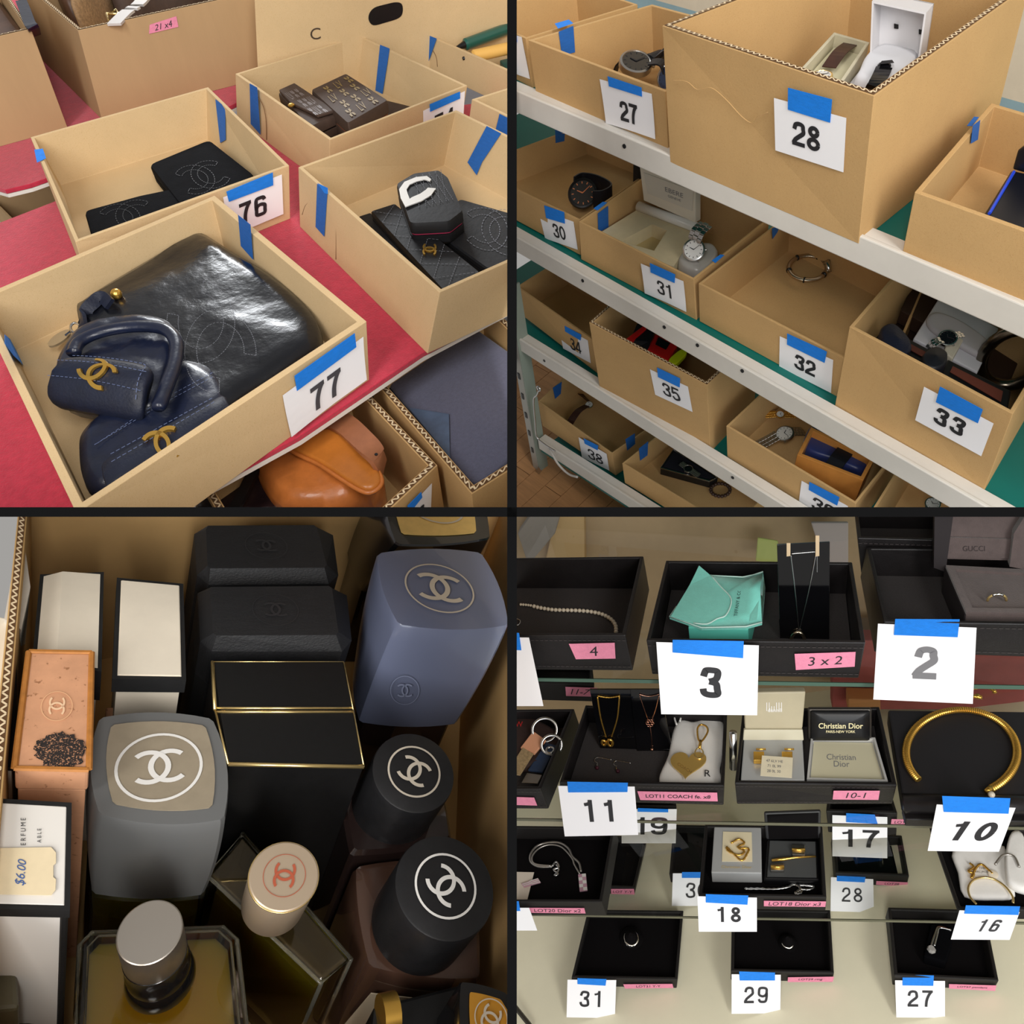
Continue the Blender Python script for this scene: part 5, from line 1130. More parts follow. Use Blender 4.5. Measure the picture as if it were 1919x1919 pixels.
# ---- square caps
def sqcap(label, name, top, z1, low, z0, m, b0=0.07, b1=0.06, panel=None, pm=None, bow=0.03, group='square-capped perfume bottles'):
    A, B = H3(top, z1), H3(low, z0)
    T = Thing(q, name, label, 'perfume', sum(B, Vector()) / 4 * 1.0, group)
    T.o.location.z += 0
    RA, RB = ringq(A, b0), ringq(B, b1); c = sum(A, Vector()) / 4
    def mid(t):
        r = mixr(RB, RA, t); cc_ = sum(r, Vector()) / len(r); k = 1 + bow * 4 * t * (1 - t)
        return [Vector((cc_.x + (p.x - cc_.x) * k, cc_.y + (p.y - cc_.y) * k, p.z)) for p in r]
    dn = lambda r, k, z: [Vector((c.x + (p.x - c.x) * k, c.y + (p.y - c.y) * k, p.z + z)) for p in r]
    cap = T.part('cap', MB().loft([mid(i / 8) for i in range(8)] + [dn(RA, 1.0, -0.003), dn(RA, 0.985, 0.0), dn(RA, 0.5, 0.0005)]), m, smooth=32)
    if panel:
        P = ringq(H3(panel, z1 + 0.0008), b0 * .8)
        T.part('top_panel', MB().prism(P, (0, 0, 0.0012)), pm, cap)
    return T, cap, A, B
T, cap, A, B = sqcap('grey square-capped perfume bottle with a round white emblem on a taupe panel', 'perfume_bottle', [(186, 1344), (399, 1346), (421, 1536), (185, 1527)], 0.345, [(184, 1500), (374, 1500), (382, 1676), (173, 1674)], 0.20, GREYC, 0.075, 0.05, [(209, 1360), (384, 1361), (397, 1514), (212, 1507)], PANT, 0.05)
c = q.h((299, 1437), 0.347); up = q.h((297, 1380), 0.347) - c
logo_disc(T, None, c, up, 71 * q.m(c) * 1.02, LOGOW, True, cap, rot=0, sz=0.72, rw=0.075)
gl = [(184, 1500), (378, 1500), (388, 1682), (166, 1680)]
T.part('glass_body', MB().loft([ringq(H3(gl, 0.20), .05, k=.98), ringq(H3(gl, 0.20), .05, k=1.0)] + [[Vector((p.x, p.y, 0.012)) for p in ringq(H3(gl, 0.20), .05)]][0:1]), GLASS, smooth=32)
T.part('perfume', MB().loft([[Vector((p.x, p.y, z)) for p in ringq(H3(gl, 0.20), .05, k=.9)] for z in (0.03, 0.15)]), YELL, smooth=32)
T, cap, A, B = sqcap('blue-grey translucent square-capped perfume bottle with a silver emblem', 'perfume_bottle', [(707, 1036), (902, 1035), (954, 1172), (746, 1171)], 0.40, [(664, 1245), (838, 1232), (856, 1356), (674, 1353)], 0.21, BLUEC, 0.06, 0.05, None, None, 0.04)
c = q.h((824, 1102), 0.402); up = q.h((818, 1060), 0.402) - c
logo_disc(T, None, c, up, 66 * q.m(c), LOGOS, True, cap, sz=0.80, rw=0.05)
fpl = faced(q, planeof(B[3], B[2], A[3]))
P4 = [q.pl(p, fpl, 0.012) for p in ((722, 1252), (790, 1252), (790, 1312), (722, 1312))]
PALE = mat('print_faint', (136, 144, 172), 0.3)
mpF = quadmap(P4); T.part('side_emblem_ring', flat(mpF, ringshape(0.44, 0.02), (0.5, 0.5), 1, 1.13), PALE, cap, recalc=False); T.part('side_emblem', flat(mpF, cc(0.13), (0.5, 0.5), 0.36, 1.13), PALE, cap, recalc=False)
bl = ringq(H3([(668, 1245), (840, 1232), (852, 1356), (678, 1353)], 0.21), .04, k=.92)
T.part('glass_body', MB().loft([[Vector((p.x, p.y, z)) for p in bl] for z in (0.012, 0.21)]), DARKG, smooth=32)
T, cap, A, B = sqcap('black square-capped perfume bottle with a gold panel at the back of the carton', 'perfume_bottle', [(722, 880), (880, 878), (919, 1008), (742, 1020)], 0.40, [(650, 1010), (820, 990), (862, 1100), (676, 1108)], 0.20, mat('cap_black_gloss', (16, 16, 18), 0.25, coat=0.4), 0.05, 0.05, [(738, 896), (866, 894), (892, 999), (753, 1001)], mat('panel_gold', (230, 196, 120), 0.35, 0.4, var=0.08, vscale=50), 0.03)
c = q.h((815, 946), 0.402); logo_disc(T, None, c, q.h((810, 900), 0.402) - c, 56 * q.m(c), LOGOS, True, cap, sz=0.8)
T.part('bottle_body', MB().loft([[Vector((p.x, p.y, z)) for p in ringq(B, .04, k=.95)] for z in (0.012, 0.20)]), DARKG, smooth=32)
# ---- chamfered black boxes
def chamfer(label, top, low, z1, dz):
    T8 = H3(top, z1); L8 = H3(low, z1 - dz); base = [Vector((p.x, p.y, 0.012)) for p in L8]
    T = Thing(q, 'chamfered_box', label, 'box', sum(base, Vector()) / 8)
    T.part('box_body', MB().loft([base, [p - UP * 0.06 for p in L8]]), BOXK)
    lid = T.part('lid', MB().loft([[p - UP * 0.0585 for p in L8], L8, T8]), BOXG)
    c = sum(T8, Vector()) / 8; up = (T8[0] + T8[1]) / 2 - c
    logo_disc(T, None, c + UP * 0.0004, up, 0.030, mat('emboss_grey', (46, 46, 48), 0.35), True, lid, rw=0.04)
chamfer('black chamfered perfume box standing at the back by the carton wall', [(390, 985), (588, 984), (594, 988), (612, 1058), (608, 1064), (394, 1065), (389, 1060), (386, 992)], [(392, 990), (590, 989), (624, 1003), (634, 1078), (616, 1094), (391, 1096), (369, 1078), (364, 1001)], 0.36, 0.022)
chamfer('black chamfered perfume box standing in front of its twin', [(396, 1100), (616, 1098), (622, 1102), (634, 1184), (630, 1190), (406, 1191), (400, 1186), (393, 1106)], [(399, 1105), (620, 1103), (650, 1116), (659, 1200), (641, 1221), (397, 1221), (375, 1202), (370, 1112)], 0.36, 0.022)
# ---- gold-edged case
T = Thing(q, 'gold_edged_case', 'black case with thin gold edges and a gold middle seam', 'box', q.h((530, 1340), 0.02))
tq = [(398, 1240), (644, 1240), (682, 1437), (428, 1432)]
A = H3(tq, 0.345); mb = MB().hexa([Vector((p.x, p.y, 0.012)) for p in A], A); body = T.part('case_body', mb, mat('lacquer_black', (15, 15, 16), 0.45, var=0.2, vscale=120), bevel=0.0015)
g = lambda a, b, r: T.part('gold_edge', MB().tube([a, b], r, 8), GOLD_P, smooth='all')
ml, mr = q.h((403, 1330), 0.3465), q.h((662, 1330), 0.3465)
g(A[0], ml, 0.0022); g(A[3], A[2], 0.0024); g(A[1], mr, 0.0008); g(mr, A[2], 0.001); g(A[0], A[1], 0.0006); g(ml, A[3], 0.0012)
for dv in (-3, 4): g(q.h((403, 1330 + dv), 0.3455), q.h((661, 1330 + dv), 0.3455), 0.0015)
# ---- tall white boxes
def wbx(label, quad, z1, edge=0.004, m=BOXW, front=None, zf=0.05, ridge=None):
    A = H3(quad, z1); T = Thing(q, 'perfume_box', label, 'box', Vector((A[3].x, A[3].y, 0.012)), 'flat-topped perfume boxes')
    Bt = [Vector((p.x, p.y, 0.012)) for p in A]
    T.part('box_body', MB().hexa(Bt, A), m)
    zz = [p - UP * zf for p in A]; o = [p for p in inset(A, -edge)]; lo = [p - UP * zf for p in o]
    T.part('lid_edge', MB().add(o + lo + A + zz, [(i, (i + 1) % 4, 4 + (i + 1) % 4, 4 + i) for i in range(4)] + [(i, (i + 1) % 4, 8 + (i + 1) % 4, 8 + i) for i in range(4)] + [(4 + i, 4 + (i + 1) % 4, 12 + (i + 1) % 4, 12 + i) for i in range(4)]), BOXK)
    if ridge:
        r0, r1 = A[0] * (1 - ridge) + A[1] * ridge + UP * .007, A[3] * (1 - ridge) + A[2] * ridge + UP * .007
        T.part('lid_top', MB().add([A[0], r0, A[1], A[3], r1, A[2]], [(0, 1, 4, 3), (1, 2, 5, 4), (0, 2, 1), (3, 4, 5)]), m)
    else: T.part('lid_top', MB().hexa(inset(A, 0.001), [p + UP * 0.0015 for p in inset(A, 0.001)]), m)
    return T, A
wbx('black-edged white perfume box leaning at the back beside the outer wall', [(82, 1080), (188, 1076), (183, 1252), (68, 1240)], 0.36, ridge=0.33)
T, A = wbx('black-edged white perfume box standing between the tan box and the black boxes', [(227, 1088), (336, 1098), (340, 1268), (220, 1266)], 0.36, 0.005, zf=0.022)
solo(q, 'peach_box', MB().hexa([Vector((p.x, p.y, 0.012)) for p in H3([(198, 1325), (330, 1325), (332, 1420), (196, 1420)], 0.22)], H3([(198, 1325), (330, 1325), (332, 1420), (196, 1420)], 0.22)), PEACH, 'peach carton almost hidden behind the grey cap', 'box', bevel=0.002)
# outer leaning sheet
sp = [q.h((9, 1150), 0.20), q.h((56, 1130), 0.20)]
solo(q, 'white_box', MB().loft([H3([(6, 1330), (36, 1330), (44, 1220), (30, 1220)], 0.05), H3([(8, 1160), (40, 1180), (57, 1100), (40, 975)], 0.37)]), mat('box_pale_grey', (206, 200, 190), 0.6, var=0.06, vscale=20), 'pale grey box squeezed upright against the outer wall of the carton', 'box')
T = Thing(q, 'white_box', 'white carton with a black edge by the outer wall below the pale box', 'box', q.h((10, 1300), 0.1))
A = H3([(-30, 1150), (24, 1160), (22, 1440), (-40, 1440)], 0.36); T.part('box_body', MB().hexa([Vector((p.x, p.y, 0.02)) for p in A], A), BOXW, bevel=0.002)
T.part('black_edge', MB().tube([A[1], A[2]], 0.004, 8), DARK)
# ---- peach box with burn mark
A = H3([(54, 1221), (172, 1223), (167, 1443), (27, 1440)], 0.39)
T = Thing(q, 'scorched_box', 'worn peach perfume box with a black scorched patch on its lid', 'box', Vector((A[3].x, A[3].y, 0.012)))
T.part('box_body', MB().hexa([Vector((p.x, p.y, 0.012)) for p in inset(A, .002)], [p - UP * 0.035 for p in inset(A, .002)]), PEACH, bevel=0.001)
lid = T.part('lid', MB().hexa([p - UP * 0.034 for p in A], A), PEACH, bevel=0.003)
EDG = mat('edge_ochre', (178, 116, 52), 0.6, var=0.2, vscale=60)
for i in range(4): T.part('worn_edge', MB().tube([A[i] + UP * 0.0006, A[(i + 1) % 4] + UP * 0.0006], 0.0030, 6, flat=0.6), EDG, lid)
mpP = quadmap(A); mp_ = lambda s, t: mpP(s, t) + UP * 0.0012
T.part('emblem', flat(mp_, cc(0.14), (0.5, 0.50), 0.115, 0.55, math.radians(90)), mat('print_peach', (238, 200, 162), 0.5), lid, recalc=False)
T.part('emblem_ring', flat(mp_, ringshape(0.125, 0.006), (0.5, 0.50), 1.0, 0.55), mat('print_peach_dim', (230, 182, 138), 0.5), lid, recalc=False)
rb = random.Random(3); pts = []
for k in range(40):
    a = 2 * math.pi * k / 40; rr = 1 + rb.uniform(-.12, .12); pts.append((math.cos(a) * .36 * rr, math.sin(a) * .135 * rr))
BURN = mat('scorch_black', (40, 34, 32), 0.9, var=0.3, vscale=150, speck=((186, 134, 100), 700, 0.56))
T.part('scorch_patch', flat(lambda s, t: mpP(s, t) + UP * 0.0014, (pts, [tuple(range(40))]), (0.60, 0.14), 1.0, 1.0), BURN, lid, recalc=False)
# ---- perfume box with the price sticker
A = H3([(-70, 1500), (125, 1511), (121, 1697), (-75, 1692)], 0.385)
T = Thing(q, 'priced_box', 'white perfume box with a handwritten price sticker at the outer wall', 'box', Vector((A[2].x, A[2].y, 0.012)))
T.part('box_body', MB().hexa([Vector((p.x, p.y, 0.012)) for p in A], A), mat('box_white_cool', (230, 226, 220), 0.6), bevel=0.001)
o = inset(A, -0.004)
T.part('black_edge', MB().add(o + [p - UP * 0.012 for p in o] + A + [p - UP * .012 for p in A], [(i, (i + 1) % 4, 4 + (i + 1) % 4, 4 + i) for i in range(4)] + [(i, (i + 1) % 4, 8 + (i + 1) % 4, 8 + i) for i in range(4)] + [(4 + i, 4 + (i + 1) % 4, 12 + (i + 1) % 4, 12 + i) for i in range(4)]), BOXK)
fr = [A[2], A[3], Vector((A[3].x, A[3].y, 0.012)), Vector((A[2].x, A[2].y, 0.012))]
T.part('corner_edge', MB().tube([fr[0] - UP * .012, fr[3]], 0.003, 6), BOXK)
def ptext(txt, px, m, bold=0.0, shear=0.0, th=0.8):
    P = [q.h(p, 0.3862) for p in px]; mpT = quadmap(P)
    asp = (dist(P[0], P[1]) + dist(P[2], P[3])) / (dist(P[0], P[3]) + dist(P[1], P[2]))
    T.part('lettering', flat(mpT, glyphs(txt, bold, shear), (0.5, 0.5), th, asp, fit='h'), m, recalc=False)
ptext('E R F U M E', [(37, 1588), (37, 1529), (50, 1529), (50, 1588)], INK, 0.0, th=0.72)
ptext('A B L E', [(69, 1586), (69, 1546), (78, 1546), (78, 1586)], INK, 0.0, th=0.85)
st = [q.h(p, 0.3866) for p in ((-20, 1590), (96, 1588), (105, 1598), (105, 1618), (100, 1622), (100, 1644), (105, 1648), (104, 1668), (96, 1678), (-20, 1676))]
T.part('price_sticker', MB().prism(st, (0, 0, 0.0004)), mat('sticker_cream', (232, 214, 178), 0.7, var=0.05, vscale=40))
P = [q.h(p, 0.3876) for p in ((20, 1670), (32, 1600), (56, 1600), (52, 1670))]
T.part('lettering', flat(quadmap(P), glyphs('$6.00', 0.0, 0.35), (0.5, 0.5), 0.72, 2.9, fit='h'), mat('ink_blue', (70, 100, 160), 0.6), recalc=False)
# ---- bottle at the outer corner
T = Thing(q, 'perfume_bottle', 'dusty clear bottle with a dark shoulder in the outer front corner', 'perfume', q.h((30, 1850), 0.02), 'bottles in the front corner')
A = H3([(-60, 1722), (24, 1730), (36, 1890), (-70, 1900)], 0.26); T.part('cap', MB().hexa([p - UP * .12 for p in A], A), mat('cap_dull', (92, 86, 66), 0.4), bevel=0.004)
A = H3([(-70, 1770), (72, 1776), (66, 1950), (-80, 1950)], 0.16); T.part('glass_body', MB().hexa([Vector((p.x, p.y, 0.02)) for p in A], A), mat('glass_grey', (104, 92, 72), 0.08, trans=0.5), bevel=0.006)
# ---- round caps
def roundcap(label, top, zt, bot, zb, r, m, em, r2=None, ringw=0.075, rot=0.0, sz=0.72, rem=0.52, group=None, name='perfume_bottle', edge=None):
    a, b = q.h(top, zt), q.h(bot, zb); ax = (a - b).normalized(); L = (a - b).length
    T = Thing(q, name, label, 'perfume', Vector((b.x, b.y, 0.012)), group)
    r2 = r2 or r
    cap = T.part('cap', MB().lathe(b, ax, [(r2 * .98, 0), (r2, L * .02), (r * 1.0, L * .96), (r * .985, L * .99), (r * .95, L), (r * .4, L * 1.003)], 48), m, smooth=28)
    if edge: T.part('cap_rim', MB().tube([a - ax * L * .03 + (ax.orthogonal().normalized() * math.cos(t) + ax.cross(ax.orthogonal().normalized()) * math.sin(t)) * r for t in [i * math.pi / 24 for i in range(48)]], r * .02, 6, closed=True), edge, cap, smooth='all')
    if em:
        up = q.h((top[0], top[1] - 40), zt) - a
        logo_disc(T, None, a + ax * L * .003, up, r * rem, em, True, cap, ax, rot, sz, ringw)
    return T, cap, a, b, ax
CAPK = mat('cap_black_matte', (28, 28, 30), 0.42, var=0.25, vscale=30, bump=0.1, bscale=200)
k = q.m(q.h((775, 1443), 0.33))
T, cap, a, b, ax = roundcap('round black-capped perfume bottle leaning on the carton wall under the blue cap', (776, 1446), 0.33, (736, 1510), 0.24, 80 * k, CAPK, LOGOS, 82 * k, rot=math.radians(-22), rem=0.62, group='round black-capped perfume bottles')
A = H3([(640, 1462), (818, 1450), (846, 1578), (656, 1604)], 0.235)
T.part('glass_body', MB().loft([ringq([Vector((p.x, p.y, 0.02)) for p in A], .03), ringq(A, .03), ringq([p + UP * .006 for p in A], .03, k=.93)]), DARKG, smooth=32)
k = q.m(q.h((835, 1657), 0.33))
T, cap, a, b, ax = roundcap('round black-capped bottle of brown cologne with a cream label', (835, 1660), 0.33, (786, 1728), 0.24, 98 * k, CAPK, LOGOW, 98 * k, rot=math.radians(-42), rem=0.60, group='round black-capped perfume bottles')
A = H3([(664, 1622), (880, 1612), (902, 1836), (690, 1814)], 0.225)
B_ = [Vector((p.x, p.y, 0.02)) for p in A]
T.part('glass_body', MB().loft([ringq(B_, .04), ringq([p - UP * .008 for p in A], .04), ringq(A, .04, k=.97), ringq([p + UP * .003 for p in A], .03, k=.86)]), BROWNG, smooth=32)
fpl = faced(q, planeof(A[3], A[2], B_[3]))
lab = [q.pl(p, fpl, 0.010) for p in ((697, 1842), (850, 1860), (800, 1920), (640, 1910))]
lo = T.part('paper_label', MB().hexa(lab, [p + fpl[1] * 0.001 for p in lab]), mat('label_cream', (222, 206, 178), 0.7))
mpl = quadmap([p + fpl[1] * 0.0016 for p in lab])
T.part('lettering', flat(mpl, glyphs('TOILETTE', 0.0), (0.62, 0.62), 0.13, 2.6, fit='h'), INK, lo, recalc=False)
T.part('lettering', flat(mpl, glyphs('CHANEL', 0.0), (0.52, 0.25), 0.18, 2.6, fit='h'), INK, lo, recalc=False)
k = q.m(q.h((533, 1640), 0.33))
T, cap, a, b, ax = roundcap('perfume bottle with a champagne cap bearing a red emblem', (533, 1641), 0.33, (512, 1694), 0.255, 64 * k, mat('cap_champagne', (196, 176, 152), 0.35, 0.5), mat('print_rust', (170, 84, 58), 0.5), 61 * k, rot=math.radians(82), rem=0.60, ringw=0.03, edge=GOLD_P)
A = H3([(388, 1640), (455, 1562), (658, 1797), (602, 1843)], 0.225); B_ = [Vector((p.x, p.y, 0.02)) for p in A]
T.part('glass_body', MB().hexa(B_, A), GLASS, bevel=0.005)
T.part('perfume', MB().hexa([p + UP * .01 for p in inset(B_, .01)], [Vector((p.x, p.y, 0.185)) for p in inset(A, .01)]), YELL)
GLINT = mat('rim_glint', (240, 236, 216), 0.05, spec=0.8, trans=0.92, ior=1.3)  # pale tubes added as the bright highlights along the glass edges
T.part('rim_glint', MB().tube(A, 0.0022, 8, closed=True), GLINT, smooth='all')
for p in A: T.part('edge_glint', MB().tube([p, Vector((p.x, p.y, .03))], 0.0026, 6), GLINT, smooth='all')
T.part('shoulder_plate', MB().prism(inset([p - UP * .002 for p in A], .003), -UP * .002), mat('glass_smoky', (150, 134, 112), 0.1, trans=0.6))
T.part('neck_collar', MB().lathe(b - ax * 0.02, ax, [(40 * k, 0), (40 * k, 0.02)], 24), mat('collar_bronze', (120, 100, 60), 0.3, 0.8), smooth=True)
# ---- silver-capped octagonal bottle
k = q.m(q.h((281, 1745), 0.32))
T, cap, a, b, ax = roundcap('octagonal glass bottle of amber perfume with a brushed silver cap', (281, 1746), 0.325, (290, 1784), 0.27, 57 * k, mat('cap_silver', (190, 182, 172), 0.36, 0.9), None, 58 * k)
b2 = q.h((302, 1834), 0.215); ax2 = (b - b2).normalized(); L2 = (b - b2).length
T.part('collar', MB().lathe(b2, ax2, [(66 * k, 0), (67 * k, L2 * .12), (63 * k, L2 * .3), (60 * k, L2 * .34), (61 * k, L2 * .55), (58 * k, L2 * .62), (59 * k, L2 * .95), (50 * k, L2)], 40), mat('collar_black', (20, 20, 22), 0.2, coat=0.5), smooth=25)
oc = [(150, 1766), (172, 1743), (420, 1733), (446, 1757), (466, 1945), (440, 1990), (170, 1990), (140, 1950)]
A = H3(oc, 0.205); c = sum(A, Vector()) / 8
T.part('glass_body', MB().loft([[Vector((p.x, p.y, 0.02)) for p in A], [p - UP * .012 for p in A], [c + (p - c) * .95 for p in A]]), GLASS)
GLINT = mat('rim_glint', (240, 236, 216), 0.05, spec=0.8, trans=0.92, ior=1.3)
T.part('rim_glint', MB().tube([p - UP * .006 for p in A], 0.0026, 8, closed=True), GLINT, smooth='all')  # highlight tubes again, along the edges of the octagon
T.part('rim_glint', MB().tube([c + (p - c) * .90 for p in A], 0.0014, 6, closed=True), GLINT, smooth='all')
for p in A: T.part('edge_glint', MB().tube([p - UP * .006, Vector((p.x, p.y, .03))], 0.0026, 6), GLINT, smooth='all')
T.part('perfume', MB().loft([[Vector((c.x + (p.x - c.x) * .88, c.y + (p.y - c.y) * .88, z)) for p in A] for z in (0.04, 0.190)]), AMBER)
# ---- lipstick-like black item at the front corner
T = Thing(q, 'black_flacon', 'black flacon with an orange-gold emblem panel at the front corner by the divider', 'perfume', q.h((860, 1905), 0.1))
A = H3([(862, 1838), (950, 1860), (1010, 1960), (868, 1975)], 0.33)
cap = T.part('cap', MB().loft([ringq([p - UP * .09 for p in A], .05), ringq([p - UP * .004 for p in A], .05), ringq(A, .05, k=.96)]), mat('cap_black_gloss', (16, 16, 18), 0.25, coat=0.4), smooth=32)
P = ringq(H3([(880, 1860), (938, 1874), (978, 1950), (884, 1950)], 0.331), .03)
T.part('top_panel', MB().prism(P, (0, 0, 0.0012)), mat('panel_orange_gold', (206, 148, 52), 0.35, 0.3), cap)
c = q.h((920, 1908), 0.334); logo_disc(T, None, c, q.h((915, 1870), 0.334) - c, 32 * q.m(c), LOGOS, True, cap, sz=0.8, rot=math.radians(60))
A = H3([(700, 1885), (880, 1840), (900, 1960), (690, 1990)], 0.25); T.part('flacon_body', MB().hexa([p - UP * .12 for p in A], A), mat('lacquer_black', (15, 15, 16), 0.45), bevel=0.004)
T.part('gold_collar', MB().tube([q.h((712, 1905), .262), q.h((742, 1898), .262)], 0.020, 16), GOLD, smooth=True)
# =================================================================== bay 4: a glass showcase with jewellery trays
q = Q4
Z1 = lambda *p: [(960 + x / 4, 960 + y / 4) for x, y in p]
Z2 = lambda *p: [(1440 + x / 4, 960 + y / 4) for x, y in p]
Z3 = lambda *p: [(960 + x / 4, 1440 + y / 4) for x, y in p]
Z4 = lambda *p: [(1440 + x / 4, 1440 + y / 4) for x, y in p]
UP = Vector((0, 0, 1))
GL_ = clear('glass_sheet', (250, 252, 249), 0.09); GEDGE = mat('glass_edge_green', (70, 98, 84), 0.15, spec=0.8); GEDGE2 = mat('glass_edge_olive', (92, 92, 74), 0.2, spec=0.8)
gA, gB = q.h((1008, 1271), 0), q.h((1910, 1285), 0)
DX4 = (gB - gA).normalized(); DY4 = Vector((-DX4.y, DX4.x, 0))
FR = (gA, -DY4)
def lev(p0, p1): a, b = q.pl(p0, FR), q.pl(p1, FR); return (a, (b - a) / (b - a).dot(DX4))
LV4 = {'G1': lev((1008, 1271), (1910, 1285)), 'G2': lev((968, 1534), (1910, 1550)), 'G3': lev((968, 1713), (1800, 1727)), 'BS': lev((1071, 1852), (1862, 1858))}
def z4(l, p):
    a, d = LV4[l]; return a.z + d.z * (q.pl(p, FR) - a).dot(DX4)
TC = Thing(q, 'glass_showcase', 'glass showcase with three clear shelves above a pale base board', 'showcase', gA + Vector((0, 0, -1.1)))
for l, m_, th, y1 in (('G1', GEDGE, 0.008, 0.62), ('G2', GEDGE2, 0.0075, 0.62), ('G3', GEDGE2, 0.0065, 0.62)):
    a, d = LV4[l]; L, R_ = a - d * 0.5, a + d * 1.4
    gs = TC.part('glass_shelf', MB().add([L, R_, R_ + DY4 * y1, L + DY4 * y1], [(0, 1, 2, 3)]), GL_, recalc=False)
    TC.part('shelf_edge', MB().hexa([L - UP * th, R_ - UP * th, R_ - UP * th + DY4 * .002, L - UP * th + DY4 * .002], [L, R_, R_ + DY4 * .002, L + DY4 * .002]), m_, gs)
a, d = LV4['BS']; L, R_ = a - d * 0.6 - DY4 * .5, a + d * 1.6 - DY4 * .5
TC.part('base_board', MB().prism([L, R_, R_ + DY4 * 1.5, L + DY4 * 1.5], -UP * 0.02), mat('board_cream_green', (240, 234, 206), 0.55, var=0.04, vscale=5))
# side rails of the base
TC.part('side_rail', MB().tube([q.h((1925, 1880), a.z + .16), q.h((1893, 1750), a.z + .16)], 0.008, 6), mat('rail_grey', (120, 112, 110), 0.4, 0.5))
TC.part('side_rail', MB().tube([q.h((996, 1925), a.z), q.h((960, 1880), a.z)], 0.006, 6), mat('rail_dark', (70, 66, 58), 0.4, 0.5))
# setting behind the case
bk = gA + DY4 * 0.95
WB = mat('wall_shop_brown', (186, 160, 126), 0.8, var=0.12, vscale=2.5)
struct(q, 'wall_rear', MB().hexa([bk - DX4 * 1.5 - UP * 1.6, bk + DX4 * 2.5 - UP * 1.6, bk + DX4 * 2.5 - UP * 1.6 + DY4 * .05, bk - DX4 * 1.5 - UP * 1.6 + DY4 * .05], [bk - DX4 * 1.5 + UP * 1.2, bk + DX4 * 2.5 + UP * 1.2, bk + DX4 * 2.5 + UP * 1.2 + DY4 * .05, bk - DX4 * 1.5 + UP * 1.2 + DY4 * .05]), WB)
BKP = (bk - DY4 * 0.05, -DY4)
def backslab(name, label, px, m, cat, dy=0.04, off=0.0):
    P = [q.pl(p, (BKP[0] - DY4 * off, BKP[1])) for p in px]; return solo(q, name, MB().prism(P, DY4 * dy), m, label, cat, bevel=0.003)
backslab('shop_pillar', 'cream pillar behind the showcase above the pearl tray', [(1050, 920), (1094, 920), (1096, 1060), (1020, 1060)], mat('pillar_cream', (206, 172, 122), 0.7), 'pillar')
backslab('storage_crate', 'grey crate in the shop behind the showcase', [(1020, 930), (1060, 930), (1040, 1000), (990, 1060), (970, 1000)], mat('crate_grey', (150, 142, 134), 0.7), 'crate', off=0.03)
backslab('paper_note', 'pale green paper note behind the middle tray', [(1420, 1008), (1458, 1014), (1460, 1056), (1416, 1052)], mat('paper_lime', (196, 206, 120), 0.7), 'note', 0.006, off=0.05)
backslab('price_sign', 'pale card standing behind the necklace stand', [(1520, 980), (1590, 980), (1590, 1060), (1545, 1060)], mat('paper_mauve', (190, 178, 176), 0.7), 'sign', 0.01, off=0.05)
backslab('cloth_bundle', 'dusty red cloth seen through the glass beneath the upper shelf', [(1560, 1200), (1960, 1200), (1960, 1330), (1560, 1330)], mat('cloth_dusty_red', (166, 84, 80), 0.9, var=0.15, vscale=12), 'cloth', 0.05, off=0.10)
backslab('wood_block', 'small orange wooden block behind the open ring boxes', [(1590, 1310), (1650, 1312), (1650, 1336), (1590, 1336)], mat('wood_orange', (206, 142, 88), 0.6), 'block', 0.05, off=0.16)
# ---- trays
TRAYM = mat('tray_leather', (24, 21, 22), 0.42, var=0.2, vscale=40, bump=0.15, bscale=300); TFAB = mat('tray_fabric', (60, 56, 56), 0.9, var=0.15, vscale=300, bump=0.6, bscale=600)
TRAYD = mat('tray_plain', (22, 19, 18), 0.6); TFELT = mat('tray_felt', (15, 13, 14), 0.95, spec=0.1)
def jtray(label, rim, low, l, m=TRAYM, fm=TFAB, t=0.007, H=None, stitch=True, group='black jewellery trays', name='jewellery_tray'):
    ur = max(min(rim[2][0], 1915), max(p[0] for p in low.values())); z0 = z4(l, (ur, max(p[1] for p in low.values()))) + 0.002
    c = Carton(q, name, label, 'tray', rim, low, z0, m, t=t, bevel=0.002, group=group, H=H, body='tray_body')
    P = inset([Vector((p.x, p.y, c.IB[0].z + .001)) for p in c.IB], 0.001)
    c.T.part('tray_lining', MB().prism(P, (0, 0, 0.002)), fm)
    c.fz = c.IB[0].z + .0035
    if stitch:
        f = faced(q, c.wall(2)); n = f[1]
        for fr in (0.12, 0.86):
            a_, b_ = c.B[3] * (1 - fr) + c.R[3] * fr, c.B[2] * (1 - fr) + c.R[2] * fr
            stitches(c.T, [a_ + n * .0008, b_ + n * .0008], mat('thread_tray', (66, 60, 60), 0.7), up=n, dash=0.009, w=0.0012)
    return c
def hang(c, quad, off=0.04, lift=0.011):
    """plane of a card that hangs from the tray's front rim to just in front of the shelf edge"""
    f = faced(q, c.wall(2)); a_, b_ = q.pl(quad[0], f, lift), q.pl(quad[1], f, lift)
    b = q.pl(((quad[2][0] + quad[3][0]) / 2, (quad[2][1] + quad[3][1]) / 2), (FR[0] - DY4 * off, FR[1]))
    return planeof(a_, b_, b)
def onbase(c, quad, lift=0.004):
    f = faced(q, c.wall(2)); a_, b_ = q.pl(quad[0], f, lift), q.pl(quad[1], f, lift)
    m_ = ((quad[2][0] + quad[3][0]) / 2, (quad[2][1] + quad[3][1]) / 2)
    A_, D_ = LV4['BS']; nb = D_.cross(DY4).normalized()
    return planeof(a_, b_, q.pl(m_, (A_ + UP * 0.002, nb)))
GR = 'trays on the upper glass shelf'
t4 = jtray('black tray tagged 4 with a pearl necklace on the upper shelf', [(890, 1046), (1206, 1042), (1172, 1190), (815, 1190)], {2: (1186, 1257), 1: (1217, 1106)}, 'G1')
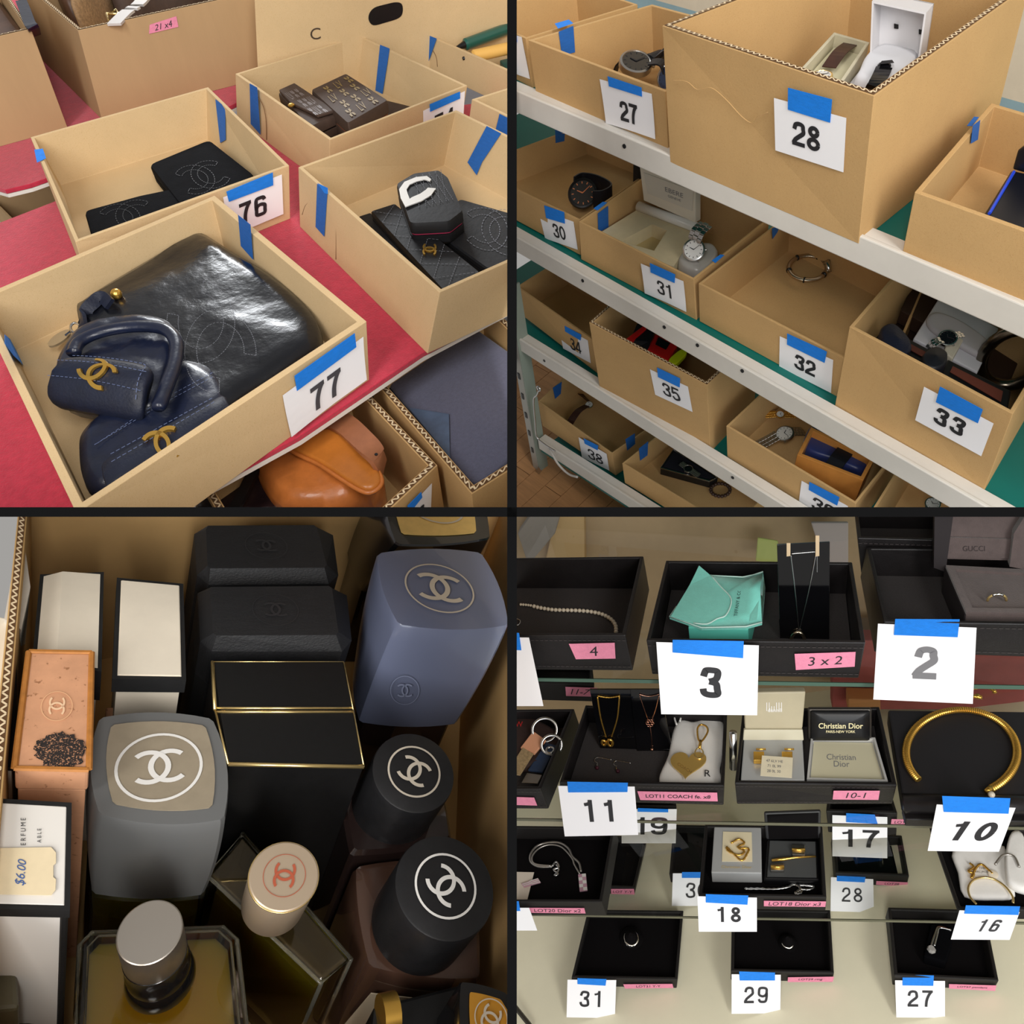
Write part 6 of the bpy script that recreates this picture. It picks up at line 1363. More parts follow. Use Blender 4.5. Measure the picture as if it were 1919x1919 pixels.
strip(t4.T, t4.wall(2), Z1((425, 980), (768, 972), (775, 1090), (478, 1095)), PINK, name='pink_tape', txt='4', th=0.6, lift=0.002)
cq = Z1((-160, 935), (127, 937), (235, 1450), (-120, 1450)); card(t4.T, hang(t4, cq), cq, '', Z1((-40, 895), (55, 900), (72, 1030), (-40, 1025)))
t3 = jtray('black tray numbered 3 with a turquoise pouch and a necklace stand', [(1248, 1050), (1597, 1053), (1622, 1204), (1211, 1200)], {3: (1222, 1264), 2: (1609, 1271)}, 'G1')
strip(t3.T, t3.wall(2), Z2((195, 1055), (652, 1040), (645, 1150), (205, 1175)), PINK, name='pink_tape', txt='3 x 2', th=0.55, lift=0.002)
cq = Z1((1080, 970), (1848, 995), (1835, 1518), (1117, 1510)); card(t3.T, hang(t3, cq), cq, '3', Z1((1203, 950), (1735, 960), (1730, 1088), (1203, 1045)), h=0.43, at=(0.525, 0.46), bold=0.03)
t2 = jtray('black tray numbered 2 with an open brown ring box at the outer edge', [(1624, 1025), (2010, 1028), (2110, 1172), (1657, 1165)], {0: (1612, 1082), 3: (1638, 1222)}, 'G1')
cq = Z2((820, 838), (1558, 868), (1530, 1438), (785, 1405)); card(t2.T, hang(t2, cq), cq, '2', Z2((948, 805), (1430, 808), (1415, 942), (938, 925)), h=0.43, at=(0.51, 0.50), ink=INKG, bold=0.03)
jtray('black tray standing behind the tray numbered 2', [(1598, 930), (1800, 930), (1830, 1014), (1607, 1008)], {3: (1614, 1075)}, 'G1')
# pearls
T = Thing(q, 'pearl_necklace', 'string of cream pearls curving across the tray tagged 4', 'necklace', q.h((1100, 1150), t4.fz))
PEARL = mat('pearl_cream', (234, 222, 200), 0.2, coat=0.5)
path = curve([q.h(p, t4.fz + 0.004) for p in Z1((45, 690), (130, 697), (200, 714), (300, 730), (400, 734), (500, 737), (600, 747), (680, 767), (740, 802), (775, 850), (778, 900))], 8)
s = 0.0; i = 0; pos = path[0]; acc = 0; last = None; n_ = 0
for a_, b_ in zip(path[:-1], path[1:]):
    L_ = (b_ - a_).length; tt = 0.0
    while True:
        r_ = 0.0030 if n_ < 5 else 0.0044
        need = 2 * r_ * 0.97 - acc
        if L_ - tt < need: acc += L_ - tt; break
        tt += need; acc = 0; p = a_ + (b_ - a_) * (tt / L_)
        T.part('pearl', MB().ball(p, r_, 12), PEARL, smooth='all'); n_ += 1
solo(q, 'silver_clasp', MB().tube(smooth_poly([q.h(p, t4.fz + .004) for p in ((967, 1160), (975, 1163), (973, 1170), (966, 1171))], 4), 0.0012, 6, closed=True), SILVER, 'small silver clasp at the divider end of the pearls', 'clasp', smooth='all')
# turquoise box and pouch
TQ = mat('turquoise_felt', (126, 212, 198), 0.85, var=0.05, vscale=60, bump=0.3, bscale=500, sheen=0.3); TQB = mat('turquoise_card', (98, 206, 188), 0.5)
mb, Rb, Bb = block(q, [(1302, 1082), (1426, 1080), (1402, 1180), (1290, 1176)], t3.fz, t3.fz + 0.052)
T = Thing(q, 'gift_box', 'turquoise gift box half hidden under the felt pouch', 'box', Bb[3]); T.part('box_body', mb, TQB, bevel=0.001)
T = Thing(q, 'felt_pouch', 'turquoise felt jewellery pouch with stitched wavy flap on the gift box', 'pouch', q.h((1345, 1120), t3.fz + .053))
oz = t3.fz + 0.056
ol = [(1310, 1061), (1333, 1080), (1392, 1083), (1412, 1079), (1430, 1073), (1434, 1100), (1428, 1168), (1398, 1176), (1315, 1178), (1255, 1157), (1268, 1138), (1292, 1098)]
lift_ = lambda u, v: 0.010 * max(0, 1 - abs(u - 1310) / 30) * max(0, 1 - (v - 1060) / 60) + 0.012 * max(0, (u - 1405) / 30) * max(0, 1 - (v - 1070) / 60)
P = [q.h(p, oz + lift_(*p)) for p in ol]; c = sum(P, Vector()) / len(P)
T.part('pouch_body', MB().loft([[c + (p - c) * k for p in P] for k in (1.0, 0.6, 0.15)] ).add([], []), TQ, smooth='all')
T.part('pouch_back', MB().prism([p - UP * .004 for p in P], UP * .0035), TQ)
fo = [(1310, 1061), (1332, 1080), (1352, 1103), (1368, 1120), (1370, 1135), (1360, 1156), (1344, 1162), (1325, 1172), (1300, 1170), (1257, 1156), (1292, 1098)]
PF = [q.h(p, oz + .005 + lift_(*p)) for p in fo]; cf = sum(PF, Vector()) / len(PF)
T.part('flap', MB().prism(PF, UP * .0025), TQ, bevel=0.001)
def edge_cord(T, pts, m, r=0.0014):
    return T.part('edge_stitching', MB().tube(pts, r, 6), m, smooth='all')
WTH = mat('thread_mint', (196, 230, 222), 0.8)
edge_cord(T, curve([p + UP * .003 for p in PF[1:9]], 3), WTH); edge_cord(T, [p + UP * .002 for p in P[1:5]], WTH); edge_cord(T, [p + UP * .002 for p in P[6:11]], WTH)
PT = [q.h(p, oz + .004) for p in ((1370, 1152), (1378, 1106), (1392, 1106), (1386, 1152))]
T.part('lettering', flat(quadmap(PT), glyphs('TIFFANY & CO.', 0.0), (0.5, 0.45), 0.42, 3.6, fit='h'), mat('ink_dark_teal', (34, 62, 60), 0.7), recalc=False)
# necklace stands
ACR = mat('acrylic_black', (9, 9, 11), 0.08, coat=0.6)
def stand(label, foot, top, zf, tilt=0.10, m=ACR, name='necklace_stand', rise=0.3):
    """foot: two pixels on the floor, top: two pixels; returns plane, Thing"""
    f0, f1 = q.h(foot[0], zf), q.h(foot[1], zf); d = (f1 - f0).normalized(); y = Vector((-d.y, d.x, 0))
    pl_ = faced(q, planeof(f0, f1, f0 + UP + y * tilt))
    P = [f0, f1, q.pl(top[1], pl_), q.pl(top[0], pl_)]
    T = Thing(q, name, label, 'stand', f0)
    T.part('stand_panel', MB().prism(P, -pl_[1] * 0.004), m, bevel=0.0006)
    T.part('stand_foot', MB().prism([f0, f1, f1 + y * .05, f0 + y * .05], UP * .004), m)
    return T, pl_
def chain(T, pl_, pts, r, m, lift=0.002, name='chain', beads=True):
    P = curve([q.pl(p, pl_, lift) for p in pts], 4)
    seg = [0]
    for a_, b_ in zip(P[:-1], P[1:]): seg.append(seg[-1] + (b_ - a_).length)
    n = max(4, int(seg[-1] / (r * 2.2))); path = []
    for i in range(n * 2 + 1):
        s_ = seg[-1] * i / (2 * n)
        for k in range(len(seg) - 1):
            if s_ <= seg[k + 1] + 1e-9: t = (s_ - seg[k]) / max(1e-9, seg[k + 1] - seg[k]); path.append(P[k] * (1 - t) + P[k + 1] * t); break
    return T.part(name, MB().tube(path, [r * (1.0 if i % 2 else 0.55) for i in range(len(path))], 6), m, smooth='all')
def necklace(label, pl_, base): return Thing(q, 'necklace', label, 'necklace', base)
S1, p1 = stand('tall black necklace stand in the tray numbered 3', [(1462, 1196), (1554, 1198)], [(1456, 1021), (1555, 1016)], t3.fz, 0.12)
N1 = necklace('silver chain with a horseshoe pendant on the tall black stand', p1, q.pl((1497, 1190), p1))
chain(N1, p1, [(1483, 1037), (1528, 1033)], 0.0014, SILVER); chain(N1, p1, [(1482, 1040), (1490, 1105), (1497, 1180)], 0.0012, SILVER); chain(N1, p1, [(1529, 1036), (1515, 1110), (1498, 1180)], 0.0012, SILVER); chain(N1, p1, [(1531, 1036), (1531, 1072)], 0.0011, SILVER)
hs = [q.pl((1495 + 12 * math.cos(t_), 1195 - 12 * math.sin(t_)), p1, .004) for t_ in [math.pi * i / 12 for i in range(-3, 16)]]
N1.part('horseshoe_pendant', MB().tube(hs, [0.0014] + [0.0034] * 17 + [0.0014], 10), mat('metal_champagne', (214, 196, 170), 0.2, 1.0), smooth='all')
for u in (1477, 1531):
    S1.part('stand_tab', MB().prism([q.pl(p, p1, .003) for p in ((u - 3, 1016 - (u > 1500) * 14), (u + 4, 1016 - (u > 1500) * 14), (u + 4, 1040), (u - 3, 1041))], p1[1] * .001), mat('card_tan', (206, 182, 146), 0.6))
# brown ring box
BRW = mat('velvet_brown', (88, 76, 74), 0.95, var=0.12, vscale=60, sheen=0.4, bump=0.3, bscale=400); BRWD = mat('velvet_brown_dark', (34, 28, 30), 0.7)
zf = t2.fz
T = Thing(q, 'ring_box', 'open brown velvet ring box in the tray numbered 2', 'box', q.h((1800, 1150), zf))
zb = zf + 0.055
Rb = [q.h(p, zb) for p in ((1772, 1064), (1960, 1074), (2000, 1155), (1810, 1152))]
T.part('box_base', MB().hexa([Vector((p.x, p.y, zf)) for p in Rb], Rb), BRW, bevel=0.002)
T.part('base_side', MB().hexa([Vector((Rb[0].x, Rb[0].y, zf)) - DX4 * .002, Vector((Rb[3].x, Rb[3].y, zf)) - DX4 * .002, Vector((Rb[3].x, Rb[3].y, zf)), Vector((Rb[0].x, Rb[0].y, zf))], [Rb[0] - DX4 * .002, Rb[3] - DX4 * .002, Rb[3], Rb[0]]), BRWD)
rim_ = inset(Rb, 0.012); T.part('base_rim', MB().add([p + UP * .006 for p in Rb] + [p + UP * .006 for p in rim_] + Rb + rim_, [(i, (i + 1) % 4, 4 + (i + 1) % 4, 4 + i) for i in range(4)] + [(4 + i, 4 + (i + 1) % 4, 12 + (i + 1) % 4, 12 + i) for i in range(4)] + [(i, (i + 1) % 4, 8 + (i + 1) % 4, 8 + i) for i in range(4)]), BRW)
pb = faced(q, planeof(Rb[0], Rb[1], Rb[0] + UP + DY4 * .1))
LQ = [q.pl(p, pb) for p in ((1774, 950), (1925, 945), (1925, 1060), (1772, 1056))]
lid = T.part('lid', MB().hexa([p - pb[1] * .03 for p in LQ], [p - pb[1] * .018 for p in LQ]), BRW)
fo_ = [q.pl(p, pb) for p in ((1752, 940), (1790, 940), (1772, 1072), (1750, 1064))]
T.part('lid_side', MB().prism(fo_, -pb[1] * .03), BRWD, lid); fo2 = [q.pl(p, pb) for p in ((1900, 1000), (1925, 960), (1925, 1068), (1892, 1062))]
T.part('lid_side', MB().prism(fo2, -pb[1] * .03), BRW, lid)
T.part('lid_ledge', MB().prism([q.pl(p, pb, -.017) for p in ((1772, 1013), (1900, 1017), (1900, 1053), (1768, 1052))], pb[1] * .004), BRW, lid)
PT = [q.pl(p, pb, -.0122) for p in ((1794, 1026), (1860, 1026), (1860, 1042), (1794, 1042))]
T.part('lettering', flat(quadmap(PT), glyphs('GUCCI', 0.0), (0.5, 0.5), 0.62, 4.2, fit='h'), mat('foil_dark', (52, 44, 44), 0.4), lid, recalc=False)
rp = q.h((1868, 1126), zb + .004); T2 = Thing(q, 'gold_ring', 'thin gold ring set in the slot of the brown velvet box', 'ring', rp)
T2.part('ring_band', MB().tube([rp + DX4 * .014 * math.cos(t_) + UP * .014 * math.sin(t_) for t_ in [math.pi * i / 12 for i in range(13)]], 0.0022, 8), GOLD_P, smooth='all')
T2.part('stones', MB().tube([rp + DX4 * .0145 * math.cos(t_) + UP * .0148 * math.sin(t_) - DY4 * .001 for t_ in [math.pi * (.3 + .4 * i / 6) for i in range(7)]], [0.0012 + .0012 * (i % 2) for i in range(7)], 6), SILVER, smooth='all', kind='stuff')
# ================= middle shelf
t12 = jtray('black tray cut by the divider holding leather key rings', [(880, 1330), (1076, 1328), (1013, 1478), (780, 1478)], {2: (1028, 1516)}, 'G2')
strip(t12.T, t12.wall(2), Z3((-60, 205), (165, 212), (188, 272), (-60, 265)), PINK, name='pink_tape', lift=0.002)
t11 = jtray('black tray numbered 11 with two necklace stands and a white pouch', [(1097, 1321), (1363, 1332), (1357, 1472), (1048, 1466)], {2: (1356, 1509)}, 'G2')
strip(t11.T, t11.wall(2), Z3((938, 165), (1535, 175), (1540, 240), (960, 230)), PINK, name='pink_tape', txt='LOT11 COACH fe. x8', th=0.75, lift=0.002, bold=0.015)
cq = Z3((345, 130), (918, 135), (945, 497), (395, 508)); card(t11.T, hang(t11, cq), cq, '11', Z3((415, 97), (868, 105), (865, 175), (422, 178)), h=0.44, at=(0.51, 0.50), gap=0.85, bold=0.03)
t10a = jtray('black tray tagged 10-1 holding two open cufflink boxes', [(1392, 1328), (1648, 1324), (1681, 1471), (1377, 1467)], {2: (1672, 1507), 3: (1381, 1507)}, 'G2')
strip(t10a.T, t10a.wall(2), Z4((487, 160), (833, 160), (822, 228), (480, 225)), PINK, name='pink_tape', txt='10-1', th=0.6, lift=0.002)
zc = z4('G2', (1800, 1520)) + .001
T = Thing(q, 'collar_display', 'padded black display numbered 10 under the gold collar', 'display', q.h((1800, 1500), zc))
P = [q.h(p, zc + .04) for p in ((1664, 1330), (2000, 1334), (2040, 1500), (1692, 1496))]
pad = T.part('display_pad', MB().prism([Vector((p.x, p.y, zc)) for p in P], (0, 0, .04)), mat('satin_black', (34, 32, 35), 0.6), bevel=.004)
T.part('front_roll', MB().tube([P[3] - UP * .010 - DY4 * .004, P[2] - UP * .010 - DY4 * .004], 0.018, 16), mat('leather_roll_black', (26, 23, 25), 0.35), smooth='all')
T.part('display_base', MB().prism([Vector((p.x, p.y, zc)) - DY4 * .03 for p in (P[3], P[2])] + [Vector((p.x, p.y, zc)) for p in (P[2], P[3])], (0, 0, .02)), TRAYM, bevel=.002)
cq = Z4((1260, 265), (1850, 290), (1725, 618), (1192, 612))
f0_, f1_ = q.h(cq[0], zc + .01), q.h(cq[1], zc + .01)
pz = planeof(q.pl(cq[0], (FR[0] - DY4 * .03, FR[1])), q.pl(cq[1], (FR[0] - DY4 * .03, FR[1])), q.pl(cq[3], (FR[0] - DY4 * .04, FR[1])))
card(T, pz, cq, '10', Z4((1298, 195), (1808, 212), (1795, 328), (1310, 315)), h=0.42, at=(0.55, 0.46), gap=0.8, shear=0.12, bold=0.03)
rt = jtray('black tray with a pink tag standing at the back of the middle shelf', [(1000, 1225), (1108, 1228), (1114, 1283), (1000, 1280)], {3: (1004, 1312), 2: (1112, 1315)}, 'G2', TRAYD, TFELT, stitch=False)
strip(rt.T, rt.wall(2), Z1((400, 1302), (640, 1310), (600, 1375), (405, 1370)), PINK, name='pink_tape', txt='11-7', th=0.6, lift=0.003)
TC.part('reflection_post', MB().tube([q.h((1374, 1372), z4('G2', (1374, 1500)) + .10), q.h((1374, 1440), z4('G2', (1374, 1500)) + .005)], 0.008, 12), SILVER, smooth='all')  # silver tube stands in for a bright upright reflection
# gold collar
T = Thing(q, 'gold_collar', 'ribbed gold collar necklace with a pearl clasp on the black display', 'necklace', q.h((1800, 1410), zc + .04))
cl = []
for i in range(241):
    t_ = math.radians(-58 + (360 - 82) * i / 240); cl.append(q.h((1802 + 104 * math.cos(t_), 1414 - 80 * math.sin(t_) - 4), zc + .047))
T.part('collar_band', MB().tube(cl, [0.0078 * (1.0 if i % 2 else 0.84) for i in range(241)], 10, flat=0.8), GOLD, smooth=True)
T.part('clasp', MB().tube([cl[0], cl[0] + (cl[0] - cl[6]) * 1.0], [.0066, .004], 10), GOLD, smooth='all'); T.part('pearl', MB().ball(q.h((1858, 1489), zc + .05), .006, 12), PEARL, smooth='all')
bc = q.h((1845, 1300), zc + .05); T = Thing(q, 'gold_bracelet', 'twisted gold bracelet behind the card numbered 2', 'bracelet', bc)
T.part('bracelet_band', MB().tube([q.h((1840 + 24 * math.cos(t_), 1297 - 10 * math.sin(t_)), zc + .06) for t_ in [math.pi * 2 * i / 28 for i in range(22)]], [.0032 + .0012 * (i % 3 == 0) for i in range(22)], 8), GOLD, smooth='all')
T.part('bracelet_clasp', MB().ball(q.h((1832, 1305), zc + .06), .006, 8), GOLD, smooth='all')
# key rings
zf = t12.fz
T = Thing(q, 'dust_pouch', 'brown dust pouch with red lettering behind the key rings', 'pouch', q.h((990, 1380), zf)); T.part('pouch_body', pillow(q, [(930, 1352), (985, 1346), (1040, 1372), (1060, 1400), (1010, 1440), (930, 1430)], zf, .03, 4, .05)[0], mat('cloth_brown_dark', (58, 40, 36), 0.8, var=.2), smooth='all')
PT = [q.h(p, zf + .034) for p in ((960, 1350), (976, 1350), (976, 1364), (960, 1364))]; T.part('lettering', flat(quadmap(PT), glyphs('MW', 0.01), (0.5, 0.5), 0.7, 1.2, fit='h'), mat('thread_red', (190, 40, 40), 0.7), recalc=False)
def keyring(label, ring_c, rr, tag, tm, extra):
    c = q.h(ring_c, zf + .05); T = Thing(q, 'key_ring', label, 'key ring', c - UP * .05)
    v = (q.eye - c).normalized(); u = v.cross(UP).normalized(); w_ = u.cross(v)
    T.part('split_ring', MB().tube([c + (u * math.cos(t_) + w_ * math.sin(t_) * .92) * rr * q.m(c) for t_ in [i * math.pi / 16 for i in range(32)]], 0.0034, 8, closed=True, flat=.6), SILVER, smooth='all')
    P = [q.h(p, zf + z) for p, z in tag]; body = T.part('leather_tag', MB().prism(P, UP * .006), tm, bevel=.0015)
    for nm, px, z, m in extra: T.part(nm, MB().prism([q.h(p, zf + z) for p in px], UP * .003), m, bevel=.0006)
    return T
keyring('key ring with a tan leather and monogram canvas tag', (1021, 1368), 23, [((1000, 1373), .045), ((1024, 1390), .045), ((1002, 1416), .03), ((976, 1404), .03)], mat('leather_nude', (222, 160, 124), 0.5), [('canvas_end', ((980, 1402), (1000, 1414), (975, 1454), (950, 1450)), .034, mat('canvas_beige', (170, 146, 108), 0.7, var=.3, vscale=160))])
T = keyring('key ring with a navy leather tag and silver eyelet', (1034, 1396), 19, [((1024, 1395), .03), ((1044, 1400), .03), ((1018, 1450), .02), ((990, 1446), .02)], mat('leather_denim', (44, 62, 92), 0.5), [('metal_plate', ((988, 1450), (1016, 1454), (1008, 1470), (978, 1468)), .022, STEEL)])
ce = q.h((1031, 1406), zf + .044); T.part('eyelet', MB().tube([ce + Vector((math.cos(t_), math.sin(t_), 0)) * .009 for t_ in [i * math.pi / 8 for i in range(16)]], .003, 6, closed=True), SILVER, smooth='all')
# stands in 11
zf = t11.fz
S2, p2 = stand('black necklace stand with a gold chain in tray 11', [(1125, 1402), (1194, 1404)], [(1105, 1292), (1182, 1292)], zf, 0.10)
N2 = necklace('thick yellow gold chain with a round pendant in tray 11', p2, q.pl((1138, 1390), p2))
chain(N2, p2, [(1120, 1303), (1141, 1306), (1162, 1303)], 0.0024, GOLD); chain(N2, p2, [(1120, 1305), (1126, 1345), (1136, 1380)], 0.0021, GOLD); chain(N2, p2, [(1161, 1305), (1157, 1345), (1146, 1380)], 0.0021, GOLD)
for u, r_ in ((1132, 6), (1144, 8)):
    pc = q.pl((u, 1389), p2, .005); N2.part('pendant', MB().tube([pc + (DX4 * math.cos(t_) * .6 + UP * math.sin(t_)) * r_ * q.m(pc) for t_ in [i * math.pi / 8 for i in range(16)]], .003, 8, closed=True), GOLD, smooth='all')
S3, p3 = stand('black necklace stand with a rose gold chain in tray 11', [(1194, 1407), (1260, 1407)], [(1181, 1292), (1238, 1292)], zf, 0.10)
N3 = necklace('fine rose gold chain with a flower drop in tray 11', p3, q.pl((1220, 1400), p3)); RG = mat('rose_gold', (222, 164, 138), 0.22, 1.0)
chain(N3, p3, [(1198, 1300), (1216, 1304), (1235, 1300)], 0.0013, RG); chain(N3, p3, [(1199, 1303), (1208, 1330), (1215, 1349)], 0.0012, RG); chain(N3, p3, [(1235, 1303), (1228, 1330), (1221, 1349)], 0.0012, RG); chain(N3, p3, [(1218, 1360), (1221, 1380), (1222, 1398)], 0.0011, RG)
for k in range(6):
    t_ = k * math.pi / 3; pc = q.pl((1218 + 5 * math.cos(t_), 1353 + 5 * math.sin(t_)), p3, .004); N3.part('petal', MB().tube([pc + (DX4 * math.cos(x) + UP * math.sin(x)) * .0032 for x in [i * math.pi / 5 for i in range(10)]], .001, 6, closed=True), RG, smooth='all')
N3.part('drop', MB().ball(q.pl((1222, 1402), p3, .004), .004, 8), RG, smooth='all')
for i, (u, v, s_) in enumerate(((1120, 1432, 1), (1156, 1438, 1))):
    T = Thing(q, 'drop_earring', ['silver hook earring with a dark bead nearer the card numbered 11', 'silver hook earring with a dark bead nearer the white pouch'][i], 'earring', q.h((u, v), zf))
    T.part('hook', MB().tube(curve([q.h(p, zf + .002) for p in ((u + 26, v - 8), (u + 10, v - 11), (u - 2, v - 12), (u - 6, v - 6), (u, v - 2))], 5), .0009, 6), SILVER, smooth='all')
    T.part('bead', MB().ball(q.h((u - 1 + 3 * i, v + 7), zf + .004), .0045, 10), mat('bead_garnet', (70, 30, 44), 0.15), smooth='all'); T.part('bead_cap', MB().tube([q.h((u - 1, v), zf + .003), q.h((u - 1, v + 5), zf + .004)], .0014, 6), SILVER)
PCH = mat('cotton_white', (236, 234, 230), 0.85, var=0.03, vscale=30, bump=.3, bscale=40)
T = Thing(q, 'cotton_pouch', 'white cotton drawstring pouch under the gold heart in tray 11', 'pouch', q.h((1300, 1420), zf))
T.part('pouch_body', pillow(q, [(1236, 1468), (1252, 1420), (1262, 1372), (1276, 1352), (1300, 1356), (1330, 1346), (1352, 1342), (1358, 1390), (1350, 1440), (1348, 1470), (1290, 1473)], zf, .022, 4, .1)[0], PCH, smooth='all')
for pts in (((1268, 1358), (1264, 1345), (1268, 1338), (1276, 1340), (1274, 1352)), ((1328, 1348), (1330, 1338), (1340, 1338), (1344, 1344))): T.part('drawstring', MB().tube(curve([q.h(p, zf + .026) for p in pts], 4), .0022, 6), PCH, smooth='all')
PT = [q.h(p, zf + .0262) for p in ((1318, 1442), (1334, 1442), (1334, 1456), (1318, 1456))]; T.part('lettering', flat(quadmap(PT), glyphs('R', 0.0), (0.5, 0.5), 0.9, 1, fit='h'), INK, recalc=False)
T = Thing(q, 'heart_charm', 'gold heart key charm with a spring clasp on the white pouch', 'charm', q.h((1290, 1430), zf + .026))
hc = []
for i in range(40):
    t_ = 2 * math.pi * i / 40; x = 16 * math.sin(t_) ** 3; y = 13 * math.cos(t_) - 5 * math.cos(2 * t_) - 2 * math.cos(3 * t_) - math.cos(4 * t_)
    hc.append(q.h((1289 + x * 2.1 + y * .3, 1432 - y * 1.75), zf + .030))
T.part('heart_plate', MB().prism(hc, UP * .003), mat('gold_mirror', (236, 200, 116), 0.3, 0.75), bevel=.0008)
PT = [q.h(p, zf + .0336) for p in ((1268, 1424), (1302, 1446), (1298, 1454), (1264, 1432))]; T.part('lettering', flat(quadmap(PT), glyphs('COACH', 0.0), (0.5, 0.5), 0.6, 4, fit='h'), mat('engrave_gold', (150, 116, 58), 0.4), recalc=False)
T.part('chain_ring', MB().tube([q.h((1310 + 8 * math.cos(t_), 1412 + 10 * math.sin(t_)), zf + .034) for t_ in [i * math.pi / 8 for i in range(16)]], .0016, 6, closed=True), GOLD_P, smooth='all')
T.part('spring_clasp', MB().tube(smooth_poly([q.h(p, zf + .036) for p in ((1309, 1386), (1307, 1366), (1314, 1358), (1324, 1362), (1326, 1372), (1316, 1388))], 5), .0021, 8, closed=True), GOLD, smooth='all')
T.part('swivel', MB().tube([q.h((1313, 1388), zf + .036), q.h((1311, 1402), zf + .036)], .0034, 10), GOLD, smooth='all')
# cufflink boxes
zf = t10a.fz
SAT = mat('satin_champagne', (186, 176, 148), 0.35, var=.05, vscale=20); GRYB = mat('card_silver', (176, 178, 178), 0.4, 0.2)
T = Thing(q, 'cufflink_box', 'open champagne-lined cufflink box with a paper tag in tray 10-1', 'box', q.h((1448, 1440), zf))
mb, Rb, Bb = block(q, [(1394, 1384), (1504, 1384), (1508, 1462), (1388, 1462)], zf, zf + .045); base = T.part('box_base', mb, GRYB, bevel=.002)
pb = faced(q, planeof(Rb[0], Rb[1], Rb[0] + UP + DY4 * .25))
LQ = [q.pl(p, pb) for p in ((1394, 1298), (1510, 1296), (1504, 1366), (1396, 1366))]
lid = T.part('lid', MB().hexa([p - pb[1] * .02 for p in LQ], LQ), SAT, bevel=.003); T.part('hinge_ledge', MB().prism([q.pl(p, pb, .004) for p in ((1394, 1366), (1504, 1366), (1506, 1386), (1392, 1386))], -pb[1] * .01), mat('satin_pale', (206, 200, 176), 0.3), lid, bevel=.002)
for (u, v, s_, w2) in ((1447, 1322, 0, 1.2),):
    for k, hgt in enumerate((16, 16, 9, 9, 16, 16, 16)):
        x = 1436 + k * 4.6; T.part('lettering', MB().prism([q.pl(p, pb, .0006) for p in ((x, 1332 - hgt), (x + 1.4, 1332 - hgt), (x + 1.4, 1332), (x, 1332))], pb[1] * .0003), LOGOW, lid)
PT = [q.pl(p, pb, .0008) for p in ((1436, 1326), (1468, 1326), (1468, 1335), (1436, 1335))]; T.part('lettering', flat(quadmap(PT), glyphs('dunhill', 0.01), (0.5, 0.5), 0.8, 3.5, fit='h'), LOGOW, lid, recalc=False)
for i, u in enumerate((1421, 1474)):
    Tc = Thing(q, 'cufflink', ['gold cufflink at the divider side of the champagne box', 'gold cufflink beside the paper tag'][i], 'cufflink', q.h((u, 1420), zf + .046))
    mb, _, _ = block(q, [(u - 9, 1408), (u + 11, 1408), (u + 11, 1424), (u - 9, 1424)], zf + .046, zf + .058); Tc.part('cufflink_face', mb, GOLD, bevel=.001)
    Tc.part('toggle', MB().tube([q.h((u - 4, 1404), zf + .06), q.h((u + 14, 1404), zf + .06)], .002, 8), GOLD, smooth='all')
Tt = Thing(q, 'paper_tag', 'cream string tag with printed figures lying in the champagne box', 'tag', q.h((1455, 1440), zf + .06)); PT = [q.h(p, zf + .061) for p in ((1428, 1416), (1486, 1420), (1484, 1458), (1425, 1454))]
Tt.part('tag_paper', MB().prism(PT, UP * .0005), CREAM)
for k, tx in enumerate(('47 6LV HE', '71 0L 99', '28 0L 30')): Tt.part('lettering', flat(lambda s, t: quadmap(PT)(s, t) + UP * .0012, glyphs(tx, 0.0), (0.42, 0.75 - .25 * k), 0.13, 1.5, fit='h'), INKG, recalc=False)
T = Thing(q, 'cufflink_box', 'open silver box with a black padded lid and cream card in tray 10-1', 'box', q.h((1580, 1440), zf))
mb, Rb, Bb = block(q, [(1520, 1380), (1640, 1382), (1664, 1464), (1512, 1460)], zf, zf + .04)
T.part('box_base', MB().add(Bb + Rb + inset(Rb, .004) + [p - UP * .012 for p in inset(Rb, .004)], [(3, 2, 1, 0), (12, 13, 14, 15)] + [(i, (i + 1) % 4, 4 + (i + 1) % 4, 4 + i) for i in range(4)] + [(4 + i, 4 + (i + 1) % 4, 8 + (i + 1) % 4, 8 + i) for i in range(4)] + [(8 + i, 8 + (i + 1) % 4, 12 + (i + 1) % 4, 12 + i) for i in range(4)]), mat('card_silver_bright', (206, 206, 204), 0.35, 0.3))
CI = inset([p - UP * .010 for p in Rb], .006); T.part('cream_card', MB().prism(CI, UP * .001), mat('card_champagne', (200, 194, 166), 0.5)); mpc = quadmap([p + UP * .0015 for p in CI])
for tx, yy in (('Christian', .60), ('Dior', .42)): T.part('lettering', flat(mpc, glyphs(tx, 0.0), (0.45, yy), 0.15, 1.7, fit='h'), INKG, recalc=False)
pb = faced(q, planeof(Rb[0], Rb[1], Rb[0] + UP + DY4 * .3))
LQ = [q.pl(p, pb, .002) for p in ((1514, 1328), (1634, 1328), (1634, 1388), (1514, 1388))]
fr_ = T.part('lid_frame', MB().hexa([p - pb[1] * .012 for p in LQ], LQ), mat('lid_gunmetal', (74, 70, 66), 0.3, .6), bevel=.004)
cI = sum(LQ, Vector()) / 4; S_ = [cI + (p - cI) * .93 for p in ringq(LQ, .0)]
T.part('lid_cushion', MB().loft([[p for p in S_], [cI + (p - cI) * .97 + pb[1] * .004 for p in S_], [cI + (p - cI) * .7 + pb[1] * .008 for p in S_], [cI + (p - cI) * .3 + pb[1] * .009 for p in S_]]), mat('satin_black_soft', (20, 20, 22), 0.4), fr_, smooth='all')
mpl = lambda s, t: quadmap([p + pb[1] * .0105 for p in LQ])(s, t)
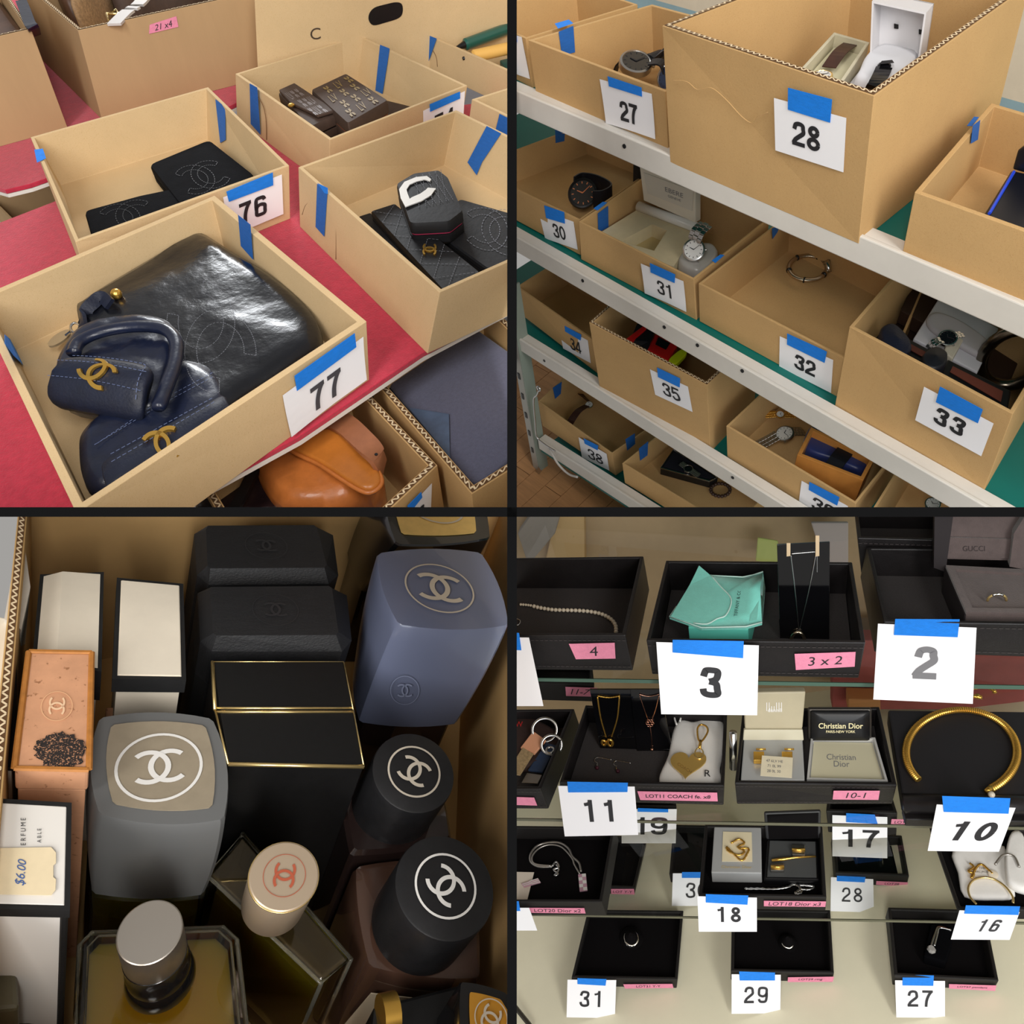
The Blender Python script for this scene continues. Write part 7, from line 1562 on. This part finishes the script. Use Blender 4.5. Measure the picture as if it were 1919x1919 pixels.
T.part('lettering', flat(mpl, glyphs('Christian Dior', 0.012), (0.5, .56), 0.17, 2.0, fit='h'), mat('foil_gold_pale', (240, 228, 180), 0.4), fr_, recalc=False); T.part('lettering', flat(mpl, glyphs('PARIS-NEW YORK', 0.006), (0.5, .38), 0.08, 2.0, fit='h'), MATS['foil_gold_pale'], fr_, recalc=False)
# ================= lower shelf
PL = dict(m=TRAYD, fm=TFELT, stitch=False)
t20 = jtray('black tray cut by the divider with a silver cord necklace and pink charms', [(880, 1546), (1152, 1549), (1128, 1690), (800, 1690)], {2: (1137, 1716)}, 'G3', **PL)
strip(t20.T, t20.wall(2), Z3((125, 1038), (540, 1040), (550, 1080), (140, 1075)), PINK, name='pink_tape', txt='LOT20 Dior x2', th=0.75, lift=0.002)
cq = Z3((-90, 1040), (127, 1040), (188, 1210), (-60, 1210)); card(t20.T, hang(t20, cq), cq, '0', Z3((-60, 985), (50, 985), (62, 1058), (-50, 1060)), at=(0.28, 0.42), h=0.5)
t18 = jtray('black tray numbered 18 with a grey gift box and an open trinket case', [(1321, 1545), (1541, 1548), (1549, 1682), (1309, 1678)], {2: (1547, 1707)}, 'G3', **PL)
strip(t18.T, t18.wall(2), Z3((1885, 985), (2350, 990), (2345, 1030), (1885, 1025)), PINK, name='pink_tape', txt='LOT18 Dior x3', th=0.75, lift=0.002)
cq = Z3((1388, 955), (1833, 965), (1833, 1220), (1398, 1220)); card(t18.T, hang(t18, cq), cq, '18', Z3((1450, 935), (1768, 945), (1762, 1015), (1450, 998)), h=0.43, at=(0.52, 0.50), gap=0.8, bold=0.02)
t16 = jtray('black tray numbered 16 with white pouches and a gold bangle', [(1740, 1545), (2000, 1555), (2060, 1706), (1795, 1704)], {3: (1799, 1722)}, 'G3', **PL)
cq = Z4((1430, 1062), (1880, 1075), (1805, 1283), (1365, 1280)); card(t16.T, hang(t16, cq), cq, '16', Z4((1475, 1022), (1880, 1030), (1868, 1095), (1463, 1085)), h=0.42, at=(0.57, 0.50), gap=0.85, shear=0.12, bold=0.02)
t19 = jtray('black tray numbered 19 standing at the back behind the card numbered 11', [(1160, 1470), (1262, 1470), (1268, 1512), (1166, 1512)], {3: (1168, 1545), 2: (1268, 1545)}, 'G3', **PL)
cq = [(1165, 1511), (1268, 1511), (1266, 1575), (1165, 1575)]; card(t19.T, t19.wall(2), cq, '19', [(1195, 1508), (1252, 1510), (1252, 1516), (1195, 1515)], h=0.5, at=(0.52, 0.52), lift=.008, bold=.01)
t17 = jtray('black tray numbered 17 standing at the back beside the gold collar display', [(1552, 1478), (1668, 1480), (1682, 1524), (1548, 1520)], {3: (1552, 1560), 2: (1680, 1566)}, 'G3', **PL)
cq = Z4((475, 328), (885, 342), (885, 650), (475, 635)); card(t17.T, t17.wall(2), cq, '17', Z4((577, 308), (790, 318), (812, 388), (577, 375)), h=0.42, at=(0.5, 0.47), gap=0.72, lift=.008, bold=.01)
strip(t17.T, t17.wall(2), Z4((920, 368), (1230, 378), (1220, 420), (915, 410)), PINK, name='pink_tape', txt='LOT17 Dior x', th=0.6, lift=0.004)
zf = t20.fz
T = Thing(q, 'cord_necklace', 'looped silver cord necklace with a chequered pink pendant', 'necklace', q.h((1040, 1620), zf)); CORD = mat('cord_silver', (176, 172, 166), 0.3, .8)
T.part('cord', MB().tube(curve([q.h(p, zf + .006) for p in Z3((515, 775), (500, 710), (450, 660), (420, 600), (360, 560), (280, 555), (190, 580), (140, 640), (140, 700), (200, 735), (300, 735))], 6), .0032, 8), CORD, smooth='all')
T.part('cord', MB().tube(curve([q.h(p, zf + .010) for p in Z3((505, 790), (465, 720), (445, 670), (370, 590), (280, 572), (200, 600), (150, 660), (170, 715), (290, 730))], 6), .0022, 8), CORD, smooth='all')
T.part('chain_heap', MB().tube(curve([q.h(p, zf + .008) for p in Z3((300, 735), (330, 700), (350, 740), (310, 760), (345, 790), (315, 805), (350, 760), (330, 720))], 4), .0028, 6), SILVER, smooth='all')
PK = mat('charm_pink_check', (222, 176, 196), 0.3, .3)
def checked(T, quad, z, nm):
    P = [q.h(p, z) for p in quad]; o = T.part(nm, MB().prism(P, UP * .004), PK, bevel=.0006); mp = quadmap([p + UP * .0045 for p in P])
    for i in range(2):
        for j in range(5):
            if (i + j) % 2: T.part('inlay', flat(mp, quadshape(.5, .19), (.26 + .48 * i, .1 + .2 * j), 1, 1), LOGOW, o, recalc=False)
checked(T, Z3((495, 800), (553, 795), (565, 920), (507, 928)), zf + .003, 'pendant')
T = Thing(q, 'pink_earring', 'chequered pink bar earring on its cream card', 'earring', q.h((995, 1655), zf)); T.part('earring_card', MB().prism([q.h(p, zf + .002) for p in ((950, 1634), (1001, 1635), (988, 1688), (940, 1688))], UP * .001), mat('card_cream', (226, 216, 202), .7))
checked(T, Z3((70, 870), (195, 830), (215, 860), (90, 895)), zf + .004, 'earring_bar')
zf = t18.fz
T = Thing(q, 'gift_box', 'silver-grey gift box with a window showing a gold chain in tray 18', 'box', q.h((1380, 1640), zf))
mb, Rb, Bb = block(q, Z3((1515, 420), (1865, 430), (1870, 785), (1492, 780)), zf, zf + .035); T.part('box_body', mb, GRYB, bevel=.002)
wn = [q.h(p, zf + .0358) for p in Z3((1580, 475), (1795, 480), (1800, 700), (1572, 698))]; T.part('window', MB().prism(wn, UP * .0008), mat('card_cream_bright', (226, 214, 180), .5))
PT = [q.h(p, zf + .0362) for p in Z3((1580, 725), (1785, 728), (1785, 752), (1580, 750))]; T.part('lettering', flat(quadmap(PT), glyphs('Christian Dior', .0), (.5, .5), .8, 6, fit='h'), mat('print_gold_dull', (196, 172, 110), .5), recalc=False)
T.part('gold_chain', MB().tube(curve([q.h(p, zf + .040) for p in Z3((1640, 560), (1700, 530), (1740, 560), (1690, 590), (1740, 620), (1700, 650), (1620, 620), (1610, 590), (1660, 640), (1720, 690), (1760, 640), (1770, 600), (1700, 600))], 5), [.0028 if i % 2 else .0018 for i in range(61)], 6), GOLD, smooth='all')
T = Thing(q, 'trinket_case', 'open black trinket case with grey lining in tray 18', 'box', q.h((1490, 1620), zf))
mb, Rb, Bb = block(q, [(1438, 1572), (1533, 1574), (1536, 1650), (1432, 1648)], zf, zf + .02); T.part('case_base', mb, DARK, bevel=.004); T.part('case_lining', MB().prism(inset([p + UP * .0005 for p in Rb], .006), UP * .001), mat('lining_grey', (70, 72, 72), .8))
pb = faced(q, planeof(Rb[0], Rb[1], Rb[0] + UP + DY4 * .3)); LQ = [q.pl(p, pb) for p in ((1432, 1524), (1539, 1520), (1538, 1572), (1436, 1574))]; lid = T.part('lid', MB().hexa([p - pb[1] * .01 for p in LQ], LQ), mat('lid_charcoal', (52, 52, 54), .4), bevel=.004); cI = sum(LQ, Vector()) / 4
T.part('lid_lining', MB().prism([cI + (p - cI) * .9 + pb[1] * .0005 for p in LQ], pb[1] * .001), TFELT, lid)
for i, (nm, lb, pz_) in enumerate((('gold_cufflink', 'square gold cufflink with a silver bar nearer the lid of the trinket case', Z4((175, 570), (275, 572), (275, 648), (178, 645))), ('gold_cufflink', 'square gold cufflink nearer the front of the trinket case', Z4((20, 710), (120, 712), (115, 765), (18, 765))))):
    Tq = Thing(q, nm, lb, 'cufflink', q.h(pz_[3], zf + .022)); mb, _, _ = block(q, pz_, zf + .022, zf + .030); Tq.part('cufflink_face', mb, STEEL, bevel=.001)
    m0, m1 = q.h(((pz_[0][0] + pz_[3][0]) / 2, (pz_[0][1] + pz_[3][1]) / 2), zf + .032), q.h(((pz_[1][0] + pz_[2][0]) / 2, (pz_[1][1] + pz_[2][1]) / 2), zf + .032); Tq.part('gold_bar', MB().tube([m0, m1], .0035, 8), GOLD, smooth='all')
solo(q, 'tie_bar', MB().tube([q.h(p, zf + .028) for p in Z4((25, 690), (110, 680), (200, 668), (355, 660))], [.003, .004, .0025, .002], 8), GOLD, 'slim gold tie bar lying across the trinket case', 'tie bar', smooth='all')
solo(q, 'silver_chain', MB().tube(curve([q.h(p, zf + .006) for p in Z4((-180, 905), (-60, 905), (60, 905), (150, 890), (190, 870), (240, 900), (200, 940), (250, 930), (230, 880), (300, 880), (345, 890), (300, 910), (240, 905))], 6), [.0042 if i % 2 else .0026 for i in range(73)], 6), SILVER, 'silver chain heaped along the front of tray 18', 'chain', smooth='all')
zf = t16.fz
T = Thing(q, 'cotton_pouch', 'white cotton pouch printed with black letters in tray 16', 'pouch', q.h((1830, 1640), zf)); T.part('pouch_body', pillow(q, Z4((1380, 620), (1600, 600), (1770, 590), (1800, 800), (1850, 960), (1700, 985), (1470, 960), (1420, 780)), zf, .014, 3, .05)[0], PCH, smooth='all')
PT = [q.h(p, zf + .017) for p in Z4((1465, 735), (1740, 735), (1740, 790), (1465, 790))]; T.part('lettering', flat(quadmap(PT), glyphs('THE', .0), (.5, .78), .35, 5, fit='h'), INK, recalc=False); T.part('lettering', flat(quadmap(PT), glyphs('MARC JACOBS', .0), (.5, .25), .35, 5, fit='h'), INK, recalc=False)
T = Thing(q, 'cotton_pouch', 'smaller white pouch tied with grey cord at the outer edge of tray 16', 'pouch', q.h((1900, 1620), zf)); T.part('pouch_body', pillow(q, Z4((1820, 490), (1900, 500), (1960, 700), (1960, 920), (1830, 900), (1780, 820), (1780, 620)), zf + .01, .022, 3, .05)[0], PCH, smooth='all'); T.part('drawstring', MB().tube(curve([q.h(p, zf + .036) for p in Z4((1700, 720), (1760, 650), (1840, 660), (1880, 740))], 5), .0025, 6), CORD, smooth='all')
T = Thing(q, 'gold_bangle', 'thin gold bangle lying on the white pouch of tray 16', 'bangle', q.h((1855, 1670), zf + .016)); T.part('bangle_wire', MB().tube(curve([q.h(p, zf + .02) for p in Z4((1560, 1020), (1510, 960), (1500, 890), (1540, 835), (1620, 818), (1700, 835), (1780, 890), (1830, 960), (1835, 1010))], 6), .0022, 8), GOLD_P, smooth='all')
T = Thing(q, 'gold_chain', 'small heap of gold chain with a pale pendant on the white pouch', 'necklace', q.h((1825, 1625), zf + .016)); T.part('chain_heap', MB().tube(curve([q.h(p, zf + .02) for p in Z4((1510, 710), (1540, 740), (1500, 770), (1540, 790), (1520, 820), (1560, 740), (1600, 720), (1650, 760), (1680, 790))], 5), .0024, 6), GOLD, smooth='all'); T.part('pendant', MB().lathe(q.h(Z4((1685, 795))[0], zf + .018), UP, [(.009, 0), (.009, .002), (.006, .003)], 20), PEARL, smooth=True)
# ================= base
t32 = jtray('dark tray on the base partly hidden behind the cord necklace tray', [(1110, 1560), (1212, 1572), (1190, 1664), (1070, 1660)], {2: (1189, 1677)}, 'BS', **PL)
strip(t32.T, t32.wall(2), Z3((740, 898), (912, 898), (918, 940), (742, 935)), PINK, name='pink_tape', txt='LOT Y-Y', th=0.5, lift=0.002)
t30 = jtray('dark tray numbered 30 at the back of the base', [(1262, 1545), (1400, 1548), (1396, 1640), (1254, 1638)], {3: (1257, 1654), 2: (1396, 1656)}, 'BS', **PL)
cq = [(1261, 1636), (1341, 1636), (1341, 1697), (1259, 1697)]; card(t30.T, onbase(t30, cq), cq, '30', [(1278, 1633), (1328, 1633), (1328, 1644), (1278, 1644)], h=0.46, at=(0.56, 0.48), gap=.68, bold=0.0)
t28 = jtray('dark tray numbered 28 at the back of the base with two earrings on a block', [(1560, 1560), (1690, 1565), (1704, 1642), (1566, 1636)], {2: (1699, 1662)}, 'BS', **PL)
cq = Z4((468, 815), (785, 830), (790, 1080), (465, 1070)); card(t28.T, onbase(t28, cq), cq, '28', Z4((512, 800), (727, 808), (720, 855), (512, 845)), h=0.42, at=(0.5, 0.5), gap=.75, bold=0.0)
strip(t28.T, t28.wall(2), Z4((808, 838), (1045, 848), (1035, 880), (805, 865)), PINK, name='pink_tape', txt='LOT28', th=0.5, lift=0.002)
for i, u in enumerate((1604, 1649)):
    T = Thing(q, 'stud_earring', ['pale drop earring at the divider side of tray 28', 'pale drop earring at the outer side of tray 28'][i], 'earring', q.h((u, 1620), t28.fz)); p_ = q.h((u, 1622), t28.fz + .01); T.part('earring_drop', MB().lathe(p_, UP, [(.004, 0), (.009, .006), (.005, .03), (.002, .04)], 14), SILVER, smooth=True)
t31 = jtray('black tray numbered 31 with a diamond ring on the base', [(1102, 1704), (1281, 1706), (1270, 1836), (1071, 1832)], {2: (1268, 1852)}, 'BS', **PL)
strip(t31.T, t31.wall(2), Z3((832, 1608), (1200, 1605), (1208, 1635), (845, 1640)), PINK, name='pink_tape', txt='LOT31 Y-Y', th=0.5, lift=0.003)
cq = Z3((415, 1580), (780, 1583), (770, 1868), (408, 1862)); card(t31.T, onbase(t31, cq), cq, '31', Z3((490, 1565), (707, 1572), (700, 1622), (490, 1610)), h=0.42, at=(0.5, 0.5), gap=.75, bold=.008)
t29 = jtray('black tray numbered 29 with a plain silver ring on the base', [(1372, 1702), (1556, 1705), (1563, 1824), (1370, 1820)], {2: (1560, 1841)}, 'BS', **PL)
strip(t29.T, t29.wall(2), Z4((145, 1555), (490, 1550), (480, 1588), (142, 1590)), PINK, name='pink_tape', txt='LOT29 ring', th=0.5, lift=0.003)
cq = [(1371, 1825), (1463, 1826), (1462, 1898), (1371, 1899)]; card(t29.T, onbase(t29, cq), cq, '29', [(1385, 1819), (1452, 1821), (1452, 1836), (1386, 1836)], h=0.42, at=(0.5, 0.48), gap=.75, bold=.008)
t27 = jtray('black tray numbered 27 with a pendant block on the base', [(1664, 1700), (1845, 1705), (1872, 1838), (1676, 1828)], {3: (1672, 1846), 2: (1862, 1857)}, 'BS', **PL)
strip(t27.T, t27.wall(2), Z4((1350, 1605), (1705, 1615), (1695, 1655), (1350, 1638)), PINK, name='pink_tape', txt='LOT27 pendant', th=0.5, lift=0.003)
cq = Z4((948, 1585), (1322, 1590), (1322, 1865), (958, 1862)); card(t27.T, onbase(t27, cq), cq, '27', Z4((1003, 1540), (1237, 1545), (1233, 1623), (1003, 1620)), h=0.44, at=(0.5, 0.52), gap=.75, bold=.008)
for c_, u, v, r_, lb in ((t31, 1183, 1758, 12, 'silver ring with a row of small diamonds on a black cone in tray 31'), (t29, 1476, 1766, 9, 'plain silver ring on a black cone in tray 29')):
    p_ = q.h((u, v), c_.fz + .02); v_ = ((q.eye - p_).normalized() + UP * .3).normalized(); a_ = v_.cross(UP).normalized(); b_ = a_.cross(v_); k_ = q.m(p_)
    T = Thing(q, 'finger_ring', lb, 'ring', p_); T.part('ring_band', MB().tube([p_ + (a_ * math.cos(t_) + b_ * math.sin(t_)) * r_ * k_ for t_ in [i * math.pi / 16 for i in range(32)]], [k_ * (2.0 + 1.2 * (math.sin(i * math.pi / 16) < -.3)) for i in range(32)], 8, closed=True), mat('ring_silver', (214, 208, 196), .2, 1.0), smooth='all')
    if r_ > 10: T.part('diamonds', MB().tube([p_ + (a_ * math.cos(t_) + b_ * math.sin(t_)) * (r_ + 1.5) * k_ + v_ * k_ for t_ in [math.pi * (1.4 + .4 * i / 6) for i in range(7)]], [k_ * (1.2 + 1.2 * (i % 2)) for i in range(7)], 6), SILVER, smooth=False, kind='stuff')
    solo(q, 'ring_cone', MB().lathe(p_ - v_ * .02, v_ + UP * .3, [(.030 * r_ / 12, 0), (.022 * r_ / 12, .012), (.010, .04), (.004, .05)], 20), TFELT, 'black felt cone under ' + ('the diamond ring' if r_ > 10 else 'the plain silver ring'), 'stand', smooth=True)
zf = t27.fz
T = Thing(q, 'pendant_block', 'slanted black velvet block in tray 27', 'stand', q.h((1760, 1780), zf)); P = [q.h(p, zf + .03) for p in Z4((1220, 1165), (1400, 1160), (1380, 1300), (1330, 1450), (1165, 1405))]; T.part('block_body', MB().prism([Vector((p.x, p.y, zf)) for p in P], UP * .03), mat('velvet_black', (8, 8, 10), 1.0, spec=.05), bevel=.003)
T = Thing(q, 'pendant_necklace', 'silver chain with a crystal drop on the velvet block of tray 27', 'necklace', q.h((1750, 1770), zf + .03))
T.part('chain', MB().tube(curve([q.h(p, zf + .033) for p in Z4((1370, 1215), (1280, 1190), (1255, 1230), (1230, 1300), (1220, 1345))], 6), .0026, 6), SILVER, smooth='all'); T.part('chain', MB().tube(curve([q.h(p, zf + .035) for p in Z4((1365, 1210), (1285, 1195), (1268, 1240), (1245, 1330))], 6), .002, 6), SILVER, smooth='all'); T.part('crystal_drop', MB().ball(q.h(Z4((1222, 1358))[0], zf + .038), .009, 8), mat('crystal', (230, 226, 220), .08, .6), smooth=False)
T = Thing(q, 'shelf_support', 'clear round shelf support on the base behind the card numbered 10', 'support', q.h((1718, 1570), a.z)); p_ = q.h((1718, 1572), a.z + .05)
T.part('foot_disc', MB().lathe(p_, UP, [(.034, 0), (.036, .006), (.03, .012)], 28), mat('plastic_smoke', (120, 108, 104), .15, trans=.4), smooth=True); T.part('foot_stem', MB().lathe(p_, UP, [(.012, .01), (.010, .05)], 16), DARK, smooth=True)
